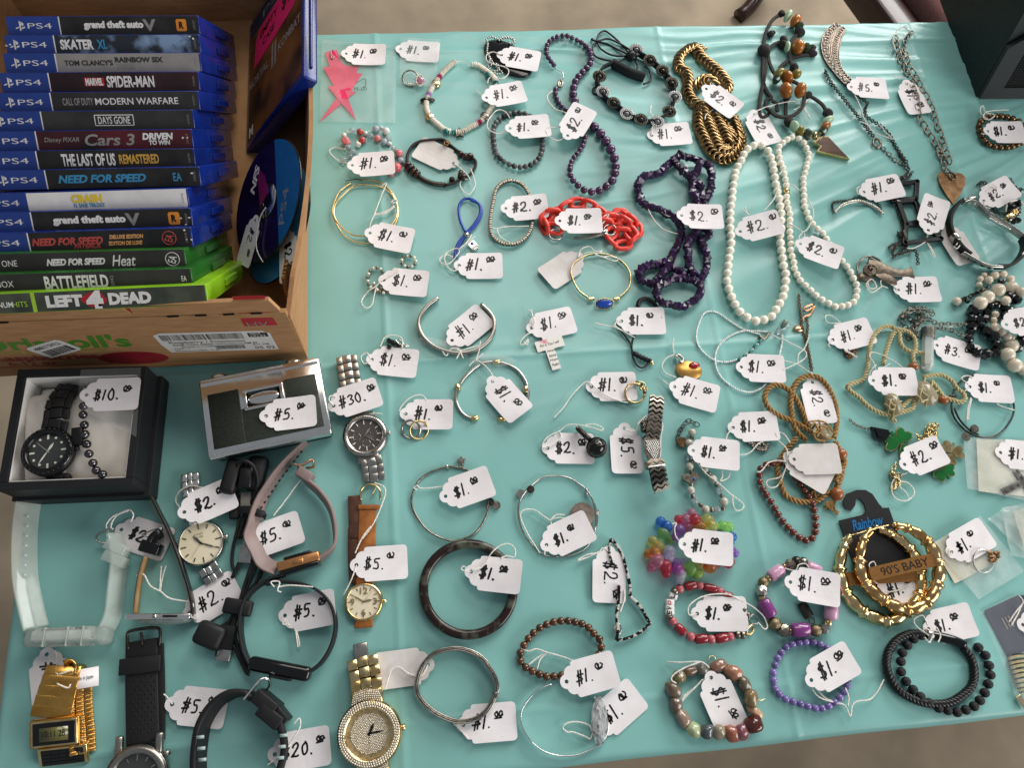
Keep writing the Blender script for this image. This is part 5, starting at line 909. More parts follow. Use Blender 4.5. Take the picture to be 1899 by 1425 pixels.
# --- hinged bangle
t_ = thing("bangle", "hinged oval silver bangle with ribbed edge", "bangle", pt('X', (510, 700)))
P = pts('X', [(845, 790), (770, 920), (650, 1000), (500, 1012), (330, 945), (200, 830), (155, 720), (190, 560), (290, 430), (420, 382), (560, 380), (720, 450), (830, 600), (862, 700), (855, 770)], 4)
for dx, m in ((0, 'oldsilver'), (1.3, 'silver'), (-1.3, 'steel')): add("band", sweep(cr(P, False, 1.6), [(a + dx, b) for a, b in rrect(1.25, 8 if dx == 0 else 7.2, .4)], False, Vector((0, 0, 1))), M[m], t_)
boxat(t_, "hinge", pt('X', (850, 780), 4.2), Vector((0, 0, 1)), (8.6, 4.4, 4.4), M['oldsilver'], .6, y=Vector((1, 0, 0)))
# --- thin open cuff with taped wad
t_ = thing("cuff_bracelet", "thin open silver cuff with clear tape on one end", "cuff", pt('X', (1450, 1000)))
band(t_, pts('X', [(1345, 685), (1220, 740), (1110, 860), (1070, 960), (1090, 1080), (1180, 1210), (1300, 1290), (1450, 1320), (1600, 1300), (1740, 1230), (1820, 1140), (1835, 1030), (1800, 920), (1740, 840), (1710, 795)], 3), 4.4, 1.1, M['chrome'], name="band")
V, F = sphere(1000, 18, 12); V = [v * (1 + .3 * noise.noise(v * 4)) for v in V]
add("tape", xf((V, F), fr3(pt('X', (1765, 1010), 5), Vector((.12, 1, 0)), Vector((1, 0, 0))) @ Matrix.Diagonal((.019, .007, .005, 1))), mat('tape', 'cfd3d4', .12, alpha=.5, c2='6b7072', scale=160, contrast=(.45, .6), bump=1, bscale=120), t_, False)
# --- wire charm bangles
def charm(th, p, r, m, star=False, name="charm", t=1.2):
    out = [(r * (1 if k % 2 == 0 else .55) * math.cos(k * pi / 5 + .3), r * (1 if k % 2 == 0 else .55) * math.sin(k * pi / 5 + .3)) for k in range(10)] if star else ngon(r, 18)
    return add(name, xf(prism(out, t), Matrix.Translation(p)), m, th, False)
t_ = thing("bangle", "thin expandable wire bangle with star and paw charms", "bangle", pt('S', (450, 640)))
loop(t_, pts('S', [(430, 315), (560, 330), (660, 375), (750, 460), (795, 560), (785, 690), (730, 820), (650, 910), (540, 955), (430, 962), (260, 880), (150, 740), (110, 620), (130, 520), (180, 430), (280, 360)], 1.2), .95, M['oldsilver'], name="wire")
loop(t_, pts('S', [(780, 400), (800, 480), (793, 600), (770, 690)], 2.8), .9, M['oldsilver'], False, "wire_end")
charm(t_, pt('S', (548, 262), 1), 4.6, M['oldsilver'], True); charm(t_, pt('S', (548, 262), 2.1), 2.2, M['silver'], True); charm(t_, pt('S', (855, 655), 1), 4.0, M['oldsilver']); charm(t_, pt('S', (805, 625), 2.4), 3.4, M['darkmetal']); charm(t_, pt('S', (770, 440), 2), 4, M['oldsilver'])
for p, q in (((548, 300), (575, 340)), ((790, 640), (775, 690))): loop(t_, [pt('S', (p[0] + 18 * math.cos(a), p[1] + 18 * math.sin(a)), 2.2) for a in np.linspace(0, 2 * pi, 11)[:-1]], .5, M['oldsilver'], True, "jump_ring", 5)
boxat(t_, "wire_bead", pt('S', (423, 315), 1.6), Vector((0, 1, 0)), (4, 2.6, 2.6), M['silver'], .8)
t_ = thing("bangle", "thin silver wire bangle with a large hammered disc", "bangle", pt('S', (1400, 750)))
loop(t_, pts('S', [(1390, 395), (1510, 420), (1640, 510), (1710, 620), (1745, 750), (1720, 900), (1660, 1010), (1560, 1080), (1420, 1110), (1280, 1090), (1160, 990), (1080, 860), (1050, 720), (1070, 600), (1150, 490), (1260, 410)], 1.2), .9, M['silver'], name="wire"); loop(t_, pts('S', [(1640, 500), (1700, 600), (1730, 720), (1735, 800), (1720, 870)], 2.7), .85, M['silver'], False, "wire_end")
charm(t_, pt('S', (1612, 740), 1.5), 11.5, mat('hammered', 'b7a79b', .35, 1, c2='84756c', scale=60, bump=.8, bscale=220), name="disc", t=1.4); charm(t_, pt('S', (1072, 552), .6), 4, M['silver']); charm(t_, pt('S', (1158, 515), 1), 3.6, M['darkmetal'])
for x, y in ((1655, 535), (1722, 855), (1745, 715)): 
    for k in (-1, 0, 1): loop(t_, [pt('S', (x + 17 * math.cos(a), y + k * 11 + 10 * math.sin(a)), 1.8 + 1.2 * math.sin(a)) for a in np.linspace(0, 2 * pi, 9)[:-1]], .45, M['silver'], True, "coil", 5)
t_ = thing("bangle", "dark wire charm bangle beside the paper bag", "bangle", pt('R', (1530, 1050)))
loop(t_, pts('R', [(1262, 1040), (1300, 1140), (1400, 1240), (1550, 1292), (1690, 1250), (1790, 1120), (1808, 1000), (1745, 870), (1620, 780), (1450, 745), (1335, 800), (1275, 900)], 1.2), .95, M['darkmetal'], name="wire"); loop(t_, pts('R', [(1285, 1030), (1330, 1130), (1420, 1225), (1500, 1265)], 2.2), .95, M['darkmetal'], False, "wire_end")
charm(t_, pt('R', (1460, 1215), 2.6), 4.2, M['oldsilver']); charm(t_, pt('R', (1385, 1285), 2.2), 4.2, M['oldsilver']); boxat(t_, "wire_bead", pt('R', (1270, 930), 1.8), Vector((1, 0, 0)), (7, 4, 3), M['darkmetal'], 1)
# --- cuffs
t_ = thing("cuff_bracelet", "wide brushed silver open cuff", "cuff", pt('O', (980, 350)))
band(t_, pts('O', [(818, 65), (720, 140), (657, 240), (652, 330), (700, 420), (800, 500), (950, 547), (1100, 540), (1220, 480), (1300, 380), (1312, 270), (1270, 190), (1195, 120)], 3.6), 6.5, 3.6, M['steel'], Vector((0, -.1, 1)), name="band")
add("tape", xf((V, F), fr3(pt('O', (860, 490), 5), Vector((1, -.45, 0)), Vector((.4, 1, 0))) @ Matrix.Diagonal((.024, .006, .004, 1))), M['film'], t_)
t_ = thing("cuff_bracelet", "silver wire cuff with gold tips and bands", "cuff", pt('O', (1290, 900)))
P = pts('O', [(1375, 1130), (1450, 1130), (1560, 1060), (1610, 930), (1590, 800), (1520, 700), (1430, 650), (1330, 625), (1200, 640), (1090, 720), (1010, 820), (975, 930), (1000, 1030), (1060, 1100), (1150, 1130)], 1.8); add("wire", tube(cr(P, False, 1.2), 1.7, 10), M['silver'], t_)
for x, y, dx, dy in ((1375, 1132, 1, .1), (1140, 1122, 1, -.35), (1590, 868, -.1, 1), (992, 848, .35, 1), (1330, 625, 1, -.2)): barrel(t_, pt('O', (x, y), 2.1), Vector((dx, -dy, 0)), 7, 5, M['gold'], "gold_band")
add("tape", xf((V, F), fr3(pt('O', (1300, 610), 4), Vector((1, -.1, 0)), Vector((.1, 1, 0))) @ Matrix.Diagonal((.022, .006, .003, 1))), M['film'], t_)
# --- gold hoops
for i, (P, zz) in enumerate(([[(340, 185), (240, 260), (185, 380), (180, 470), (240, 600), (320, 680), (420, 715), (520, 715), (640, 660), (730, 540), (750, 420), (720, 310), (640, 210), (540, 165), (430, 155)], 1.2], [[(360, 215), (270, 290), (200, 380), (190, 480), (250, 570), (340, 640), (440, 655), (560, 650), (690, 560), (740, 470), (740, 370), (680, 270), (590, 220), (480, 205)], 2.6])):
    t_ = thing("hoop_earring", "thin gold hoop earring of a tied pair, " + ("the open one lying underneath" if i == 0 else "the closed one lying on top"), "earring", pt('H', (460, 430)), "pair of thin gold hoops"); loop(t_, pts('H', P, zz), .85, M['gold'], i == 1, "hoop")
    if i == 0: loop(t_, pts('H', [(285, 168), (330, 162), (380, 150), (435, 165)], 1.6), .5, M['darkmetal'], False, "post", 5)
# --- blue stone bangle
m_('bluestone', '1b4fb8', .12, c2='163f9c', scale=120, coat=.6)
t_ = thing("bangle", "slim silver bangle with an oval blue stone in gold setting", "bangle", pt('J', (790, 950)))
band(t_, pts('J', [(690, 1150), (600, 1080), (545, 970), (540, 900), (590, 830), (700, 780), (830, 780), (930, 820), (1000, 880), (1035, 960), (1020, 1060), (940, 1140)], 2.4), 3.6, 1.0, M['palegold'], name="band"); sm = fr3(pt('J', (815, 1190), 3.4), Vector((1, 0, 0)), Vector((0, .8, .6)))
add("setting", xf(lathe([(.1, -1.5), (9.5, -1.5), (10, 0), (9.4, 1), (8.6, .6)], 28), sm @ Matrix.Diagonal((1, .55, 1, 1))), M['gold'], t_); add("stone", xf(sphere(1000, 24, 14), sm @ tr(0, 0, .0006) @ Matrix.Diagonal((.0087, .0045, .0026, 1))), M['bluestone'], t_)
for k in range(20): a = 2 * pi * k / 20; bead(t_, sm @ Vector((.0096 * math.cos(a), .0053 * math.sin(a), .0012)), 1.5, M['palegold'], "gold_bead", ball(8, 6))
for x in (705, 920): boxat(t_, "hinge", pt('J', (x, 1152), 2.6), Vector((1, 0, 0)), (7, 4, 3), M['gold'], 1)
# --- bead bracelets
m_('greystone', '35373a', .25, c2='8a8b8b', scale=160, rnd=.6, contrast=(.45, .7)); t_ = thing("bead_bracelet", "grey and black round stone bead bracelet", "bracelet", pt('I', (280, 1080)))
beads(t_, pts('I', [(120, 870), (72, 950), (70, 1040), (82, 1130), (112, 1200), (185, 1260), (290, 1295), (390, 1280), (460, 1230), (497, 1150), (503, 1060), (490, 950), (430, 870), (320, 820), (200, 830)]), 6.2, M['greystone'])
m_('tigereye', '6b3f14', .15, c2='2a160a', scale=220, stretch=(4, .6, .6), rnd=.35, coat=.6); t_ = thing("bead_bracelet", "brown striped tiger eye bead bracelet", "bracelet", pt('X', (1420, 380)))
for p in ((1425, 130), (1490, 130), (1550, 140), (1610, 155), (1670, 190), (1715, 240), (1765, 290), (1780, 360), (1760, 425), (1715, 485), (1650, 540), (1575, 580), (1500, 602), (1430, 612), (1365, 620), (1300, 620), (1238, 600), (1175, 573), (1115, 540), (1070, 485), (1068, 412), (1100, 345), (1140, 285), (1185, 235), (1240, 190), (1300, 162), (1362, 140)): bead(t_, pt('X', p, 3.2), 7.0, M['tigereye'])
m_('rustbead', '6e2f1e', .18, var=.25, scale=200, coat=.5, rnd=.12); t_ = thing("bead_bracelet", "narrow loop of glossy reddish brown round beads", "bracelet", pt('U', (1000, 850)))
beads(t_, pts('U', [(855, 480), (800, 495), (750, 530), (740, 580), (745, 640), (765, 695), (795, 745), (830, 800), (860, 845), (885, 895), (915, 945), (950, 995), (990, 1040), (1035, 1085), (1080, 1125), (1130, 1155), (1185, 1155), (1220, 1115), (1235, 1060), (1235, 1005), (1230, 945), (1220, 890), (1205, 830), (1180, 780), (1145, 730), (1110, 680), (1075, 630), (1045, 585), (1015, 535), (965, 500), (910, 480)]), 6.8, M['rustbead'])
m_('amethyst', '7c62b4', .12, trans=.35, c2='a694d0', scale=150, rnd=.25, coat=.4); t_ = thing("bead_bracelet", "small light purple amethyst bead bracelet", "bracelet", pt('b', (950, 1180)))
beads(t_, pts('b', [(910, 910), (840, 920), (780, 935), (730, 960), (690, 1010), (655, 1070), (640, 1120), (625, 1190), (630, 1255), (640, 1315), (690, 1380), (740, 1415)]) + pts('c', [(38, 1072), (80, 1066), (112, 1058), (148, 1035), (185, 1000), (208, 968), (222, 930)]) + pts('b', [(1290, 1200), (1260, 1110), (1190, 1020), (1100, 965), (1020, 925), (965, 908)]), 6.4, M['amethyst'])
m_('lava', '17171a', .55, c2='0e0e10', scale=300, bump=.5, bscale=900, rnd=.2); t_ = thing("bead_bracelet", "black lava bead strand wound with a braided leather band", "bracelet", pt('c', (780, 860)))
beads(t_, pts('c', [(655, 640), (605, 665), (570, 705), (543, 745), (535, 800), (538, 858), (565, 910), (608, 960), (650, 1000), (705, 1040), (760, 1070), (810, 1082), (855, 1095), (900, 1085), (945, 1070), (985, 1045), (1010, 1010), (1035, 970), (1055, 915), (1065, 862), (1055, 812), (1035, 757), (1000, 715), (950, 685)]), 8.2, M['lava'], False, gap=1.02)
P = pts('c', [(690, 632), (600, 630), (520, 672), (473, 740), (465, 820), (490, 900), (545, 972), (630, 1022), (720, 1045), (830, 1040), (920, 990), (975, 930), (985, 850), (965, 770), (920, 710)], 4.2); add("braid", twist(cr(P, False, 1.5), 1.9, 4, 13, 7, 1.9), M['black'], t_); add("braid_core", tube(cr(P, False, 2), 2.4, 8), M['black'], t_)
add("clasp", tube(cr(pts('c', [(700, 632, 5), (790, 650, 5), (860, 668, 5), (925, 695, 5)]), False, 2), 4.4, 14), M['blackgloss'], t_); add("clasp_ring", tube(cr(pts('c', [(700, 632, 5), (735, 638, 5)]), False, 2), 4.6, 14), M['silver'], t_)
t_ = thing("bead_bracelet", "bronze round bead bracelet beside the speaker", "bracelet", pt('M', (1680, 1180))); beads(t_, pts('M', [(1500, 1085), (1488, 1130), (1500, 1185), (1525, 1237), (1558, 1278), (1605, 1302), (1660, 1312), (1712, 1316), (1765, 1310), (1815, 1293), (1860, 1270), (1890, 1230), (1900, 1170), (1865, 1110), (1800, 1070), (1720, 1045), (1640, 1040), (1560, 1050)]), 7.2, M['bronze'])
# --- shell disc bracelet
m_('shellwhite', 'f8f3e8', .45, c2='e9e0d0', scale=90, rnd=.06); m_('tealglass', '0f7a72', .15, var=.2, coat=.5); m_('pinkbead', 'c0246a', .25, var=.15, coat=.4); m_('lilac', 'b08ac0', .3, var=.1)
t_ = thing("bead_bracelet", "white shell disc bracelet with star and fish charms", "bracelet", pt('G', (1290, 680)))
SP = pts('G', [(1250, 370), (1160, 450), (1090, 540), (1040, 620), (1010, 690), (1000, 770), (1030, 850), (1090, 910), (1170, 970), (1290, 990), (1390, 945), (1480, 890), (1560, 790), (1600, 700), (1615, 610), (1600, 520), (1540, 460), (1450, 400), (1385, 392)])
beads(t_, SP, 6.4, lambda n: M['pinkbead'] if n in (12, 13, 66, 67) else M['lilac'] if n in (24, 25) else M['tealglass'] if n in (52, 53, 92, 93) else M['shellwhite'], False, "shell_disc", DISC if False else None, sc=(.3, 1, 1), gap=1.2)
for (x, y), m, r in (((1085, 545), 'palegold', 6), ((1515, 832), 'oldsilver', 6), ((1030, 835), 'gold', 5.5)): add("charm", xf(sphere(1000, 12, 8), Matrix.Translation(pt('G', (x, y), 3)) @ Matrix.Diagonal((r * .0009, r * .001, .003, 1))), M[m], t_)
add("fish_charm", xf(sphere(1000, 14, 8), Matrix.Translation(pt('G', (1010, 690), 3)) @ Matrix.Diagonal((.0085, .003, .003, 1))), M['darkmetal'], t_); charm(t_, pt('G', (1293, 985), 2), 7, M['darkmetal'], True, "star_charm", 2.4)
for x, y in ((1175, 965), (1545, 465)): bead(t_, pt('G', (x, y), 3.4), 6.6, M['tealglass'])
loop(t_, pts('G', [(1250, 370), (1280, 350), (1330, 355), (1385, 392)], 2), .5, M['string'], False, "cord", 5)
# --- pink and clear bracelet
m_('clearbead', 'e6e8ec', .08, trans=.8, ior=1.4, var=.05); m_('pinkstone', 'd87f80', .3, c2='c96a70', scale=80, coat=.3); m_('redstone', 'b0443c', .2, var=.2, coat=.4); m_('coral', 'e0646c', .3, var=.1, coat=.3); m_('paleblue', 'c3ccd8', .2, trans=.4, var=.1); m_('milk', 'd9dcd6', .3, var=.08)
t_ = thing("bead_bracelet", "bracelet of pink, red and clear beads in two loops", "bracelet", pt('G', (500, 1080)))
for x, y, d, k in ((275, 1000, 48, 'milk'), (300, 970, 26, 'milk'), (345, 960, 58, 'clearbead'), (415, 970, 64, 'redstone'), (465, 985, 44, 'milk'), (510, 1010, 56, 'clearbead'), (435, 1045, 70, 'redstone'), (400, 1080, 60, 'shellwhite'), (290, 1055, 80, 'pinkstone'), (310, 1110, 64, 'clearbead'), (355, 1150, 64, 'clearbead'), (555, 945, 66, 'paleblue'), (605, 935, 30, 'milk'), (645, 965, 72, 'milk'), (668, 1030, 60, 'clearbead'), (570, 1030, 66, 'pinkstone'), (628, 1060, 62, 'paleblue'), (675, 1075, 44, 'milk'), (705, 1115, 64, 'clearbead'), (757, 1160, 76, 'pinkstone'), (775, 1225, 64, 'paleblue'), (740, 1285, 86, 'coral'), (270, 1220, 60, 'clearbead'), (330, 1190, 50, 'clearbead'), (690, 1345, 50, 'pinkstone')): bead(t_, pt('G', (x, y), d * .055), d * .118, M[k], me=(PEB[1] if k == 'pinkstone' and d == 80 else mesh("cube_bead", *[[v * 1000 for v in rbox(1.4, 1.4, 1.4, .2)[0]], rbox(1.4, 1.4, 1.4, .2)[1]]) if k == 'shellwhite' else None))
loop(t_, pts('G', [(275, 1000), (345, 960), (440, 975), (540, 950), (645, 965), (668, 1040), (705, 1115), (757, 1160), (770, 1240)], 3), .35, M['shellwhite'], False, "elastic", 5)
# --- red letter bracelet
m_('redbarrel', '8e1a26', .18, var=.2, scale=120, coat=.6, rnd=.1); m_('redmarble', 'a8263a', .3, c2='e0a8a8', scale=260, contrast=(.5, .62), coat=.3)
t_ = thing("bead_bracelet", "red barrel and marbled bead bracelet with white letter cubes", "bracelet", pt('Y', (1250, 850)))
for x, y, L_, d, a in ((1140, 605, 20, 14.5, -8), (1315, 625, 22, 14.5, 18), (1462, 690, 20, 14, 20), (1052, 990, 19, 15, 52), (1235, 1072, 21, 15.5, 0), (1415, 1066, 20, 15.5, -3)): barrel(t_, pt('Y', (x, y), d * .27), Vector((math.cos(math.radians(a)), -math.sin(math.radians(a)), 0)), L_ * .53, d * .55, M['redbarrel'])
for x, y, d in ((1045, 632, 15), (1226, 604, 13.5), (1398, 652, 13.5), (985, 917, 15), (1143, 1052, 15.5), (1325, 1076, 15), (1490, 1050, 15)): bead(t_, pt('Y', (x, y), d * .27), d * .54, M['redmarble'])
for x, y, a, s in ((985, 697, -60, "L"), (958, 752, -80, "O"), (957, 800, -92, "V"), (957, 838, -96, "E")):
    xm = Vector((math.cos(math.radians(a)), -math.sin(math.radians(a)), 0)); boxat(t_, "letter_cube", pt('Y', (x, y), 3.6), xm, (5.6, 7.4, 7), M['white'], 1.2); text(s, fr3(pt('Y', (x, y), 7.3), Vector((.3, 1, 0)) if s != "O" else Vector((1, .3, 0)), Vector((-1, .3, 0)) if s != "O" else Vector((-.3, 1, 0))), 3.0, 4.2, M['p_red'] if s == "O" else M['ink'], t_, bold=.03)
for x, y, a in ((1002, 655, -40), (948, 872, 80), (1555, 1035, 0), (1600, 1038, 10), (1612, 818, 60), (1640, 862, 60)): barrel(t_, pt('Y', (x, y), 5.5), Vector((math.cos(math.radians(a)), -math.sin(math.radians(a)), 0)), 3.4, 7.4, M['oldsilver'], "spacer", DISC)
loop(t_, [pt('Y', (1702 + 48 * math.cos(a), 900 + 42 * math.sin(a)), 3) for a in np.linspace(0, 2 * pi, 21)[:-1]], .7, M['silver'], True, "jump_ring"); loop(t_, pts('Y', [(1630, 1030), (1650, 970), (1690, 955), (1690, 1000), (1660, 1035), (1630, 1030)], 3), 1.1, M['palegold'], False, "clasp")
# --- pink and purple stone bracelet
m_('pinkbar', 'd9a9c0', .2, c2='c88fb4', scale=60, coat=.6); m_('purplebar', '8a3f86', .2, c2='73306f', scale=70, coat=.6); m_('oldgoldbead', 'a8987a', .3, 1, c2='6b5d45', scale=250, bump=.5, bscale=300)
t_ = thing("bead_bracelet", "bracelet of pink and purple stone barrels with antique metal beads", "bracelet", pt('b', (850, 550)))
for x, y, L_, d, a, k in ((660, 300, 15, 11.5, -25, 'pinkbar'), (582, 612, 16, 12.5, 70, 'purplebar'), (872, 802, 16, 12.5, 2, 'purplebar'), (1145, 640, 15, 12.5, -75, 'pinkbar'), (1150, 500, 14, 12, 80, 'pinkbar'), (990, 265, 13, 11, 30, 'pinkbar')): barrel(t_, pt('b', (x, y), d * .5), Vector((math.cos(math.radians(a)), -math.sin(math.radians(a)), 0)), L_, d, M[k])
for x, y, d, k in ((785, 225, 10, 'oldsilver'), (735, 240, 6, 'palegold'), (840, 195, 9, 'darkmetal'), (590, 345, 7, 'palegold'), (550, 385, 10, 'oldgoldbead'), (545, 430, 6, 'darkmetal'), (535, 460, 11, 'silver'), (540, 525, 7, 'palegold'), (615, 710, 7, 'palegold'), (648, 750, 12, 'oldgoldbead'), (690, 785, 7, 'darkmetal'), (725, 803, 12, 'oldsilver'), (782, 815, 7, 'palegold'), (968, 808, 7, 'palegold'), (1010, 808, 11, 'oldgoldbead'), (1045, 790, 7, 'darkmetal'), (1085, 790, 10, 'silver'), (1115, 740, 8, 'palegold'), (1185, 560, 7, 'palegold'), (900, 205, 9, 'oldsilver')): bead(t_, pt('b', (x, y), d * .48), d, M[k], "metal_bead", GEM if k in ('oldsilver', 'silver') else None)
boxat(t_, "tag_charm", pt('b', (920, 625), 1.2), Vector((.35, -1, 0)), (14, 9, 1.6), M['darkmetal'], .4); loop(t_, pts('b', [(940, 690), (990, 700), (1000, 740), (960, 745), (940, 690)], 2), .4, M['darkmetal'], False, "jump_ring", 5)
# --- polished stone bracelet
t_ = thing("bead_bracelet", "chunky bracelet of polished pebbles in mixed browns, greens and reds", "bracelet", pt('a', (1290, 840)))
for i, (x, y, L_, d, a, c, c2) in enumerate(((1345, 528, 150, 95, -8, '8f6a58', '7a5646'), (1470, 590, 150, 110, 40, 'b88468', '7d4c36'), (1570, 690, 150, 105, 60, '6f6450', '55503e'), (1625, 812, 130, 120, 80, '8a744c', '6e5a38'), (1660, 930, 150, 75, 40, 'c88a4e', 'b8b0a0'), (1650, 1045, 150, 130, -30, '3a1512', '5a2a1e'), (1548, 1112, 125, 120, 0, '6b3038', '8c6064'), (1455, 1125, 140, 110, 60, '6b1d2a', 'c88a68'), (1342, 1110, 110, 120, 90, '9a9078', '7d745e'), (1237, 1105, 100, 125, 90, '565c60', '3e4448'), (1125, 1090, 125, 110, 25, 'b9c49a', 'a8b488'), (1035, 995, 150, 100, 55, '9a8272', '86705f'), (965, 870, 120, 95, 85, '7a6858', '5e4f42'), (940, 740, 135, 105, 65, '7c6a58', '655442'), (995, 625, 110, 110, -60, '9a8a60', '16140f'), (1090, 570, 115, 85, -10, '7a604a', '624c3a'), (1200, 555, 115, 100, 30, '7d7a70', '5e5b52'))):
    mm = mat('pebble%d' % i, c, .15, c2=c2, scale=110, coat=.6, contrast=(.44, .6)); xd = Vector((math.cos(math.radians(a)), -math.sin(math.radians(a)), 0))
    inst("stone", PEB[i % 6], mm, t_, fr3(pt('a', (x, y), d * .052), xd, Vector((0, 0, 1)).cross(xd)) @ Matrix.Diagonal((L_ * .000056, d * .000055, d * .00005, 1)))
loop(t_, pts('a', [(1270, 520, 3), (1255, 480, 3), (1270, 440, 2), (1300, 440, 2), (1320, 480, 4)]), .3, M['gold'], False, "elastic", 5); loop(t_, pts('a', [(1690, 820, 4), (1720, 830, 3), (1760, 810, 2)]), .3, M['gold'], False, "elastic", 5)
# --- rainbow bubble bracelet
BC = dict(b='5a98f0', p='ffb4d4', r='ff6478', o='ffae70', y='ffe898', g='d4ffa0', v='d49cf0', l='ece0fa', c='f8faff', m='f484e4'); MB_ = {k: mat('jelly_' + k, c,   .08, trans=.85, ior=1.2, var=.1, coat=.3) for k, c in BC.items()}
t_ = thing("bead_bracelet", "rainbow jelly bubble bead stretch bracelet", "bracelet", pt('Y', (1150, 280)))
for x, y, r, k in ((880, 40, 42, 'b'), (930, 82, 48, 'b'), (1100, 20, 48, 'p'), (1120, 88, 40, 'p'), (1060, 45, 32, 'p'), (1035, 15, 34, 'r'), (1180, 20, 48, 'r'), (1150, -35, 40, 'p'), (1220, 82, 48, 'o'), (1290, 30, 52, 'y'), (1325, 82, 52, 'y'), (1430, 85, 48, 'g'), (1480, 85, 42, 'g'), (1505, 172, 40, 'b'), (1490, 218, 34, 'b'), (1500, 290, 38, 'v'), (1532, 317, 34, 'v'), (1488, 390, 38, 'r'), (1475, 415, 34, 'r'), (1350, 432, 34, 'p'), (1310, 430, 56, 'o'), (1275, 405, 44, 'o'), (1215, 405, 48, 'y'), (1200, 500, 42, 'g'), (1140, 452, 56, 'g'), (1215, 490, 38, 'y'), (1052, 508, 46, 'c'), (1050, 552, 34, 'c'), (1035, 462, 48, 'm'), (1010, 408, 48, 'v'), (1085, 395, 34, 'l'), (920, 430, 52, 'r'), (930, 492, 36, 'r'), (845, 385, 58, 'p'), (800, 440, 38, 'p'), (830, 310, 45, 'o'), (770, 320, 36, 'o'), (955, 305, 52, 'l'), (950, 352, 48, 'l'), (865, 268, 50, 'y'), (812, 212, 42, 'y'), (900, 140, 48, 'g'), (970, 195, 36, 'g'), (1040, 112, 48, 'v'), (1010, 172, 34, 'v'), (1400, 150, 45, 'b'), (1430, 380, 44, 'r'), (1380, 400, 40, 'o')):
    bead(t_, pt('Y', (x, y), max(r * .105, 4) + (3 if (x + y) % 3 == 0 else 0)), r * .24, MB_[k], "bubble_bead")
# --- pearl crystal bracelet
m_('greypearl', 'c9c6b8', .22, c2='b4b0a0', scale=60, coat=.4, rnd=.1); t_ = thing("bead_bracelet", "grey pearl and crystal bracelet with heart charm", "bracelet", pt('T', (1500, 600)))
for x, y, d in ((1440, 200, 7.6), (1415, 295, 7.6), (1420, 500, 7.6), (1430, 712, 7.6), (1560, 878, 7.6), (1722, 812, 8), (1625, 612, 7.6), (1550, 525, 7.6), (1480, 420, 7)): bead(t_, pt('T', (x, y), 3.8), d, M['greypearl'], "pearl")
for x, y in ((1415, 420), (1470, 800), (1662, 880), (1680, 712), (1415, 375)): bead(t_, pt('T', (x, y), 3), 6.5, M['clearbead'], "crystal", GEM)
for x, y in ((1440, 245), (1435, 455), (1435, 545), (1435, 668), (1448, 765), (1515, 842), (1615, 882), (1715, 870), (1703, 765), (1655, 660), (1590, 570)): bead(t_, pt('T', (x, y), 3), 4, M['oldsilver'], "spacer", DISC)
hp = [(0, -6), (5.6, -.4), (6, 3), (3.6, 5), (1, 4), (0, 2.6), (-1, 4), (-3.6, 5), (-6, 3), (-5.6, -.4)]; add("heart_charm", xf(prism([(a * 1.35, b * 1.1) for a, b in hp], 3), Matrix.Translation(pt('T', (1425, 612), 2))), M['oldsilver'], t_, False); bead(t_, pt('T', (1460, 612), 5), 3, M['bluestone'], "gem"); chain(t_, pts('T', [(1480, 130), (1410, 100), (1350, 160), (1320, 230), (1315, 285)], 1.2), 6.2, 4.6, .5, M['darkmetal']); charm(t_, pt('T', (1352, 288), 1), 5, M['bronze'])
loop(t_, pts('T', [(1440, 200), (1415, 300), (1420, 500), (1430, 700), (1500, 830), (1570, 880), (1700, 870), (1722, 800), (1660, 660), (1550, 530), (1450, 400)], 3), .35, M['oldsilver'], False, "wire", 5)
# --- silver box chain bracelet
t_ = thing("bracelet", "silver box link bracelet with a flattened oval loop", "bracelet", pt('H', (1750, 450)))
beads(t_, pts('H', [(1740, 175), (1660, 200), (1610, 260), (1590, 350), (1570, 450), (1560, 560), (1575, 650), (1630, 710), (1700, 735), (1790, 730), (1870, 680), (1920, 600), (1935, 500), (1930, 380), (1890, 270), (1830, 200)]), 3.7, M['oldsilver'], True, "box_link", mesh("box_link", *[[v * 1000 for v in rbox(1.5, 1.9, 1.9, .25)[0]], rbox(1.5, 1.9, 1.9, .25)[1]]), gap=.75)
# --- small rhinestone hoops
for c, rx, ry, n_, lab in (((560, 1040), 75, 100, 20, "small silver rhinestone hoop lying flat under the tag"), ((845, 885), 62, 50, 16, "small rhinestone hoop above the tag corner")):
    t_ = thing("hoop_earring", lab, "earring", pt('H', c), "small rhinestone hoops"); beads(t_, ell('H', c, rx, ry, 14), 3.6, [M['rhine'], M['oldsilver']], True, "rhinestone", GEM, gap=1.1)
t_ = thing("hoop_earring", "small rhinestone hoop below the tag corner", "earring", pt('H', (590, 1120)), "small rhinestone hoops"); beads(t_, pts('H', [(540, 1080), (560, 1130), (620, 1160), (680, 1150)]), 3.6, [M['rhine'], M['oldsilver']], False, "rhinestone", GEM, gap=1.1)
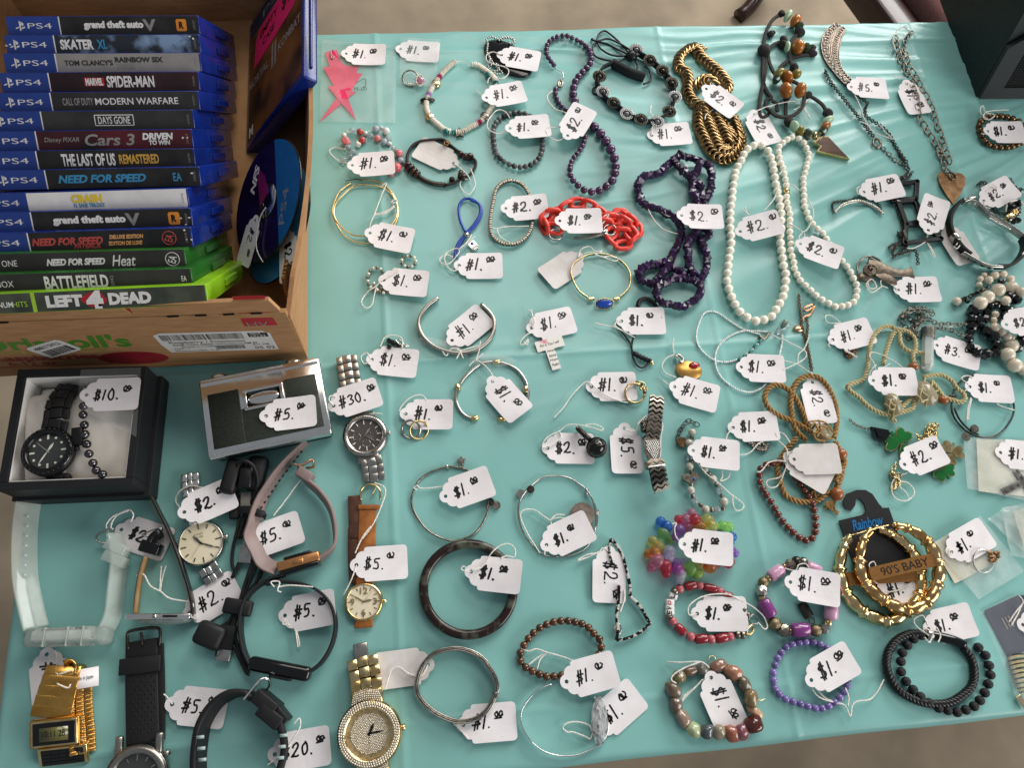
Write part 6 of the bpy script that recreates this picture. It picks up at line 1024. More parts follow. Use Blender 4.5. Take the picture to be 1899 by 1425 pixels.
# --- woven dragon bracelet
t_ = thing("bracelet", "heavy woven silver bracelet with a scaled dragon head clasp", "bracelet", pt('T', (1100, 350)))
CV = mesh("chevron", *prism([(-1, -.55), (0, .15), (1, -.55), (1, .05), (0, .75), (-1, .05)], .7)); CV = mesh("chevron", [v * 1000 for v in CV.vertices and [w.co for w in CV.vertices]], [tuple(p.vertices) for p in CV.polygons], False)
m_('wovensilver', '8a847b', .3, 1, c2='4c463f', scale=400)
def weave(P, wd, z=None):
    Q = cr(P, False, 4.4); T = tangents(Q)
    for i, q in enumerate(Q):
        F_ = fr3(q, Vector((0, 0, 1)).cross(T[i]), -T[i])
        for s in (-1, 1): inst("woven_link", CV, M['wovensilver'], t_, F_ @ tr(s * wd * .00025, 0, .0028) @ Matrix.Diagonal((wd * .00026, .0042, .0030, 1)))
    add("core", sweep(Q, rrect(wd * .96, 6, 2), False, Vector((0, 0, 1))), M['black'], t_)
weave(pts('P', [(1215, 965, 8), (1215, 1010, 11), (1208, 1080, 12), (1200, 1150, 12), (1190, 1230, 12)]), 13.5); weave(pts('T', [(1110, 100, 11), (1095, 170, 11), (1085, 240, 11)]), 13); weave(pts('T', [(1115, 470, 11), (1130, 540, 12), (1145, 620, 11), (1160, 690, 7)]), 15)
HD = fr3(pt('T', (1082, 345), 9), Vector((1, 0, 0)), pt('T', (1080, 250), 9) - pt('T', (1090, 440), 9)); add("dragon_head", xf(prism([(-7.6, 8), (-7.6, -2), (-5, -12), (-1.6, -18), (1.6, -18), (5, -12), (7.6, -2), (7.6, 8), (0, 13)], 5), HD), M['oldsilver'], t_, False)
V_ = [xf(sphere(1.25, 8, 6), HD @ tr(x * .001 * 1.9, (6 - j * 1.8) * .001, .005)) for j in range(12) for x in np.arange(-3, 3.1, 1) + (.5 if j % 2 else 0) if abs(x * 1.9) < 6.4 - max(0, j - 4) * .8]; add("scales", join(*V_), M['silver'], t_, kind="stuff")
add("head_gap", xf(prism([(-7.4, 9), (0, 14), (7.4, 9), (7.4, 11), (0, 16), (-7.4, 11)], 5.6), HD), M['ink'], t_, False); V_ = [xf(sphere(1.1, 8, 6), HD @ tr((x + (.5 if j % 2 else 0)) * .0019, (18 + j * 1.8) * .001, .005)) for j in range(6) for x in range(-3, 4)]; add("collar_scales", join(*V_), M['oldsilver'], t_, kind="stuff")
add("collar", xf(rbox(14.5, 12, 8, 2), HD @ tr(0, .022, .001)), M['darkmetal'], t_); boxat(t_, "clasp", pt('T', (1105, 480), 11.5), Vector((1, .1, 0)), (17, 8, 8), M['oldsilver'], 1.2); boxat(t_, "clasp_bar", pt('T', (1130, 500), 16), Vector((1, .05, 0)), (17, 2, 1.6), M['chrome'], .5)
# --- leather cord bracelet
m_('darkleather', '2b211d', .6, c2='1d1613', scale=160, bump=.4); m_('woodbead', '3a1f14', .25, c2='25130c', scale=150, coat=.4, rnd=.2)
t_ = thing("bracelet", "dark leather cord bracelet with wooden beads and a braided metal section", "bracelet", pt('G', (1130, 1230)))
for dz in (1.6, 3.8): add("cord", tube(cr(pts('G', [(830, 1250), (835, 1170), (880, 1090), (960, 1050), (1060, 1040), (1150, 1040), (1210, 1085), (1280, 1140), (1370, 1190), (1430, 1220), (1430, 1280), (1380, 1350), (1320, 1380), (1240, 1420), (1170, 1440)], dz), False, 1.5), 1.3 if dz > 2 else 1.6, 8), M['darkleather'], t_)
for x, y, d, a in ((835, 1265, 9, 60), (860, 1295, 10.5, 55), (890, 1325, 10.5, 50), (920, 1345, 9, 40), (1300, 1165, 7, 30), (1345, 1190, 8.5, 60), (1380, 1190, 9.5, 70), (1300, 1345, 10, 20), (1325, 1370, 9, 10)): barrel(t_, pt('G', (x, y), d * .48), Vector((math.cos(math.radians(a)), -math.sin(math.radians(a)), 0)), 4, d, M['woodbead'], "wood_disc", DISC)
add("metal_braid", twist(cr(pts('H', [(910, 110, 2.5), (990, 165, 2.5), (1080, 195, 2.5), (1150, 200, 2.5)]), False, 1), 1.3, 4, 7, 6, 1.5), M['darkmetal'], t_); bead(t_, pt('G', (1180, 1075), 3), 8, M['bronze'], "metal_bead"); loop(t_, [pt('G', (1175 + 20 * math.cos(a), 1070 + 20 * math.sin(a)), 6) for a in np.linspace(0, 2 * pi, 13)[:-1]], .9, M['bronze'], True, "eyelet"); bead(t_, pt('H', (1225, 155), 2), 6, M['darkleather'], "knot", PEB[2]); bead(t_, pt('H', (1160, 205), 2), 5, M['darkleather'], "knot", PEB[3])
# --- black beaded wrap bracelet
m_('seed', 'f6f4f0', .2, .2, rnd=.1, var=.05); m_('fabric', '1b1b1d', .9, c2='2a2a2c', scale=400, bump=.6, bscale=700)
t_ = thing("bracelet", "black fabric wrap bracelet with silver beaded crystal medallions and cord ties", "bracelet", pt('I', (1330, 600)))
BP = pts('I', [(1130, 360, 5), (1030, 410, 5), (985, 500, 5), (1000, 590, 5), (1060, 680, 5), (1150, 740, 5), (1240, 810, 5), (1340, 860, 5), (1440, 880, 5), (1560, 840, 5), (1640, 760, 5), (1660, 650, 5), (1640, 540, 5), (1560, 440, 5), (1460, 350, 5), (1350, 280, 5), (1280, 230, 5)])
band(t_, BP, 10, 2.4, M['fabric'], Vector((.1, -.25, 1)), name="band"); band(t_, pts('I', [(1120, 370, 4), (1200, 410, 5), (1300, 460, 5), (1400, 490, 4)]), 12, 6, M['fabric'], name="lining")
for i, (x, y, big) in enumerate(((1035, 615, 1), (1130, 715, 0), (1245, 810, 1), (1370, 860, 0), (1515, 880, 1), (1620, 790, 0), (1670, 660, 1), (1640, 540, 0), (1560, 430, 0), (1450, 340, 0), (1330, 245, 1), (1005, 480, 0))):
    N_ = fr3(pt('I', (x, y), 8), Vector((.8, -.4, 0)), Vector((.3, .6, .7))); md = 'seed' if big else 'oldsilver'
    for r_i, nn in ((6.2, 22), (4.6, 16)): 
        V_ = [xf(sphere(1.0, 6, 4), N_ @ tr(r_i * 1.15 * math.cos(a) * .001, r_i * .85 * math.sin(a) * .001, .0004)) for a in np.linspace(0, 2 * pi, nn + 1)[:-1]]; add("bead_ring", join(*V_), M[md], t_, kind="stuff")
    inst("crystal", GEM, M['clearbead'] if big else M['darkmetal'], t_, N_ @ tr(0, 0, .001) @ Matrix.Diagonal((.0034, .0024, .002, 1))); add("backing", xf(lathe([(.1, -.6), (7.4, -.6), (7.4, 0), (.1, .2)], 20), N_ @ Matrix.Diagonal((1.1, .85, 1, 1))), M['fabric'], t_)
for P in ([(1280, 250), (1180, 190), (1080, 150), (990, 170), (935, 155)], [(1260, 270), (1170, 170), (1100, 110), (1050, 80), (1000, 110), (980, 170)], [(1290, 300), (1180, 250), (1060, 190), (970, 190), (945, 250), (980, 310), (1080, 340), (1180, 350), (1240, 310)], [(1250, 300), (1150, 300), (1080, 280), (1010, 230), (990, 180)], [(1400, 390), (1440, 420), (1460, 490), (1440, 530), (1390, 550)], [(1320, 340), (1340, 390), (1330, 440)], [(985, 570), (950, 590), (955, 630), (985, 640)]): add("tie_cord", tube(cr(pts('I', P, random.uniform(1.5, 4)), False, 1.5), 1.2, 7), M['black'], t_)
bead(t_, pt('I', (1285, 300), 4), 13, M['black'], "knot", PEB[4]); bead(t_, pt('I', (940, 155), 2), 3.5, M['black'], "knot", PEB[0])
# --- rubber bracelet with steel plate
t_ = thing("bracelet", "black rubber bracelet with engraved steel plate and folding clasp", "bracelet", pt('N', (1560, 720)))
band(t_, pts('N', [(1345, 440, 6), (1270, 520, 6), (1238, 620, 6), (1260, 730, 6), (1340, 850, 6), (1420, 920, 6)]), 10.5, 3.4, M['rubber'], Vector((0, -.15, 1))); band(t_, pts('N', [(1660, 1020, 6), (1760, 1015, 6), (1850, 950, 6), (1900, 850, 6), (1880, 770, 6)]), 10.5, 3.4, M['rubber'], Vector((0, -.15, 1)))
pl = cr(pts('N', [(1350, 900, 7), (1450, 960, 7), (1560, 1010, 7), (1690, 1020, 7)]), False, 1.5); add("plate", sweep(pl, rrect(3, 11.5, .8), False, Vector((0, -.5, .9))), M['silver'], t_)
for k in range(5): 
    g = pl[4 + k * 5 if 4 + k * 5 < len(pl) else -2] + Vector((0, -.0029, .0026)); G_ = fr3(g, Vector((1, -.22, 0)), Vector((0, .5, .9))); L_ = [(-2.2, 2.4), (2.0, 2.4), (2.0, -1.6), (-.4, -1.6), (-.4, .6), (.8, .6)]
    add("key_pattern", join(*[xf(rbox(max(abs(b[0] - a[0]), .8) + .3, max(abs(b[1] - a[1]), .8) + .3, .5, 0), G_ @ tr((a[0] + b[0]) * .0005, (a[1] + b[1]) * .0005, 0)) for a, b in zip(L_, L_[1:])]), M['ink'], t_, False)
boxat(t_, "cap", pt('N', (1285, 770), 6), Vector((.4, -1, 0)), (9, 4.6, 11.5), M['silver'], .8); boxat(t_, "cap", pt('N', (1875, 930), 6), Vector((.6, .8, 0)), (5, 4.6, 11.5), M['silver'], .8)
band(t_, pts('N', [(1400, 450, 5), (1480, 470, 4.5), (1580, 560, 4.5), (1680, 620, 4.5), (1790, 690, 5), (1890, 760, 6)]), 8, 1.2, M['silver'], Vector((.3, .3, 1)), name="clasp"); boxat(t_, "clasp_end", pt('N', (1410, 432), 7), Vector((1, .3, 0)), (16, 4, 8), M['silver'], .6)
add("clasp_bar", tube(cr(pts('N', [(1590, 590, 7), (1680, 640, 7), (1780, 690, 7)]), False, 2), 1, 8), M['chrome'], t_)
# --- black cord bracelet
t_ = thing("bracelet", "black knotted cord bracelet with sliding knot and gold end bead", "bracelet", pt('P', (1080, 400)))
add("braid", twist(cr(pts('P', [(1060, 140), (1070, 90), (1130, 65), (1190, 100), (1230, 150), (1270, 190), (1265, 250)], 2), False, 1), 1.3, 3, 6, 6, 1.2), M['black'], t_)
for P in ([(880, 310), (950, 400), (1000, 480), (1010, 560), (1040, 640), (1090, 675), (1140, 650), (1150, 610)], [(1030, 390), (1010, 440), (1005, 510), (1030, 550)]): add("cord", tube(cr(pts('P', P, 2), False, 1.2), 1.0, 7), M['black'], t_)
add("sliding_knot", twist(cr(pts('P', [(1030, 550), (1080, 580), (1140, 605)], 2.6), False, 1), 1.6, 3, 4, 6, 1.4), M['black'], t_); bead(t_, pt('P', (1180, 635), 2), 5, M['gold']); bead(t_, pt('P', (1160, 612), 2), 5, M['black'], "knot")
# --- blue cord with charm
t_ = thing("phone_charm", "bright blue cord loop with a silver hand charm", "charm", pt('H', (1370, 550)))
m_('bluecord', '1440a8', .35, var=.25, coat=.2)
for P in ([(1250, 850), (1270, 740), (1330, 650), (1420, 550), (1475, 450), (1460, 370), (1380, 325), (1310, 345), (1285, 420), (1300, 520), (1345, 620)], [(1262, 850), (1285, 745), (1345, 655), (1435, 555), (1485, 450), (1468, 375), (1385, 335)]): add("cord", tube(cr(pts('H', P, 1.8), False, 1.5), 1.5, 8), M['bluecord'], t_)
barrel(t_, pt('H', (1355, 645), 3), Vector((0, 1, 0)), 5, 5, M['silver'], "ferrule"); hm = fr3(pt('H', (1405, 730), 1.2), Vector((.8, .45, 0)), Vector((-.45, .8, 0))); add("hand_palm", xf(prism(rrect(8, 7, 2, 3), 1.4), hm), M['silver'], t_, False)
for k in range(5): add("hand_finger", xf(rbox(1.5, 5 if 0 < k < 4 else 3.5, 1.4, .5), hm @ tr((-3.4 + k * 1.7) * .001, -(5.5 if 0 < k < 4 else 4) * .001, .0007)), M['silver'], t_)
bead(t_, hm @ Vector((0, .0005, .0018)), 3.4, M['bluestone'], "eye", None, None, (1, 1, .5))
# ------------------------------------------------------------------ necklaces, pendants, rings
m_('purplestone', '3b2140', .2, c2='54365a', scale=110, rnd=.25, coat=.4); m_('chipstone', '24142e', .2, c2='351f48', scale=90, rnd=.4, coat=.05)
m_('pearl', 'f6f1e2', .2, c2='efe8d4', scale=40, coat=.5, rnd=.04); m_('coralplastic', 'f04438', .3, var=.08, coat=.3); m_('curbgold', 'b39468', .24, 1, c2='7d6440', scale=120)
m_('suede', '33302e', .85, c2='262423', scale=300, bump=.4, bscale=500); m_('amber', 'b8701c', .15, c2='8a4a12', scale=90, coat=.5, rnd=.15); m_('mint', 'b9d8b4', .2, var=.1, coat=.5); m_('olive', '6b6420', .15, c2='8a7a28', scale=100, coat=.5); m_('darkglass', '1f2f22', .08, c2='3a4f38', scale=120, coat=.6); m_('brownstone', '5a3a22', .25, c2='3c2414', scale=50, coat=.5, stretch=(1, 5, 1))
# graduated purple necklace
t_ = thing("bead_necklace", "graduated purple stone bead necklace with lobster clasp", "necklace", pt('I', (900, 800)))
PP = pts('I', [(600, 395), (565, 350), (540, 310), (535, 265), (545, 215), (575, 180), (615, 155), (670, 140), (720, 140), (775, 165), (820, 185), (865, 215), (900, 255), (920, 300), (927, 345), (913, 395), (880, 440), (830, 490), (790, 550), (772, 610), (770, 675), (800, 760), (860, 850), (945, 945), (1005, 1010), (1055, 1085), (1105, 1170), (1135, 1260), (1135, 1340)]) + pts('J', [(902, 100), (878, 175), (822, 232), (748, 266), (670, 266), (605, 226), (550, 170), (525, 110), (530, 45)]) + pts('I', [(745, 1285), (765, 1228), (800, 1185), (830, 1143), (858, 1098), (870, 1050), (868, 1000), (800, 880), (665, 758), (635, 715), (615, 660), (615, 605)])
beads(t_, PP, lambda u: 6 + 5.4 * max(0, 1 - abs(u - .5) / .34) ** .8 if u < .5 else 6 + 5.4 * max(0, 1 - abs(u - .5) / .26) ** .8, M['purplestone'], False, gap=1.03)
loop(t_, pts('I', [(610, 410), (650, 430), (680, 450), (685, 490), (660, 520), (655, 560), (620, 590)], 2), .6, M['silver'], False, "chain_end", 6); loop(t_, pts('I', [(650, 520), (640, 560), (665, 575), (680, 530), (655, 515)], 2.6), 1.2, M['oldsilver'], False, "clasp"); bead(t_, pt('I', (705, 165), 4), 5, M['clearbead'], "crystal", GEM)
# purple chips
t_ = thing("bead_necklace", "long tangled necklace of dark purple stone chips", "necklace", pt('J', (1450, 600)))
for P, z in (([(1440, -30), (1380, 20), (1330, 60), (1250, 130), (1130, 150), (1088, 230), (1100, 310), (1150, 390), (1230, 410), (1320, 450), (1400, 500), (1440, 560), (1450, 630), (1420, 720), (1380, 790), (1350, 850), (1250, 880), (1150, 900), (1090, 960), (1130, 1020), (1210, 1040), (1280, 970), (1350, 900), (1450, 950), (1500, 990)], 0), ([(1260, 1060), (1240, 1130), (1270, 1190), (1350, 1220), (1460, 1240), (1550, 1190), (1610, 1120), (1590, 1040), (1500, 1005), (1400, 1000), (1320, 1030), (1265, 1055)], 1), ([(1380, 20), (1430, 90), (1500, 150), (1540, 220), (1530, 290), (1570, 360), (1580, 450), (1580, 560), (1560, 640), (1500, 700), (1500, 800), (1510, 900), (1550, 980)], 3), ([(1440, -30), (1500, -10), (1580, 15), (1670, 60), (1702, 130), (1692, 220), (1680, 300), (1640, 380), (1650, 560), (1680, 640), (1610, 690), (1650, 780), (1662, 880), (1640, 960), (1590, 1010)], 1), ([(1590, 60), (1570, 130), (1540, 180), (1590, 230), (1612, 300), (1600, 360)], 4)):
    beads(t_, pts('J', P), 11.5, M['chipstone'], False, "stone_chip", lambda n: CHIP[random.randrange(8)], gap=.39, dz=z, orient=False)
# pearls
t_ = thing("pearl_necklace", "long loop of large white pearls", "necklace", pt('L', (470, 800)))
beads(t_, pts('K', [(735, 1115), (660, 1165), (640, 1225), (605, 1280), (580, 1340), (570, 1395)]) + pts('L', [(285, 155), (275, 215), (265, 290), (260, 360), (250, 425), (245, 495), (245, 560), (245, 630), (255, 695), (250, 765), (240, 830), (230, 900), (225, 980), (215, 1055), (230, 1130), (255, 1205), (290, 1280), (330, 1340), (395, 1390), (480, 1420), (560, 1400), (620, 1370), (650, 1310), (690, 1245), (715, 1180), (725, 1105), (735, 1030), (715, 955), (705, 885), (695, 810), (685, 740), (680, 670), (690, 600), (690, 530), (690, 465), (680, 395), (670, 325), (650, 260), (640, 190), (630, 120), (615, 55)]) + pts('K', [(905, 1290), (890, 1230), (860, 1160), (800, 1110)]), 9.2, M['pearl'], True, "pearl", ball(20, 12))
t_ = thing("pearl_necklace", "loop of smaller white pearls with one golden bead", "necklace", pt('L', (1050, 800)))
beads(t_, pts('K', [(1075, 1035), (1015, 1070), (962, 1120), (958, 1180), (970, 1240), (975, 1290)]) + pts('L', [(695, 30), (715, 90), (725, 145), (735, 200), (740, 260), (740, 310), (745, 365), (752, 410), (768, 460), (772, 510), (770, 575), (770, 635), (775, 690), (780, 745), (780, 800), (790, 850), (805, 905), (812, 965), (840, 1020), (872, 1075), (920, 1115), (965, 1160), (1015, 1205), (1070, 1240), (1130, 1270), (1185, 1295), (1245, 1282), (1300, 1268), (1345, 1230), (1352, 1175), (1362, 1120), (1335, 1060), (1310, 1005), (1280, 950), (1240, 905), (1205, 860), (1130, 760), (1060, 650), (1020, 615), (975, 570), (940, 525), (920, 465), (900, 415), (895, 365), (895, 310), (890, 260), (890, 215), (890, 160), (905, 110), (915, 65)]) + pts('K', [(1195, 1300), (1215, 1245), (1220, 1190), (1205, 1145), (1185, 1095), (1140, 1052)]), 7.4, lambda n: M['palegold'] if n == 12 else M['pearl'], True, "pearl", ball(18, 11))
# black and pearl cluster
m_('blackcrystal', '0a0a0d', .06, var=.2, coat=.6); m_('champearl', 'e4d8c4', .2, c2='d6c8b0', scale=60, coat=.5, rnd=.08)
t_ = thing("bead_necklace", "tangled cluster of champagne pearls and faceted black beads", "necklace", pt('d', (760, 800)))
for x, y, r in ((770, 500, 62), (895, 480, 62), (670, 565, 60), (600, 620, 62), (990, 515, 48), (840, 600, 45), (735, 360, 40), (815, 350, 38), (885, 395, 38), (680, 405, 40), (635, 357, 27), (600, 395, 30), (590, 450, 30), (620, 490, 20), (745, 605, 28), (740, 730, 35), (725, 785, 32), (738, 855, 45), (800, 905, 42), (850, 945, 45), (895, 1025, 62), (858, 1110, 65), (925, 1210, 65), (1010, 1260, 50), (905, 950, 22), (380, 605, 40), (1060, 1310, 50)): bead(t_, pt('d', (x, y), r * .11 + (7 if 480 < y < 700 and r > 44 else 3 if 700 < y < 960 else 0)), r * .225, M['champearl'], "pearl", ball(20, 12))
for x, y, r in ((540, 690, 60), (520, 770, 50), (580, 780, 55), (525, 840, 48), (600, 830, 40), (650, 890, 48), (720, 940, 55), (755, 1020, 50), (740, 1090, 45), (655, 1105, 55), (570, 1090, 50), (505, 1040, 38), (500, 905, 40), (490, 965, 40), (660, 710, 45), (650, 770, 45), (690, 650, 38), (755, 640, 40), (830, 660, 46), (885, 550, 50), (940, 590, 50), (985, 1010, 45), (990, 940, 40), (790, 420, 25), (780, 770, 28), (820, 420, 22), (830, 740, 40), (880, 690, 40), (960, 1050, 40), (1010, 700, 46)): bead(t_, pt('d', (x, y), r * .10), r * .225, M['blackcrystal'], "black_bead", GEM, Vector((random.random() - .5, random.random() - .5, .2)))
for x, y in ((430, 590), (455, 575), (480, 610), (545, 540), (580, 520)): bead(t_, pt('d', (x, y), 3), 5.5, M['darkmetal'], "cap", CHIP[x % 8])
chain(t_, pts('d', [(420, 595), (500, 560), (580, 520), (680, 470)], 3), 6, 4.6, .7, M['darkmetal'])
# gold curb chain
t_ = thing("chain_necklace", "heap of chunky gold curb chain", "necklace", pt('K', (370, 750)))
for P, z in (([(285, 235), (220, 215), (140, 260), (90, 330), (95, 410), (150, 450), (170, 530), (165, 620), (210, 700), (270, 740)], 3.2), ([(240, 240), (290, 320), (350, 370), (420, 430), (490, 510), (520, 580), (480, 640)], 3.2), ([(250, 560), (310, 510), (370, 520), (400, 560)], 5), ([(270, 740), (260, 840), (265, 930), (310, 1030), (360, 1120), (430, 1190), (510, 1210), (590, 1170), (640, 1080), (640, 990), (610, 900), (570, 830), (500, 780), (420, 740), (340, 720)], 3.2), ([(330, 790), (360, 880), (390, 970), (430, 1060), (490, 1130), (550, 1100), (580, 1020), (540, 940), (490, 880), (430, 830)], 4.2), ([(300, 760), (330, 860), (370, 960), (410, 1050), (450, 1130), (520, 1150)], 6.4), ([(420, 850), (460, 930), (500, 1000), (520, 1070)], 8)):
    bigchain(t_, pts('K', P, z), 11.5, 8.6, 1.9, M['curbgold'], angs=(38, 38), pitch=.46, yaw=32)
# coral plastic chain
t_ = thing("plastic_chain", "bright coral red plastic link chain with silver clasp", "chain", pt('J', (700, 530)))
for P, z in (([(350, 450), (310, 520), (340, 580), (400, 560)], 2.4), ([(420, 440), (480, 390), (560, 355), (640, 350), (730, 390), (790, 450), (860, 480), (950, 450)], 2.4), ([(950, 450), (1020, 490), (1080, 530), (1080, 600), (1040, 670), (960, 700), (890, 680), (860, 620), (910, 580), (970, 600)], 2.4), ([(880, 480), (960, 490), (1010, 550), (1040, 600)], 5), ([(340, 470), (390, 440), (430, 470)], 5), ([(760, 500), (820, 520), (890, 520)], 3)): bigchain(t_, pts('J', P, z), 16, 11, 2.4, M['coralplastic'], angs=(14, 66), pitch=.82)
loop(t_, [pt('J', (410 + 55 * math.cos(a), 610 + 45 * math.sin(a)), 2) for a in np.linspace(0, 2 * pi, 17)[:-1]], .8, M['silver'], True, "split_ring"); loop(t_, [pt('J', (865 + 50 * math.cos(a), 570 + 45 * math.sin(a)), 5) for a in np.linspace(0, 2 * pi, 17)[:-1]], .8, M['silver'], True, "split_ring"); add("clasp", tube(cr(pts('J', [(560, 640, 2.4), (650, 640, 2.4), (740, 620, 2.8), (830, 590, 3)]), False, 1.5), 2.2, 10, scale=lambda u: .6 + .9 * u), M['silver'], t_); barrel(t_, pt('J', (815, 595), 3.4), Vector((1, .25, 0)), 7, 8, M['silver'], "swivel")
# leather and amber necklace (drawn on its own tile)
t_ = thing("cord_necklace", "brown suede cord necklace with amber, mint and olive beads and arrowhead pendant", "necklace", pt('e', (400, 700)))
for P, z in (([(310, 110), (240, 160), (190, 240), (165, 340), (160, 440), (155, 560), (160, 680), (190, 760), (225, 810), (180, 830), (185, 890), (210, 920), (180, 960), (140, 965), (125, 900), (140, 780), (165, 650), (180, 540), (180, 440)], 2), ([(300, 345), (240, 370), (200, 420), (205, 500), (240, 590), (290, 640)], 2.6), ([(460, 270), (400, 320), (375, 400), (380, 490), (400, 560)], 4), ([(560, 450), (470, 460), (380, 490), (310, 540), (280, 590)], 3), ([(370, 660), (440, 690), (490, 760), (490, 860), (440, 930), (370, 965), (300, 965), (240, 940), (210, 900)], 6), ([(350, 780), (345, 860), (345, 950), (365, 1010)], 2), ([(520, 780), (590, 820), (650, 870), (690, 940)], 2), ([(230, 830), (265, 860), (275, 920)], 4)): add("cord", sweep(cr(pts('e', P, z), False, 1.6), rrect(4.2, 2.8, .9), False), M['suede'], t_)
for x, y, d in ((310, 110, 7), (165, 410, 12), (215, 280, 6), (235, 270, 5), (325, 330, 8), (325, 370, 9), (460, 265, 10), (565, 440, 8), (565, 395, 7), (415, 555, 8), (370, 1010, 9), (525, 785, 7), (690, 935, 9), (355, 800, 7)): bead(t_, pt('e', (x, y), d * .4), d * 1.25, M['suede'], "knot", PEB[x % 6])
for x, y, L_, d, a, k in ((362, 130, 6, 13, 40, 'mint'), (425, 170, 9, 13.5, 35, 'amber'), (455, 225, 7, 11, 25, 'darkglass'), (355, 385, 5, 11, 5, 'mint'), (445, 385, 11, 15, 5, 'amber'), (515, 395, 8, 10, 5, 'darkglass'), (290, 610, 8, 13, 60, 'olive'), (355, 640, 9, 14, -20, 'amber'), (435, 610, 8, 10, 30, 'olive'), (345, 745, 10, 15, -10, 'amber'), (465, 745, 10, 15, 20, 'amber'), (270, 655, 6, 10, 60, 'darkglass'), (415, 1045, 6, 12, -25, 'mint'), (458, 1080, 7, 11, -25, 'olive'), (525, 1110, 7, 11, -15, 'darkglass'), (580, 1120, 4, 8, 0, 'gold'), (690, 1000, 7, 12.5, 65, 'mint'), (672, 1045, 7, 11, 60, 'amber'), (650, 1085, 7, 10, 55, 'darkglass')): barrel(t_, pt('e', (x, y), d * .48 + (4 if 580 < y < 800 else 0)), Vector((math.cos(math.radians(a)), math.sin(math.radians(a)) * -1, 0)), L_ * 1.3, d * 1.22, M[k], "bead", ball() if k != 'darkglass' else GEM)
AM = Matrix.Translation(pt('e', (700, 1230), 1)); to = pt('e', (700, 1230), 1); oo = [pt('e', p, 1) - to for p in ((559, 1187), (620, 1220), (587, 1267), (859, 1332), (681, 1145), (624, 1140))]; oo = [(v.x * 1000, v.y * 1000) for v in oo]
add("arrowhead_frame", xf(prism(oo, 4), AM), M['gold'], t_, False); add("arrowhead_stone", xf(prism([(x * .86 + .3, y * .86 + .3) for x, y in oo], .8, 3.6), AM), M['brownstone'], t_, False); loop(t_, pts('e', [(600, 1150, 5), (640, 1100, 5), (660, 1120, 5), (620, 1160, 5)]), .8, M['oldsilver'], False, "bail")
# filigree crescent necklace
t_ = thing("necklace", "filigree crescent necklace with tiny pearls on dark chain", "necklace", pt('M', (250, 480)))
ctr = pts('M', [(285, 225), (225, 270), (180, 340), (165, 430), (180, 520), (220, 610), (290, 690), (350, 740)], 1.2); ctr = cr([p + Vector((.001, .0, 0)) for p in pts('M', [(280, 232), (225, 290), (195, 360), (185, 440), (200, 520), (245, 610), (300, 680), (350, 730)], 1.2)], False, 2); m_('filigree', '6e5f52', .35, 1, c2='4a4038', scale=300)
add("crescent_plate", sweep(ctr, rrect(21, 1.4, .4), False, Vector((0, 0, 1)), scale=lambda u: .62 + .5 * math.sin(pi * min(1, u * 1.15 + .1))), M['filigree'], t_); Tn = tangents(ctr)
def off(i, a, z): s_ = Vector((0, 0, 1)).cross(Tn[i]); w_ = .62 + .5 * math.sin(pi * min(1, i / (len(ctr) - 1) * 1.15 + .1)); return ctr[i] + s_ * (a * w_ * .001) + Vector((0, 0, z * .001))
for a in (-10, -1.5, 0.6, 9.6): add("rim_wire", tube([off(i, a, .9) for i in range(len(ctr))], .5, 6), M['oldsilver'], t_)
zig = [off(i, (-9.4 if (i // 2) % 2 else -2), 1.0) for i in range(0, len(ctr), 2)]; add("zigzag_wire", tube(zig, .5, 6), M['oldsilver'], t_)
for i in range(1, len(ctr) - 1, 2): bead(t_, off(i, -7.6 if (i // 2) % 2 else -4.2, 1.3), 2.6, M['white'], "seed_pearl", ball(8, 6)); loop(t_, [off(i, 5, 1) + Vector((math.cos(b) * .0025, math.sin(b) * .0025, 0)) for b in np.linspace(0, 2 * pi, 9)[:-1]], .45, M['oldsilver'], True, "ring_detail", 5)
chain(t_, pts('M', [(150, 620), (180, 690), (250, 790), (330, 890), (410, 990), (480, 1080), (540, 1160), (590, 1220)], 1.6), 3.4, 3, .75, M['darkmetal']); chain(t_, pts('M', [(340, 750), (430, 830), (480, 870), (520, 910), (500, 960), (510, 1020), (560, 1060), (640, 1110), (710, 1180), (760, 1270), (810, 1350), (860, 1420)], 1.6), 3.4, 3, .75, M['darkmetal']); chain(t_, pts('M', [(630, 1290), (680, 1330), (730, 1380), (780, 1430)], 1.4) + pts('N', [(830, 110), (870, 150)], 1.4), 6, 4.4, .6, M['oldsilver'], "extender"); loop(t_, pts('M', [(580, 1215), (570, 1260), (600, 1300), (640, 1280), (620, 1230), (580, 1215)], 2), 1.3, M['oldsilver'], False, "clasp")
chain(t_, pts('N', [(800, 20), (850, 100), (880, 160), (860, 210), (810, 240), (880, 230), (910, 190)], 2.6), 4.4, 3.4, .7, M['darkmetal'])
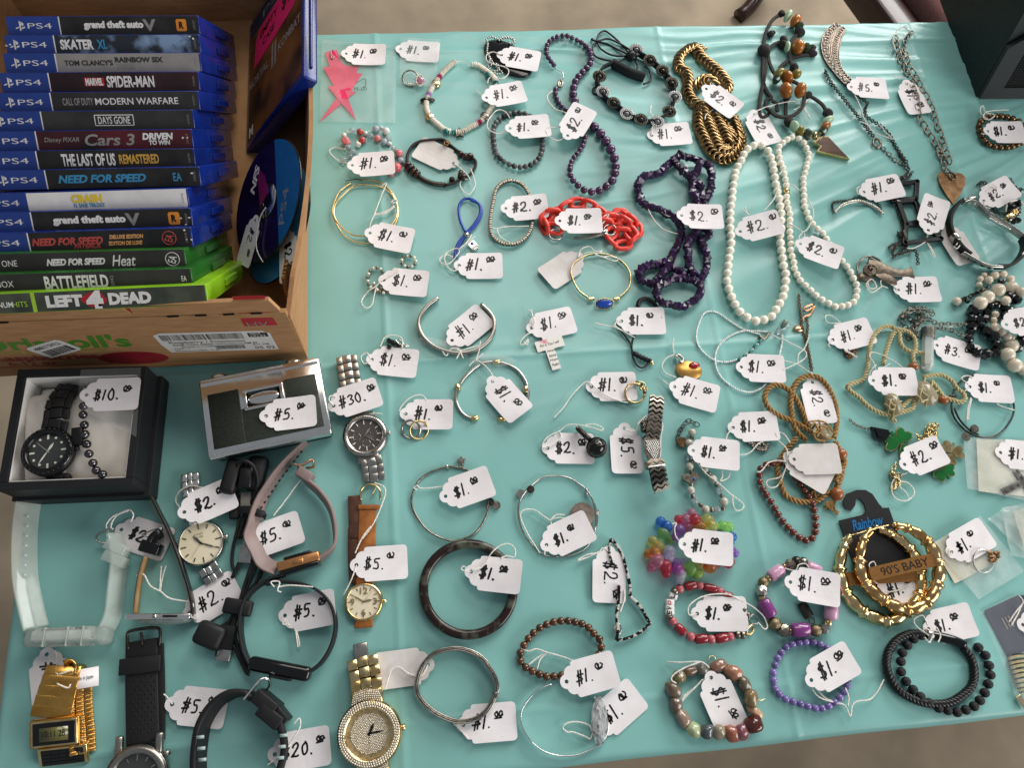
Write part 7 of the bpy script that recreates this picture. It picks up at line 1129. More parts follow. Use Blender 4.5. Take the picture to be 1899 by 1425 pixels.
# open link chain with heart
t_ = thing("necklace", "long open link chain necklace with a hammered copper pick shaped pendant", "necklace", pt('M', (1050, 900)))
bigchain(t_, pts('M', [(770, 340), (785, 430), (810, 520), (850, 590), (890, 680), (920, 770), (955, 860), (965, 950), (985, 1040), (1030, 1120), (1080, 1200), (1130, 1290), (1170, 1370), (1200, 1424)], 2.4), 10.5, 6, .8, M['oldsilver'], pitch=.84, angs=(8, 74)); bigchain(t_, pts('M', [(860, 480), (890, 590), (950, 680), (990, 760), (1040, 850), (1080, 930), (1110, 1010), (1130, 1090), (1160, 1170), (1190, 1260), (1215, 1340), (1240, 1410)], 2.4), 10.5, 6, .8, M['oldsilver'], pitch=.84, angs=(8, 74))
bigchain(t_, pts('M', [(900, 290), (860, 340), (840, 410), (830, 490)], 3), 8, 5, .7, M['oldsilver'], pitch=.8); bigchain(t_, pts('N', [(1160, 10), (1190, 80), (1195, 150), (1230, 190), (1265, 215)], 3), 9, 5.6, .8, M['oldsilver'], pitch=.7, angs=(15, 70))
to = pt('N', (1255, 330), .6); oo = [((pt('N', p, .6) - to) * 1000) for p in ((1270, 475), (1215, 400), (1150, 290), (1135, 230), (1150, 195), (1190, 185), (1230, 198), (1270, 205), (1310, 200), (1345, 205), (1375, 240), (1375, 300), (1330, 390))]; oo = [(v.x, v.y) for v in oo]; add("pick_pendant", xf(prism(oo, 1.6), Matrix.Translation(to)), M['copper'], t_, False)
loop(t_, [pt('N', (1270 + 26 * math.cos(a), 222 + 30 * math.sin(a)), 3.2) for a in np.linspace(0, 2 * pi, 15)[:-1]], .7, M['oldsilver'], True, "jump_ring")
# curved rhinestone bar necklace
t_ = thing("necklace", "curved rhinestone bar necklace on fine dark chain", "necklace", pt('N', (440, 470)))
bp = cr(pts('N', [(235, 540), (290, 485), (370, 452), (450, 447), (530, 470), (600, 510), (652, 555)], 1.6), False, 1); add("bar", sweep(bp, rrect(3.2, 2, .6), False, Vector((0, 0, 1))), M['silver'], t_); beads(t_, [p + Vector((0, 0, .0004)) for p in bp], 2.5, M['rhine'], False, "rhinestone", GEM)
chain(t_, pts('N', [(220, 545), (215, 460), (290, 440), (380, 430), (420, 405), (470, 420), (560, 430), (620, 470), (655, 550)], 1), 3, 2.3, .45, M['darkmetal'])
# black frame pendant
t_ = thing("necklace", "large black angular open frame pendant on fine dark chain", "necklace", pt('N', (930, 550)))
m_('blackenamel', '0c0c0e', .3, var=.2)
for n_, P in enumerate(([(770, 300), (955, 272), (945, 425), (745, 440)], [(790, 450), (940, 440), (1010, 620), (860, 645)], [(860, 650), (845, 815), (1165, 775), (1000, 650)])):
    for q, r in zip(P, P[1:] + P[:1]): a_, b_ = pt('N', q, 3 + n_ * .3), pt('N', r, 3 + n_ * .3); add("frame_bar", xf(rbox((b_ - a_).length * 1000 + 4, 5, 4.2 + .1 * (q[0] % 5), .6), frame(a_.lerp(b_, .5), b_)), M['blackenamel'], t_, False)
boxat(t_, "bar", pt('N', (850, 425), 3.4), Vector((1, .08, 0)), (22, 4, 3.6), M['blackenamel'], .6); boxat(t_, "bar", pt('N', (930, 640), 3.4), Vector((1, .1, 0)), (24, 5, 3.6), M['blackenamel'], .6); boxat(t_, "link_bar", pt('N', (852, 745), 5.4), Vector((0, 1, 0)), (14, 4, 3), M['darkmetal'], 1)
for P in ([(760, 430), (790, 520), (820, 610), (830, 700), (800, 730), (840, 790)], [(800, 800), (760, 850), (740, 920), (800, 910), (870, 890), (940, 880), (960, 940), (965, 990)], [(720, 840), (770, 820), (850, 850), (800, 890), (750, 940)], [(790, 720), (830, 800), (870, 860)]): chain(t_, pts('N', P, 2), 3.6, 2.8, .6, M['darkmetal'])
loop(t_, [pt('N', (722 + 16 * math.cos(a), 848 + 20 * math.sin(a)), 1.2) for a in np.linspace(0, 2 * pi, 11)[:-1]], .5, M['oldsilver'], True, "ring_end", 5)
# tangle of dark chain
t_ = thing("chain_necklace", "tangle of fine dark chain with black beads and a gold flower", "necklace", pt('N', (1700, 450)))
for P in ([(1500, 290), (1540, 270), (1560, 300), (1530, 340), (1580, 400)], [(1740, 290), (1780, 250), (1800, 300), (1850, 340), (1870, 380), (1810, 390), (1770, 330)], [(1600, 480), (1660, 540), (1740, 560), (1800, 600)], [(1700, 270), (1760, 300), (1830, 330), (1890, 340)]): chain(t_, pts('N', P, 2), 4.2, 3.2, .6, M['darkmetal'])
for k in range(16): bead(t_, pt('N', (1770 + (k * 37) % 110, 440 + (k * 53) % 190), 3 + (k % 4) * 1.5), 6.4, M['blackcrystal'], "black_bead", GEM, Vector((random.random() - .5, random.random() - .5, .3)))
for k in range(5): bead(t_, pt('N', (1822 + 16 * math.cos(k * 1.257), 535 + 16 * math.sin(k * 1.257)), 9.5), 3.6, M['gold'], "petal")
boxat(t_, "gold_bead", pt('N', (1775, 580), 7), Vector((.8, .5, 0)), (12, 8, 6), M['palegold'], 1.5); loop(t_, pts('N', [(1740, 540, 4), (1750, 480, 7), (1800, 440, 9), (1860, 440, 9), (1895, 480, 8)]), 1.0, M['string'], False, "cord", 6)
# rose spoon ring
m_('pewter', '857a6c', .4, 1, c2='6a5f53', scale=200, bump=.3)
t_ = thing("ring", "pewter spoon ring shaped like a rose on a stem", "ring", pt('N', (650, 1050)))
add("handle", sweep(cr(pts('N', [(520, 1010, 3), (620, 1030, 4.5), (720, 1060, 4), (810, 1075, 3), (920, 1075, 2.5)]), False, 1.2), rrect(20, 3, 1.2), False, Vector((0, 0, 1)), scale=lambda u: 1.05 - .75 * min(1, u * 1.15) ** .8 + .42 * max(0, u - .75) / .25), M['pewter'], t_)
cc = pt('N', (545, 1050), 6.5); 
for k in range(6): r_i = 7.2 - k * 1.15; a0 = k * 1.1; add("petal", sweep([cc + Vector((r_i * math.cos(a0 + a), r_i * .9 * math.sin(a0 + a), k * .45)) * .001 for a in np.linspace(0, 4.6, 16)], rrect(1, 2.6, .4), False, Vector((0, 0, 1))), M['pewter'], t_)
add("leaf", sweep(cr(pts('N', [(590, 1080, 4), (660, 1110, 4.5), (720, 1140, 3.5), (800, 1165, 1.6)]), False, 1), rrect(9, 2, .8), False, Vector((0, 0, 1)), scale=lambda u: .4 + 1.2 * math.sin(pi * u) ** .7 * .7), M['pewter'], t_); loop(t_, pts('N', [(640, 970, 5), (560, 930, 6), (480, 945, 4), (435, 1010, 2), (450, 1100, 2), (520, 1150, 3), (570, 1150, 3)]), 1.1, M['oldsilver'], False, "ring_band"); add("petal", xf(sphere(1000, 12, 8), Matrix.Translation(pt('N', (500, 1110), 3)) @ Matrix.Diagonal((.009, .006, .003, 1))), M['pewter'], t_)
# black oval pendant on ball chain
t_ = thing("necklace", "black oval pendant on a coiled silver ball chain", "necklace", pt('I', (180, 330)))
to = pt('I', (200, 330), .4); add("pendant", xf(lathe([(.1, 0), (12, 0), (13, 1), (12, 2), (.1, 2.4)], 32), Matrix.Translation(to) @ rot('Z', -48) @ Matrix.Diagonal((2.6, 1.5, 1, 1))), M['blackgloss'], t_)
for P in ([(20, 200), (10, 160), (50, 140), (110, 160), (160, 145), (230, 150), (260, 180)], [(120, 170), (180, 150), (240, 165), (250, 195), (190, 190)], [(20, 210), (15, 280), (40, 340), (20, 400), (60, 440), (120, 430), (100, 380), (40, 390)], [(30, 300), (60, 360), (110, 420), (150, 460), (110, 470), (60, 450)]): beads(t_, pts('I', P, 2.2), 2.7, M['silver'], False, "ball_link", ball(8, 6), gap=1.15)
# white seed bead necklace
t_ = thing("seed_bead_necklace", "thin white seed bead necklace with green accents and a glass mushroom charm", "necklace", pt('Q', (700, 450)))
for P in ([(890, 290), (760, 250), (640, 180), (540, 110), (460, 88), (400, 110), (360, 190), (335, 290), (350, 380), (410, 460), (500, 520), (600, 535), (690, 515)], [(960, 270), (860, 260), (740, 262), (640, 300), (550, 370), (505, 460), (505, 560), (540, 650), (620, 730), (720, 785), (820, 800), (900, 770), (950, 725)], [(1090, 300), (1085, 380), (1065, 470)]): beads(t_, pts('Q', P), 2.3, M['seed'], False, "seed_bead", ball(8, 6), gap=.95)
t_["label"] = t_["label"]; loop(t_, pts('Q', [(890, 300), (920, 330), (960, 300), (985, 270)], 2), 1.6, M['oldsilver'], False, "clasp")
for x, y in ((900, 350), (855, 390), (815, 440), (760, 480), (720, 505)): barrel(t_, pt('Q', (x, y), 2), Vector((.7, .7, 0)), 5, 3.6, M['tealglass'], "green_bead")
beads(t_, pts('Q', [(915, 340), (870, 380), (820, 430), (750, 480)]), 2.3, M['seed'], False, "seed_bead", ball(8, 6), gap=.95)
bead(t_, pt('Q', (1118, 200), 5.5), 11, M['clearbead'], "glass_bead", ball(20, 12)); barrel(t_, pt('Q', (1110, 200), 6), Vector((.6, .7, 0)), 8, 4, mat('greenglass', '0f8a3a', .1, trans=.3, var=.1), "green_core"); barrel(t_, pt('Q', (1060, 260), 3), Vector((.5, 1, 0)), 6, 5, M['clearbead'], "glass_stem")
# fine chain with black kite pendant
t_ = thing("necklace", "fine antique chain with lobster clasp and a black faceted kite pendant", "necklace", pt('Q', (1300, 300)))
for P, z in (([(1240, -60), (1250, 40), (1260, 150), (1270, 230), (1300, 350), (1330, 480), (1350, 600)], 1.2), ([(1370, 20), (1350, 90), (1310, 140), (1320, 220), (1310, 330), (1330, 450), (1358, 600)], 2.2)): chain(t_, pts('Q', P, z), 3.0, 2.4, .5, M['bronze'])
chain(t_, pts('V', [(360, -10), (420, 40), (480, 65), (530, 75)], 1), 2.6, 2.2, .45, M['oldsilver']); loop(t_, pts('Q', [(1370, 20), (1340, 30), (1290, 50), (1290, 80), (1330, 70), (1380, 40), (1340, 110), (1290, 130), (1275, 170)], 2.4), 1.1, M['rosegold'], False, "clasp"); add("oval_tag", xf(lathe([(.1, 0), (4.5, 0), (4.5, .8), (.1, .9)], 20), Matrix.Translation(pt('Q', (1237, 238), 1)) @ Matrix.Diagonal((1.35, .8, 1, 1))), M['rosegold'], t_)
to = pt('V', (618, 125), 1); oo = [((pt('V', p, 1) - to) * 1000) for p in ((535, 65), (580, 180), (630, 190), (665, 185), (703, 130), (690, 95))]; add("kite_pendant", xf(prism([(v.x, v.y) for v in oo], 4), Matrix.Translation(to)), M['blackcrystal'], t_, False); add("kite_facet", xf(prism([(v.x * .6, v.y * .6) for v in oo], 1.2, 4), Matrix.Translation(to)), M['blackcrystal'], t_, False)
# braided jute necklace
m_('jute', 'b08a55', .85, c2='94703f', scale=300, bump=.5, bscale=500, stretch=(1, 1, 1)); m_('cotton', 'd3c69a', .85, c2='b9ab7c', scale=300, bump=.5, bscale=500); m_('woodball', 'a8602c', .3, c2='8a4a20', scale=60, stretch=(1, 1, 5), coat=.4); m_('quartz', 'cabda0', .15, trans=.45, c2='b5a684', scale=60)
def braid(th, t, P, z, m, r=1.3, pitch=13, n=3): add("braid", twist(cr(pts(t, P, z), False, 1.1), r * .88, n, pitch, 6, r * 1.35), m, th)
t_ = thing("macrame_necklace", "braided tan jute necklace with netted stone pendant and wooden bead", "necklace", pt('Q', (1350, 1000)))
braid(t_, 'Q', [(1320, 1100), (1270, 960), (1200, 830), (1110, 750), (1020, 735), (955, 790), (945, 870), (990, 950), (1080, 1010), (1180, 1050), (1290, 1110), (1380, 1170), (1470, 1230)], 3.6, M['jute']); braid(t_, 'Q', [(1180, 980), (1170, 880), (1190, 770), (1240, 690), (1320, 655), (1410, 665), (1490, 740), (1550, 860), (1575, 970), (1575, 1080), (1550, 1200)], 3.6, M['jute']); braid(t_, 'Q', [(1180, 980), (1190, 1060), (1230, 1150), (1310, 1220)], 3.6, M['jute'])
braid(t_, 'U', [(1080, 250), (1010, 330), (950, 420), (910, 520), (940, 650), (980, 750), (1060, 800), (1160, 815), (1260, 800), (1340, 740), (1340, 690)], 3, M['jute']); braid(t_, 'U', [(1420, 280), (1470, 400), (1480, 500), (1470, 600), (1430, 690)], 3, M['jute']); braid(t_, 'U', [(1300, 640), (1240, 700), (1220, 740), (1260, 770)], 3, M['jute']); braid(t_, 'U', [(1420, 640), (1450, 560), (1500, 480), (1490, 420)], 5, M['jute'])
bead(t_, pt('U', (1432, 745), 6), 13, M['woodball'], "wooden_bead", ball(20, 12)); bead(t_, pt('U', (1468, 395), 6), 12, M['woodball'], "wooden_bead", ball(20, 12))
inst("netted_stone", PEB[2], M['quartz'], t_, Matrix.Translation(pt('U', (1310, 200), 7)) @ Matrix.Diagonal((.0095, .0085, .006, 1)))
for P in ([(1180, 110), (1260, 100), (1340, 120), (1400, 200)], [(1200, 160), (1240, 120), (1280, 200), (1340, 250), (1400, 260)], [(1220, 220), (1290, 180), (1350, 150)], [(1230, 200), (1250, 260), (1330, 280)], [(1270, 90), (1290, 160), (1260, 240)]): add("net_cord", tube(cr(pts('U', P, 13.5), False, 1.2), 1.0, 6), M['jute'], t_)
random.seed(4); FR = [twist(cr(pts('U', [(1400 + random.uniform(-20, 30), 800, 4), (1380 + random.uniform(-50, 40), 840 + random.uniform(-10, 20), 4), (1340 + random.uniform(-30, 20) + (100 if k > 9 else 0), 870 + random.uniform(-20, 20) + (40 if k > 9 else 0), 1.5)]), False, 1.2), .4, 2, 2, 4, .4) for k in range(20)]
for q in FR: add("frayed_end", q, M['jute'], t_)
# cream macrame necklace
t_ = thing("macrame_necklace", "cream braided cotton necklace with two netted clear stones", "necklace", pt('R', (750, 650)))
braid(t_, 'R', [(770, 340), (720, 310), (640, 330), (580, 390), (545, 480), (530, 580), (520, 690), (480, 780), (400, 810), (345, 840), (380, 890), (450, 940), (510, 1000), (580, 1050), (680, 1085), (780, 1080), (850, 1060), (920, 1030), (930, 960), (900, 950), (840, 1010), (770, 1080), (730, 1120), (770, 1150)], 3.2, M['cotton'], 1.1, 11); braid(t_, 'R', [(660, 650), (680, 550), (720, 430), (760, 360), (800, 370), (810, 450), (850, 510), (930, 540), (1010, 550), (1050, 590), (1010, 640)], 3.2, M['cotton'], 1.1, 11); braid(t_, 'R', [(770, 340), (860, 350), (930, 410), (945, 490), (920, 570), (930, 630)], 4.5, M['cotton'], 1.1, 11); braid(t_, 'R', [(1010, 760), (1090, 745), (1170, 740), (1260, 790), (1310, 860), (1360, 900), (1380, 950), (1340, 980), (1270, 960), (1190, 930), (1130, 850), (1080, 790)], 3.2, M['cotton'], 1.1, 11)
for x, y, sx_, sy_ in ((1030, 900, .0125, .014), (745, 990, .0085, .012)):
    inst("netted_stone", PEB[4], M['quartz'], t_, Matrix.Translation(pt('R', (x, y), 7)) @ Matrix.Diagonal((sx_ * .95, sy_ * .95, .0075, 1)))
    for k in range(5):
        a = (.4, .4, .4, 1.9, 1.9)[k]; o_ = (-.5, 0, .5, -.35, .35)[k]; P = [Vector((x, y, 0)) + Vector(((math.cos(a) * q - math.sin(a) * o_) * sx_ * 8000, (math.sin(a) * q + math.cos(a) * o_) * sy_ * 8000 + 14 * math.sin(5 * q + k), 0)) for q in (-1, -.5, 0, .5, 1)]; add("net_cord", tube(cr([pt('R', (p.x, p.y), 13.6 - 8 * abs(q) ** 2 - 3 * o_ ** 2) for p, q in zip(P, (-1, -.5, 0, .5, 1))], False, 1.2), .7, 6), M['cotton'], t_)
bead(t_, pt('R', (922, 668), 4), 11, M['woodball'], "wooden_bead", ball(18, 11), None, (1, .8, .8)); bead(t_, pt('R', (1185, 960), 4), 11, M['woodball'], "wooden_bead", ball(18, 11), None, (1, .8, .8)); loop(t_, pts('R', [(1000, 680, 4), (1060, 660, 4), (1090, 620, 4), (1050, 600, 4)]), 1.2, M['string'], False, "loose_cord", 6)
# crystal point pendant
t_ = thing("necklace", "clear crystal point pendant on a heap of antique silver chain", "necklace", pt('R', (1040, 400)))
a_, b_ = pt('R', (1055, 320), 4), pt('R', (1045, 745), 4); CP = fr3(a_, b_ - a_, Vector((1, 0, .2))); add("crystal", xf(([v for v in [Vector((x, y, z)) * .001 for x, rr in ((0, 5.4), (44, 5.6), (50, 3)) for y, z in ngon(rr, 6, .2)]], [(i, (i + 1) % 6, 6 + (i + 1) % 6, 6 + i) for i in range(6)] + [(6 + i, 6 + (i + 1) % 6, 12 + (i + 1) % 6, 12 + i) for i in range(6)] + [(0, 5, 4, 3, 2, 1), (12, 13, 14, 15, 16, 17)]), CP), mat('crystal', 'f0f6f4', .08, trans=.6, ior=1.3, var=.05), t_, False)
for k in range(7): loop(t_, [CP @ (Vector((2 + k * 1.7, 6.2 * math.cos(a), 6.2 * math.sin(a))) * .001) for a in np.linspace(0, 2 * pi, 13)[:-1]], .55, M['oldsilver'], True, "wire_wrap", 5)
random.seed(9)
for P in ([(820, 220), (880, 180), (960, 170), (1040, 180), (1090, 200)], [(810, 250), (870, 230), (930, 260), (980, 210), (1060, 250)], [(830, 290), (880, 330), (940, 300), (900, 250), (850, 200)], [(900, 340), (950, 380), (930, 330), (980, 290), (1040, 230)], [(860, 390), (890, 420), (930, 390), (900, 350)], [(940, 180), (1000, 200), (960, 280), (930, 350), (970, 400)], [(1080, 260), (1150, 290), (1230, 290), (1310, 300), (1390, 290)], [(1090, 330), (1170, 330), (1250, 340), (1330, 380), (1400, 400)], [(820, 210), (900, 160), (1000, 150), (1080, 180)]): chain(t_, pts('R', P, random.uniform(1.5, 5)), 5.6, 4.4, .6, M['oldsilver'] if random.random() < .5 else M['darkmetal'])
for x, y in ((1415, 370), (1420, 430)): bead(t_, pt('R', (x, y), 3.5), 8, M['hematite'], "dark_bead", GEM, Vector((1, .3, 0)))
# shamrock necklace
m_('shamrock', '11702c', .2, c2='0d5c24', scale=40, coat=.6)
t_ = thing("necklace", "green enamel shamrock necklace on gathered gold chain", "necklace", pt('V', (1000, 250)))
def shamrock(c, r, ang, front, z):
    B = Matrix.Translation(pt('V', c, z)) @ rot('Z', ang); leaf = [(0, 0), (.42, .35), (.62, .75), (.5, 1.08), (.22, 1.12), (0, .95), (-.22, 1.12), (-.5, 1.08), (-.62, .75), (-.42, .35)]
    for k in range(3):
        L_ = B @ rot('Z', 120 * k) @ tr(0, .02 * r * .001, 0); add("leaf_rim", xf(prism([(x * r, y * r) for x, y in leaf], 1.6), L_), M['palegold'], t_, False)
        if front: add("leaf", xf(prism([(x * r * .88, (y - .5) * r * .9 + .5 * r) for x, y in leaf], .3, 1.6), L_), M['shamrock'], t_, False)
    add("stem", xf(prism([(-.08 * r, 0), (.08 * r, 0), (.16 * r, -1.0 * r), (-.06 * r, -1.0 * r)], 1.8), B @ rot('Z', 0)), M['shamrock'] if front else M['palegold'], t_, False)
shamrock((805, 205), 14, 205, True, .8); shamrock((1175, 435), 10.5, 20, True, .8); shamrock((1255, 290), 11, 150, False, .8)
random.seed(3)
for P in ([(1050, 60), (1100, 30), (1130, 60), (1090, 90), (1060, 130)], [(960, 130), (1000, 160), (1050, 130), (1090, 170), (1120, 130), (1090, 100)], [(980, 170), (1030, 190), (1080, 150), (1130, 210), (1150, 260)], [(1040, 110), (1080, 60), (1120, 90), (1100, 150), (1150, 230)], [(770, 390), (740, 440), (760, 500), (800, 480), (790, 540), (750, 590)], [(740, 460), (780, 520), (760, 590), (790, 560)], [(730, 480), (760, 540), (745, 600)]): chain(t_, pts('V', P, random.uniform(1.5, 5)), 5.2, 4, .75, M['palegold'])
# rings and small charms
def ring3(lab, t, c, R_, r, m, tilt=70, ang=0, z=None, group=None):
    th = thing("ring", lab, "ring", pt(t, c), group); mw = Matrix.Translation(pt(t, c, z if z is not None else R_ * math.sin(math.radians(tilt)) * .0 + r + 1)) @ rot('Z', ang) @ rot('X', tilt)
    add("band", xf(tube([Vector((R_ * math.cos(a), R_ * math.sin(a), 0)) * .001 for a in np.linspace(0, 2 * pi, 33)[:-1]], r, 8, True), mw), m, th); return th, mw
ring3("plain silver ring, left of two linked rings under the tag", 'O', (580, 1220), 8.6, 1.3, M['silver'], 25, -20, 4, "two linked rings"); ring3("plain silver ring, right of two linked rings under the tag", 'O', (650, 1225), 8.8, 1.1, M['palegold'], 35, 30, 4.4, "two linked rings")
th, mw = ring3("gold cocktail ring with leafy top beside its tag", 'P', (1030, 900), 9.6, 1.1, M['palegold'], 8, 0, 4.5)
for k in range(7): bead(th, pt('P', (1050 + k * 14, 800 + (k % 3) * 22 + k * 9), 5 + k % 2), 4.2, M['bronze' if k % 2 else 'gold'], "leaf_bead", CHIP[k])
for P in ([(1040, 815), (1090, 830), (1120, 880), (1110, 930)], [(1060, 800), (1110, 810), (1130, 860), (1120, 930)], [(965, 830), (1010, 820), (1050, 815)]): add("vine", tube(cr(pts('P', P, 5), False, 1), .8, 6), M['palegold'], th)
th = thing("ring", "small black and silver beaded ring behind its tag", "ring", pt('O', (440, 450)))
for k in range(10): bead(th, pt('O', (385 + (k * 29) % 100, 435 + (k * 17) % 60), 3 + (k % 3)), 5, M['blackcrystal'], "black_bead", GEM, Vector((random.random(), random.random(), .2)))
for P in ([(440, 430), (480, 470), (530, 480), (560, 490)], [(470, 420), (510, 460), (545, 500)], [(490, 500), (520, 470), (555, 480)]): add("silver_wing", tube(cr(pts('O', P, 4), False, 1), .9, 6), M['silver'], th)
# black ball pendant
t_ = thing("pendant", "glossy black ball pendant wrapped in dark wire", "pendant", pt('T', (600, 340))); cc = pt('T', (600, 335), 9.2); bead(t_, cc, 18, M['blackgloss'], "ball", ball(32, 20))
for tx, ty in ((20, 0), (60, 30), (95, 10)): add("wire", xf(tube([Vector((9.5 * math.cos(a), 9.5 * math.sin(a), 0)) * .001 for a in np.linspace(0, 2 * pi, 33)[:-1]], .6, 6, True), Matrix.Translation(cc) @ rot('X', tx) @ rot('Y', ty)), M['darkmetal'], t_)
add("bail", twist(cr(pts('T', [(430, 160, 6), (470, 200, 8), (510, 240, 10), (540, 265, 11)]), False, 1), 1.3, 3, 6, 6, 1.6), M['darkmetal'], t_)
# flowered cross
m_('crossprint', 'e6e2da', .4, c2='d0557a', scale=75, contrast=(.56, .66)); t_ = thing("pendant", "small printed cross pendant with pink flowers and script", "pendant", pt('P', (280, 520)))
to = pt('P', (280, 500), .8); ux = (pt('P', (395, 430), .8) - pt('P', (130, 500), .8)).normalized(); CX = fr3(to, ux, Vector((0, 0, 1)).cross(ux)); add("cross", xf(prism([(-5, -24), (4, -24), (4, -2), (15.5, -2), (15.5, 9), (4, 9), (4, 18), (-4.5, 18), (-4.5, 9), (-13, 9), (-13, -2), (-5, -2)], 1.6), CX), M['crossprint'], t_, False)
for s, x, y, w_ in (("For in You I will", 1, 3.5, 20), ("Always", 0, -4, 8), ("have", 0, -9, 7), ("Hope", 0, -14, 8), ("Psalm", 0, -19, 7)): text(s, CX @ tr(x * .001, y * .001, .0018), w_, 3, M['ink'], t_, shear=.3)
# gold plate pendant with red enamel
m_('yellowgold', 'd9a860', .35, .8, c2='c8954c', scale=60, bump=.1); m_('redenamel', 'a01420', .2, var=.1, coat=.6)
t_ = thing("pendant", "small flat gold oval pendant with a red enamel spot", "pendant", pt('P', (1500, 690)))
add("plate", xf(lathe([(.1, 0), (12, 0), (12.6, .8), (12, 1.6), (.1, 1.8)], 36), Matrix.Translation(pt('P', (1505, 700), .8)) @ rot('Z', -12) @ Matrix.Diagonal((1.05, .8, 1, 1))), M['yellowgold'], t_); add("enamel_spot", xf(lathe([(.1, 0), (3.6, 0), (3.2, .8), (.1, 1)], 20), Matrix.Translation(pt('P', (1555, 655), 2.6)) @ Matrix.Diagonal((1.6, 1, 1, 1))), M['redenamel'], t_); loop(t_, pts('P', [(1400, 610), (1390, 575), (1420, 565), (1460, 610), (1420, 625)], 2.4), 1.5, M['silver'], False, "bail")
# tiny things under tags
t_ = thing("chain", "little coil of silver rope chain under its tag", "chain", pt('U', (740, 310)))
for P in ([(660, 290), (710, 330), (770, 350), (820, 340), (810, 310), (750, 300), (700, 280)], [(690, 300), (740, 345), (800, 350)]): chain(t_, pts('U', P, 1.8), 4, 3.2, .8, M['oldsilver'])
t_ = thing("earring", "tiny brass chain earrings poking out under their tag", "earring", pt('Q', (1700, 450)))
for P in ([(1650, 440), (1680, 490), (1720, 470), (1745, 410)], [(1680, 430), (1690, 480), (1730, 450)]): chain(t_, pts('Q', P, 1.4), 4, 3.2, .8, M['bronze'])
# angular black and silver earring
m_('bwenamel', '18181a', .25, c2='d8d4cc', scale=240, contrast=(.5, .54), metal=.3); t_ = thing("earring", "black and silver jagged triangular earring lying on edge", "earring", pt('Y', (620, 700)))
for P in ([(440, 190), (500, 260), (540, 340), (580, 480), (605, 600), (610, 700)], [(610, 700), (690, 780), (750, 880), (785, 935)], [(785, 935), (700, 1010), (600, 1060), (490, 1085)], [(490, 1085), (500, 980), (490, 860), (505, 740), (510, 600)], [(440, 190), (425, 300), (450, 420)]): add("bar", sweep(cr(pts('Y', P, 3), False, 1.4), rrect(2.6, 4.4, .5), False, Vector((0, 0, 1))), M['bwenamel'], t_)
loop(t_, [pt('Y', (500 + 30 * math.cos(a), 985 + 50 * math.sin(a)), 4) for a in np.linspace(0, 2 * pi, 15)[:-1]], .7, M['silver'], True, "loop")
# ------------------------------------------------------------------ bags, cards, speaker, chair
def sheet(t, P, z, m, name, th, amp=1.2, n=14, s=0, thick=None):
    """crumpled film over a photo quadrilateral"""
    a, b, c, d = pts(t, P, z); V, F = [], []
    for j in range(n + 1):
        for i in range(n + 1):
            u, v = i / n, j / n; p = a.lerp(b, u).lerp(d.lerp(c, u), v); p.z += amp * .001 * (noise.noise(Vector((u * 4, v * 4, s))) + .5 * noise.noise(Vector((u * 11, v * 9, s + 3)))); V.append(p)
    for j in range(n):
        for i in range(n): q = j * (n + 1) + i; F.append((q, q + 1, q + n + 2, q + n + 1))
    return add(name, (V, F), m, th)
m_('neonpink', 'ea0e62', .3, c2='d80a58', scale=60, coat=.3); m_('bagedge', 'e8eeea', .25, alpha=.55, var=.05)
t_ = thing("plastic_bag", "small clear plastic bag holding pink lightning bolt earrings", "plastic bag", pt('G', (390, 540)))
sheet('G', [(80, 160), (735, 225), (725, 890), (60, 880)], 1.9, M['bag'], "front_film", t_, .5, s=1)
loop(t_, pts('G', [(80, 160), (400, 190), (735, 225)], 2.2), .4, M['bagedge'], False, "seam", 5); text("PE-LD", fr3(pt('G', (420, 590), 2.6), Vector((1, 0, 0)), Vector((0, 1, 0))), 14, 4, M['p_grey'], t_)
loop(t_, pts('G', [(380, 540, 2.6), (460, 500, 2.6), (465, 560, 2.6), (440, 580, 2.6)]), .3, M['p_grey'], False, "recycle_mark", 4)
BO = [[(110, 275), (215, 255), (250, 360), (300, 400), (300, 440), (290, 520), (340, 605), (285, 610), (385, 875), (245, 715), (135, 575), (190, 575), (95, 410), (150, 405)], [(300, 390), (410, 395), (385, 455), (440, 460), (350, 590), (350, 620), (380, 620), (60, 885), (200, 690), (270, 610), (280, 500)]]
for i, P in enumerate(BO):
    th = thing("earring", "neon pink lightning bolt earring, " + ("the upper with the hook" if i == 0 else "the lower one crossing behind"), "earring", pt('G', (260, 600)), "pink lightning bolt earrings"); to = pt('G', (260, 600), .2); oo = [(pt('G', p, .2) - to) * 1000 for p in P]; add("bolt", xf(prism([(v.x, v.y) for v in oo], .7, .8 if i == 0 else 0), Matrix.Translation(to)), M['neonpink'], th, False)
    if i == 0: loop(th, pts('G', [(185, 240, 2.4), (160, 270, 2.6), (170, 330, 2.6), (190, 300, 2.6)]), .6, M['oldsilver'], False, "hook", 6)
t_ = thing("plastic_bag", "small clear plastic bag holding a pink stone ring", "plastic bag", pt('G', (930, 380))); sheet('G', [(770, 140), (1130, 150), (1075, 570), (770, 545)], 3.4, M['bag'], "front_film", t_, .4, s=4)
th, mw = ring3("silver ring with a square pink stone halo", 'G', (860, 500), 9, .9, M['oldsilver'], 20, 0, 4.4)
inst("pink_stone", GEM, mat('pinkgem', 'e8a8c0', .08, trans=.4, var=.1), th, fr3(pt('G', (950, 520), 7), Vector((0, 0, 1)), Vector((1, 0, 0))) @ Matrix.Diagonal((.0045, .0045, .003, 1)))
beads(th, ell('G', (942, 522), 30, 48, 12, z=5), 2, M['rhine'], True, "halo_stone", GEM)
for k in range(5): bead(th, pt('G', (840 + k * 16, 545 + k * 3), 4), 1.8, M['rhine'], "band_stone", GEM)
m_('ivory', 'dcd8c4', .6, c2='d2cdb6', scale=30)
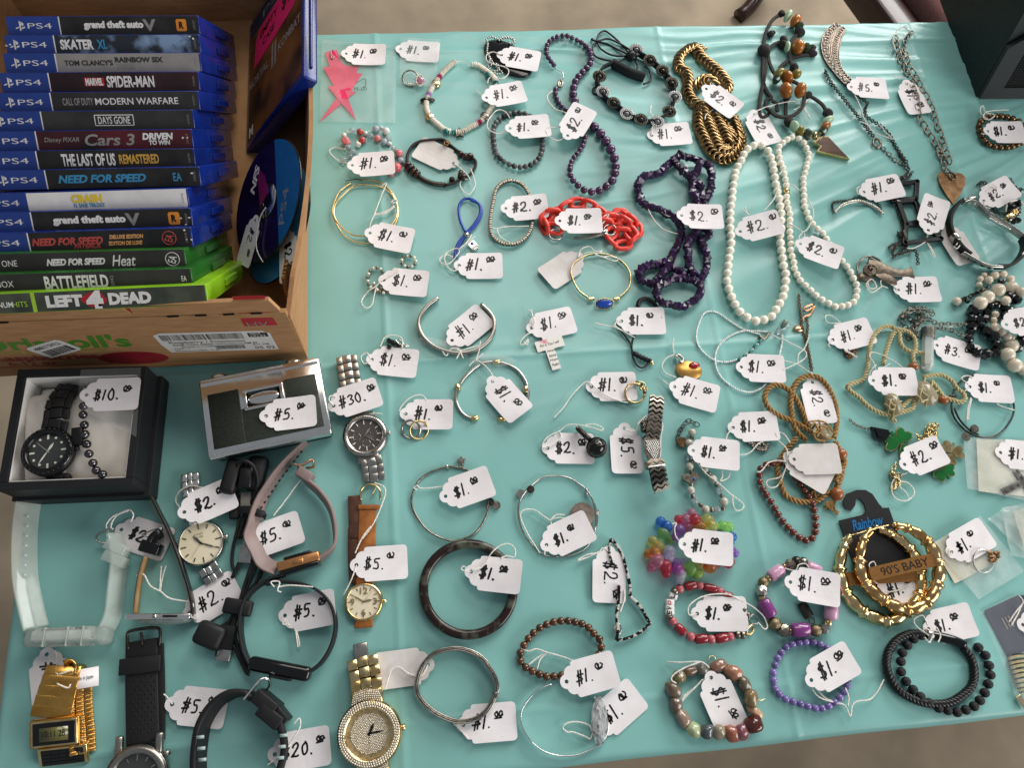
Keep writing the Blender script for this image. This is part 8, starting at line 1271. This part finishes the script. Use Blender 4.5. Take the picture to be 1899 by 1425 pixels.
m_('bag2', 'c4d2cc', .1, alpha=.32, spec=1.0, c2='f2f6f4', scale=60, bump=1, bscale=110)
t_ = thing("plastic_bag", "clear plastic bag with ivory card holding a lettered metal cross", "plastic bag", pt('V', (1700, 420)))
sheet('V', [(1480, 165), (2050, 190), (2080, 690), (1500, 625)], .8, M['ivory'], "backing_card", t_, .2, s=7); sheet('V', [(1365, 150), (2080, 180), (2080, 740), (1400, 600)], 2.2, M['bag2'], "front_film", t_, .7, s=8)
t_ = thing("pendant", "grey metal cross stamped with letters inside the bag", "pendant", pt('V', (1830, 560)))
m_('greymetal', '8d8a86', .4, .9, c2='76736f', scale=200)
for a, b in (((1705, 635), (1990, 500)), ((1820, 440), (1960, 640))): p, q = pt('V', a, 2.0 if a[0] < 1800 else 2.1), pt('V', b, 2.0 if a[0] < 1800 else 2.1); add("arm", xf(rbox((q - p).length * 1000, 7, 1.2 if a[0] < 1800 else 1.0, .3), frame(p.lerp(q, .5), q)), M['greymetal'], t_)
for i, (x, y) in enumerate(((1745, 622), (1795, 600), (1850, 575), (1850, 445), (1885, 505))): text("LOVEF"[i], fr3(pt('V', (x, y), 3.0), Vector((.9, .4, 0)), Vector((-.4, .9, 0))), 3, 3.4, M['ink'], t_)
t_ = thing("plastic_bag", "clear zip bag with ivory paper holding a twisted silver ring", "plastic bag", pt('V', (1500, 1150)))
sheet('V', [(1090, 1090), (1440, 890), (1680, 1240), (1290, 1440)], 1.2, M['ivory'], "paper", t_, .6, s=9); sheet('V', [(1080, 1085), (1520, 840), (1900, 1330), (1500, 1580)], 3.2, M['bag2'], "front_film", t_, 2.0, s=10); sheet('V', [(1580, 870), (1740, 760), (2050, 760), (2050, 1300)], 2.2, M['bag2'], "flap_film", t_, 2.0, s=11)
th, mw = ring3("thin silver ring with a coppery wrapped top in the zip bag", 'V', (1540, 1240), 10.5, .8, M['silver'], 14, 20, 4.0)
for k in range(9): bead(th, pt('V', (1600 + (k * 23) % 90, 1165 + (k * 31) % 90), 5), 5, M['copper'], "wrapped_bead", CHIP[k % 8])
t_ = thing("plastic_bag", "crumpled clear bag corner with ivory paper at the table end", "plastic bag", pt('V', (1880, 900))); sheet('V', [(1800, 800), (2060, 740), (2060, 1120), (1900, 1120)], 1.0, M['ivory'], "paper", t_, 1.0, s=13); sheet('V', [(1700, 770), (2080, 700), (2080, 1250), (1780, 1190)], 3.8, M['bag2'], "front_film", t_, 2.2, s=14)
# bamboo hoop earrings on a black hanger card
m_('cardblack', '121214', .5, var=.3, bump=.1); m_('bluefoil', '2a7fc0', .3, .3, var=.1)
t_ = thing("earring_card", "black plastic earring hanger card with blue script brand name", "earring card", pt('V', (560, 1000)))
to = pt('V', (560, 1000), .4); oo = [(pt('V', p, .4) - to) * 1000 for p in ((265, 885), (470, 835), (505, 800), (490, 740), (450, 685), (415, 695), (410, 750), (370, 800), (320, 780), (300, 710), (330, 650), (420, 615), (500, 615), (560, 650), (620, 740), (650, 775), (705, 770), (750, 900), (900, 1300), (880, 1500), (500, 1500), (400, 1290))]
V, F = prism([(v.x, v.y) for v in oo], 1.0); bm = bmesh.new(); bv = [bm.verts.new(v) for v in V]; [bm.faces.new([bv[i] for i in f]) for f in F]; bmesh.ops.triangulate(bm, faces=bm.faces[:]); bm.verts.index_update(); V = [v.co.copy() for v in bm.verts]; F = [tuple(v.index for v in f.verts) for f in bm.faces]; bm.free()
add("card", xf((V, F), Matrix.Translation(to)), M['cardblack'], t_, False); tx = (pt('V', (670, 865), 1.6) - pt('V', (380, 925), 1.6)).normalized(); text("Rainbow", fr3(pt('V', (522, 902), 1.65), tx, Vector((0, 0, 1)).cross(tx)), 32, 10, M['bluefoil'], t_, bold=.02, shear=.35)
def bamboo(th, P, m, r=3.4, z=4, seg=10):
    Q = cr(pts('V', P, z), False, .8); n = len(Q); L_ = n / seg; rr = random.Random(2)
    sc = lambda u: (.62 + .5 * min(1, 4 * min(u, 1 - u) + .25)) * (1 + .5 * math.exp(-((((u * seg) % 1) - .5) / .09) ** 2) - .16 * math.cos(2 * pi * ((u * seg) % 1 - .5)))
    prof = [((r * (1 + (.10 if k % 2 else -.04))) * math.cos(2 * pi * k / 14), (r * (1 + (.10 if k % 2 else -.04))) * math.sin(2 * pi * k / 14)) for k in range(14)]; add("hoop", sweep(Q, prof, False, None, sc), m, th)
bz = [(360, 1030), (320, 1110), (290, 1200), (275, 1300), (290, 1400), (320, 1500), (390, 1600), (490, 1690), (600, 1740), (690, 1765), (800, 1730), (900, 1650), (970, 1540), (985, 1420), (975, 1310), (930, 1190), (860, 1100), (760, 1020), (620, 960)]
for i in range(2):
    th = thing("hoop_earring", "gold bamboo style hoop earring with nameplate, " + ("the upper one reading 90'S BABY" if i else "the lower one mostly covered by the other"), "earring", pt('V', (700, 1300)), "bamboo hoop earrings on the card")
    bamboo(th, bz if i == 0 else [(545, 975), (490, 1050), (460, 1150), (450, 1250), (470, 1370), (540, 1480), (640, 1570), (760, 1640), (860, 1670), (950, 1650), (1050, 1590), (1120, 1480), (1150, 1360), (1140, 1260), (1100, 1150), (1030, 1050), (940, 980), (840, 940), (770, 930)], M['gold'] if i == 0 else mat('gold_bamboo', 'e8c490', .2, 1, c2='c79a5c', scale=90), 4.3, 4 if i == 0 else 10)
    add("post", tube(cr(pts('V', [(290, 1050, 5), (420, 1000, 5), (620, 950, 5)] if i == 0 else [(410, 1005, 11), (560, 960, 11), (715, 920, 11)]), False, 2), .5, 6), M['gold'], th); bead(th, pt('V', (360, 1020) if i == 0 else (540, 960), 5 if i == 0 else 11), 4.5, M['gold'], "hinge"); bead(th, pt('V', (600, 940) if i == 0 else (755, 915), 5 if i == 0 else 11), 4.5, M['gold'], "hinge")
    p, q = (pt('V', (330, 1400), 5), pt('V', (960, 1360), 5)) if i == 0 else (pt('V', (560, 1355), 12), pt('V', (1120, 1225), 12)); PM = frame(p.lerp(q, .5), q); add("nameplate", xf(prism(rrect((q - p).length * 1000 + 5, 12, 3, 4), 1.4), PM), mat('plate_gold%d' % i, 'b0804c', .4, .9, c2='9a6c3c', scale=200, stretch=(1, 10, 1)), th, False)
    if i: text("90'S BABY", PM @ tr(0, 0, .0016), 47, 7.5, M['ink'], th)
# navy card with threads at the corner
m_('navycard', '20263c', .6, c2='2a3048', scale=60); t_ = thing("jewellery_card", "navy jewellery card in clear sleeve with cream thread tassels", "jewellery card", pt('c', (1200, 700)))
sheet('c', [(1045, 490), (1240, 400), (1500, 400), (1400, 690)], 1.0, M['navycard'], "card", t_, .2, s=21); q = pts('c', [(1045, 490), (1240, 400), (1500, 400), (1500, 640), (1190, 770)], 1.4); add("card", (q, [(0, 1, 2, 3, 4)]), M['navycard'], t_, False); sheet('c', [(1025, 495), (1245, 385), (1450, 800), (1270, 1090)], 3.6, M['film'], "sleeve", t_, .6, s=22)
text("III", fr3(pt('c', (1185, 560), 1.8), Vector((1, .25, 0)), Vector((-.25, 1, 0))), 8, 10, M['p_dim'], t_)
random.seed(8)
for k in range(26): y = 765 + k * 9; add("thread", tube(cr(pts('c', [(1180 + k * 3, y, 2), (1230 + k * 3, y - 12 + random.uniform(-4, 4), 3.6), (1320, y - 20 + random.uniform(-6, 6), 3)]), False, 3), .55, 5), M['cotton'] if k % 3 else M['rubber'], t_)
boxat(t_, "gold_corner", pt('c', (1275, 1040), 2), Vector((.5, -1, 0)), (14, 5, 2), M['gold'], .5)
# speaker
m_('speakerplastic', '0f2324', .55, c2='0b1a1b', scale=200, bump=.1); m_('grillframe', '232527', .55, var=.1); m_('grillmesh', '0b0c0d', .6, var=.3)
FL, BL = W(1814, 190, 0), W(1752, 40, 0); xdir = Vector((1, -.03, 0)).normalized(); ydir = (BL - FL); ydir.z = 0; ydir.normalize(); SPM = fr3(FL, xdir, ydir)
t_ = thing("speaker", "black portable speaker with angled mesh grille on the tablecloth", "speaker", FL)
def sbox(V): return [SPM @ (Vector(v) * .001) for v in V]
dpt, wid, hgt = 165, 330, 250
add("cabinet", (sbox([(0, 8, 0), (wid, 8, 0), (wid, dpt, 0), (-6, dpt, 0), (2, 92, hgt), (wid, 92, hgt), (wid, dpt - 5, hgt), (-2, dpt - 5, hgt), ]), [(3, 2, 1, 0), (4, 5, 6, 7), (0, 1, 5, 4), (1, 2, 6, 5), (2, 3, 7, 6), (3, 0, 4, 7)]), M['speakerplastic'], t_, False)
GF = fr3(SPM @ Vector((.0, .007, 0)), xdir, SPM.to_3x3() @ Vector((0, 82, hgt)))
out = [(0, 2), (wid, 2), (wid, 165), (150, 165), (60, 112), (0, 64)]; inn = [(22, 16), (wid, 16), (wid, 150), (154, 150), (74, 100), (22, 56)]
V = [GF @ (Vector((x, y, z)) * .001) for z in (0, 6) for L_ in (out, inn) for x, y in L_]; n = 6
add("grille_frame", (V, [(12 + i, 12 + (i + 1) % n, 18 + (i + 1) % n, 18 + i) for i in range(n)] + [(i, (i + 1) % n, 12 + (i + 1) % n, 12 + i) for i in range(n)] + [(6 + (i + 1) % n, 6 + i, 18 + i, 18 + (i + 1) % n) for i in range(n)]), M['grillframe'], t_, False)
add("grille_back", ([GF @ (Vector((x, y, 1)) * .001) for x, y in inn], [tuple(range(6))]), M['grillmesh'], t_, False); G_ = []
def inside(x, y): return 16 < y < 150 and x > 22 + max(0, (y - 56) * 1.25)
for k in range(44): y = 17 + k * 3.0; xs = [x for x in np.arange(20, 240, 2) if inside(x, y)]; G_.append(xf(tube([Vector((xs[0], y, 3)) * .001, Vector((240, y, 3)) * .001], .55, 4), GF))
for k in range(60): x = 26 + k * 3.6; ys = [y for y in np.arange(13, 168, 2) if inside(x, y)]; G_.append(xf(tube([Vector((x, ys[0], 3.4)) * .001, Vector((x, ys[-1], 3.4)) * .001], .55, 4), GF)) if len(ys) > 2 else None
add("grille_mesh", join(*G_), M['grillframe'], t_, False, kind="stuff"); bead(t_, SPM @ Vector((.055, .009, .012)), 4, M['silver'], "screw"); boxat(t_, "foot", SPM @ Vector((.06, .02, .001)), xdir, (30, 14, 4), M['rubber'], 1)
# chair behind the table
m_('mahogany', '3a1a12', .35, c2='2a120c', scale=40, stretch=(1, 8, 1), coat=.3); m_('upholstery', '6a4240', .9, c2='5c3836', scale=300, bump=.4, bscale=600)
t_ = thing("chair", "dark wood chair with dusty maroon upholstered seat behind the table", "chair", Vector((1.15, 1.3, 0)))
sa, sb = W(1630, -30, -280), W(1682, 40, -280); sd = (sb - sa).normalized(); CH = fr3(sa.lerp(sb, .5) + Vector((0, 0, 0)), sd, Vector((0, 0, 1)).cross(sd))
add("seat_rail", xf(rbox(460, 50, 60, 8, 3), CH @ tr(0, .0, -.03)), M['mahogany'], t_); add("seat_cushion", xf(rbox(450, 430, 70, 25, 4), CH @ tr(0, .243, -.005)), M['upholstery'], t_)
for x, y in ((-.2, .43), (.2, .43), (.2, 0)): p = CH @ Vector((x, y, -.05)); add("leg", tube([Vector((p.x, p.y, p.z)), Vector((p.x, p.y, .2)), Vector((p.x, p.y, 0))], 20, 12), M['mahogany'], t_)
fo = W(1385, 25, -740); p = CH @ Vector((-.2, 0, -.05)); add("leg", tube(cr([p, Vector((p.x * .7 + fo.x * .3, p.y * .7 + fo.y * .3, .25)), Vector((fo.x + .05, fo.y + .05, .06)), fo + Vector((0, 0, .02)), fo + Vector((-.03, -.02, .012))], False, 15), 24, 12, scale=lambda u: 1 - .3 * u), M['mahogany'], t_)
flush_text()
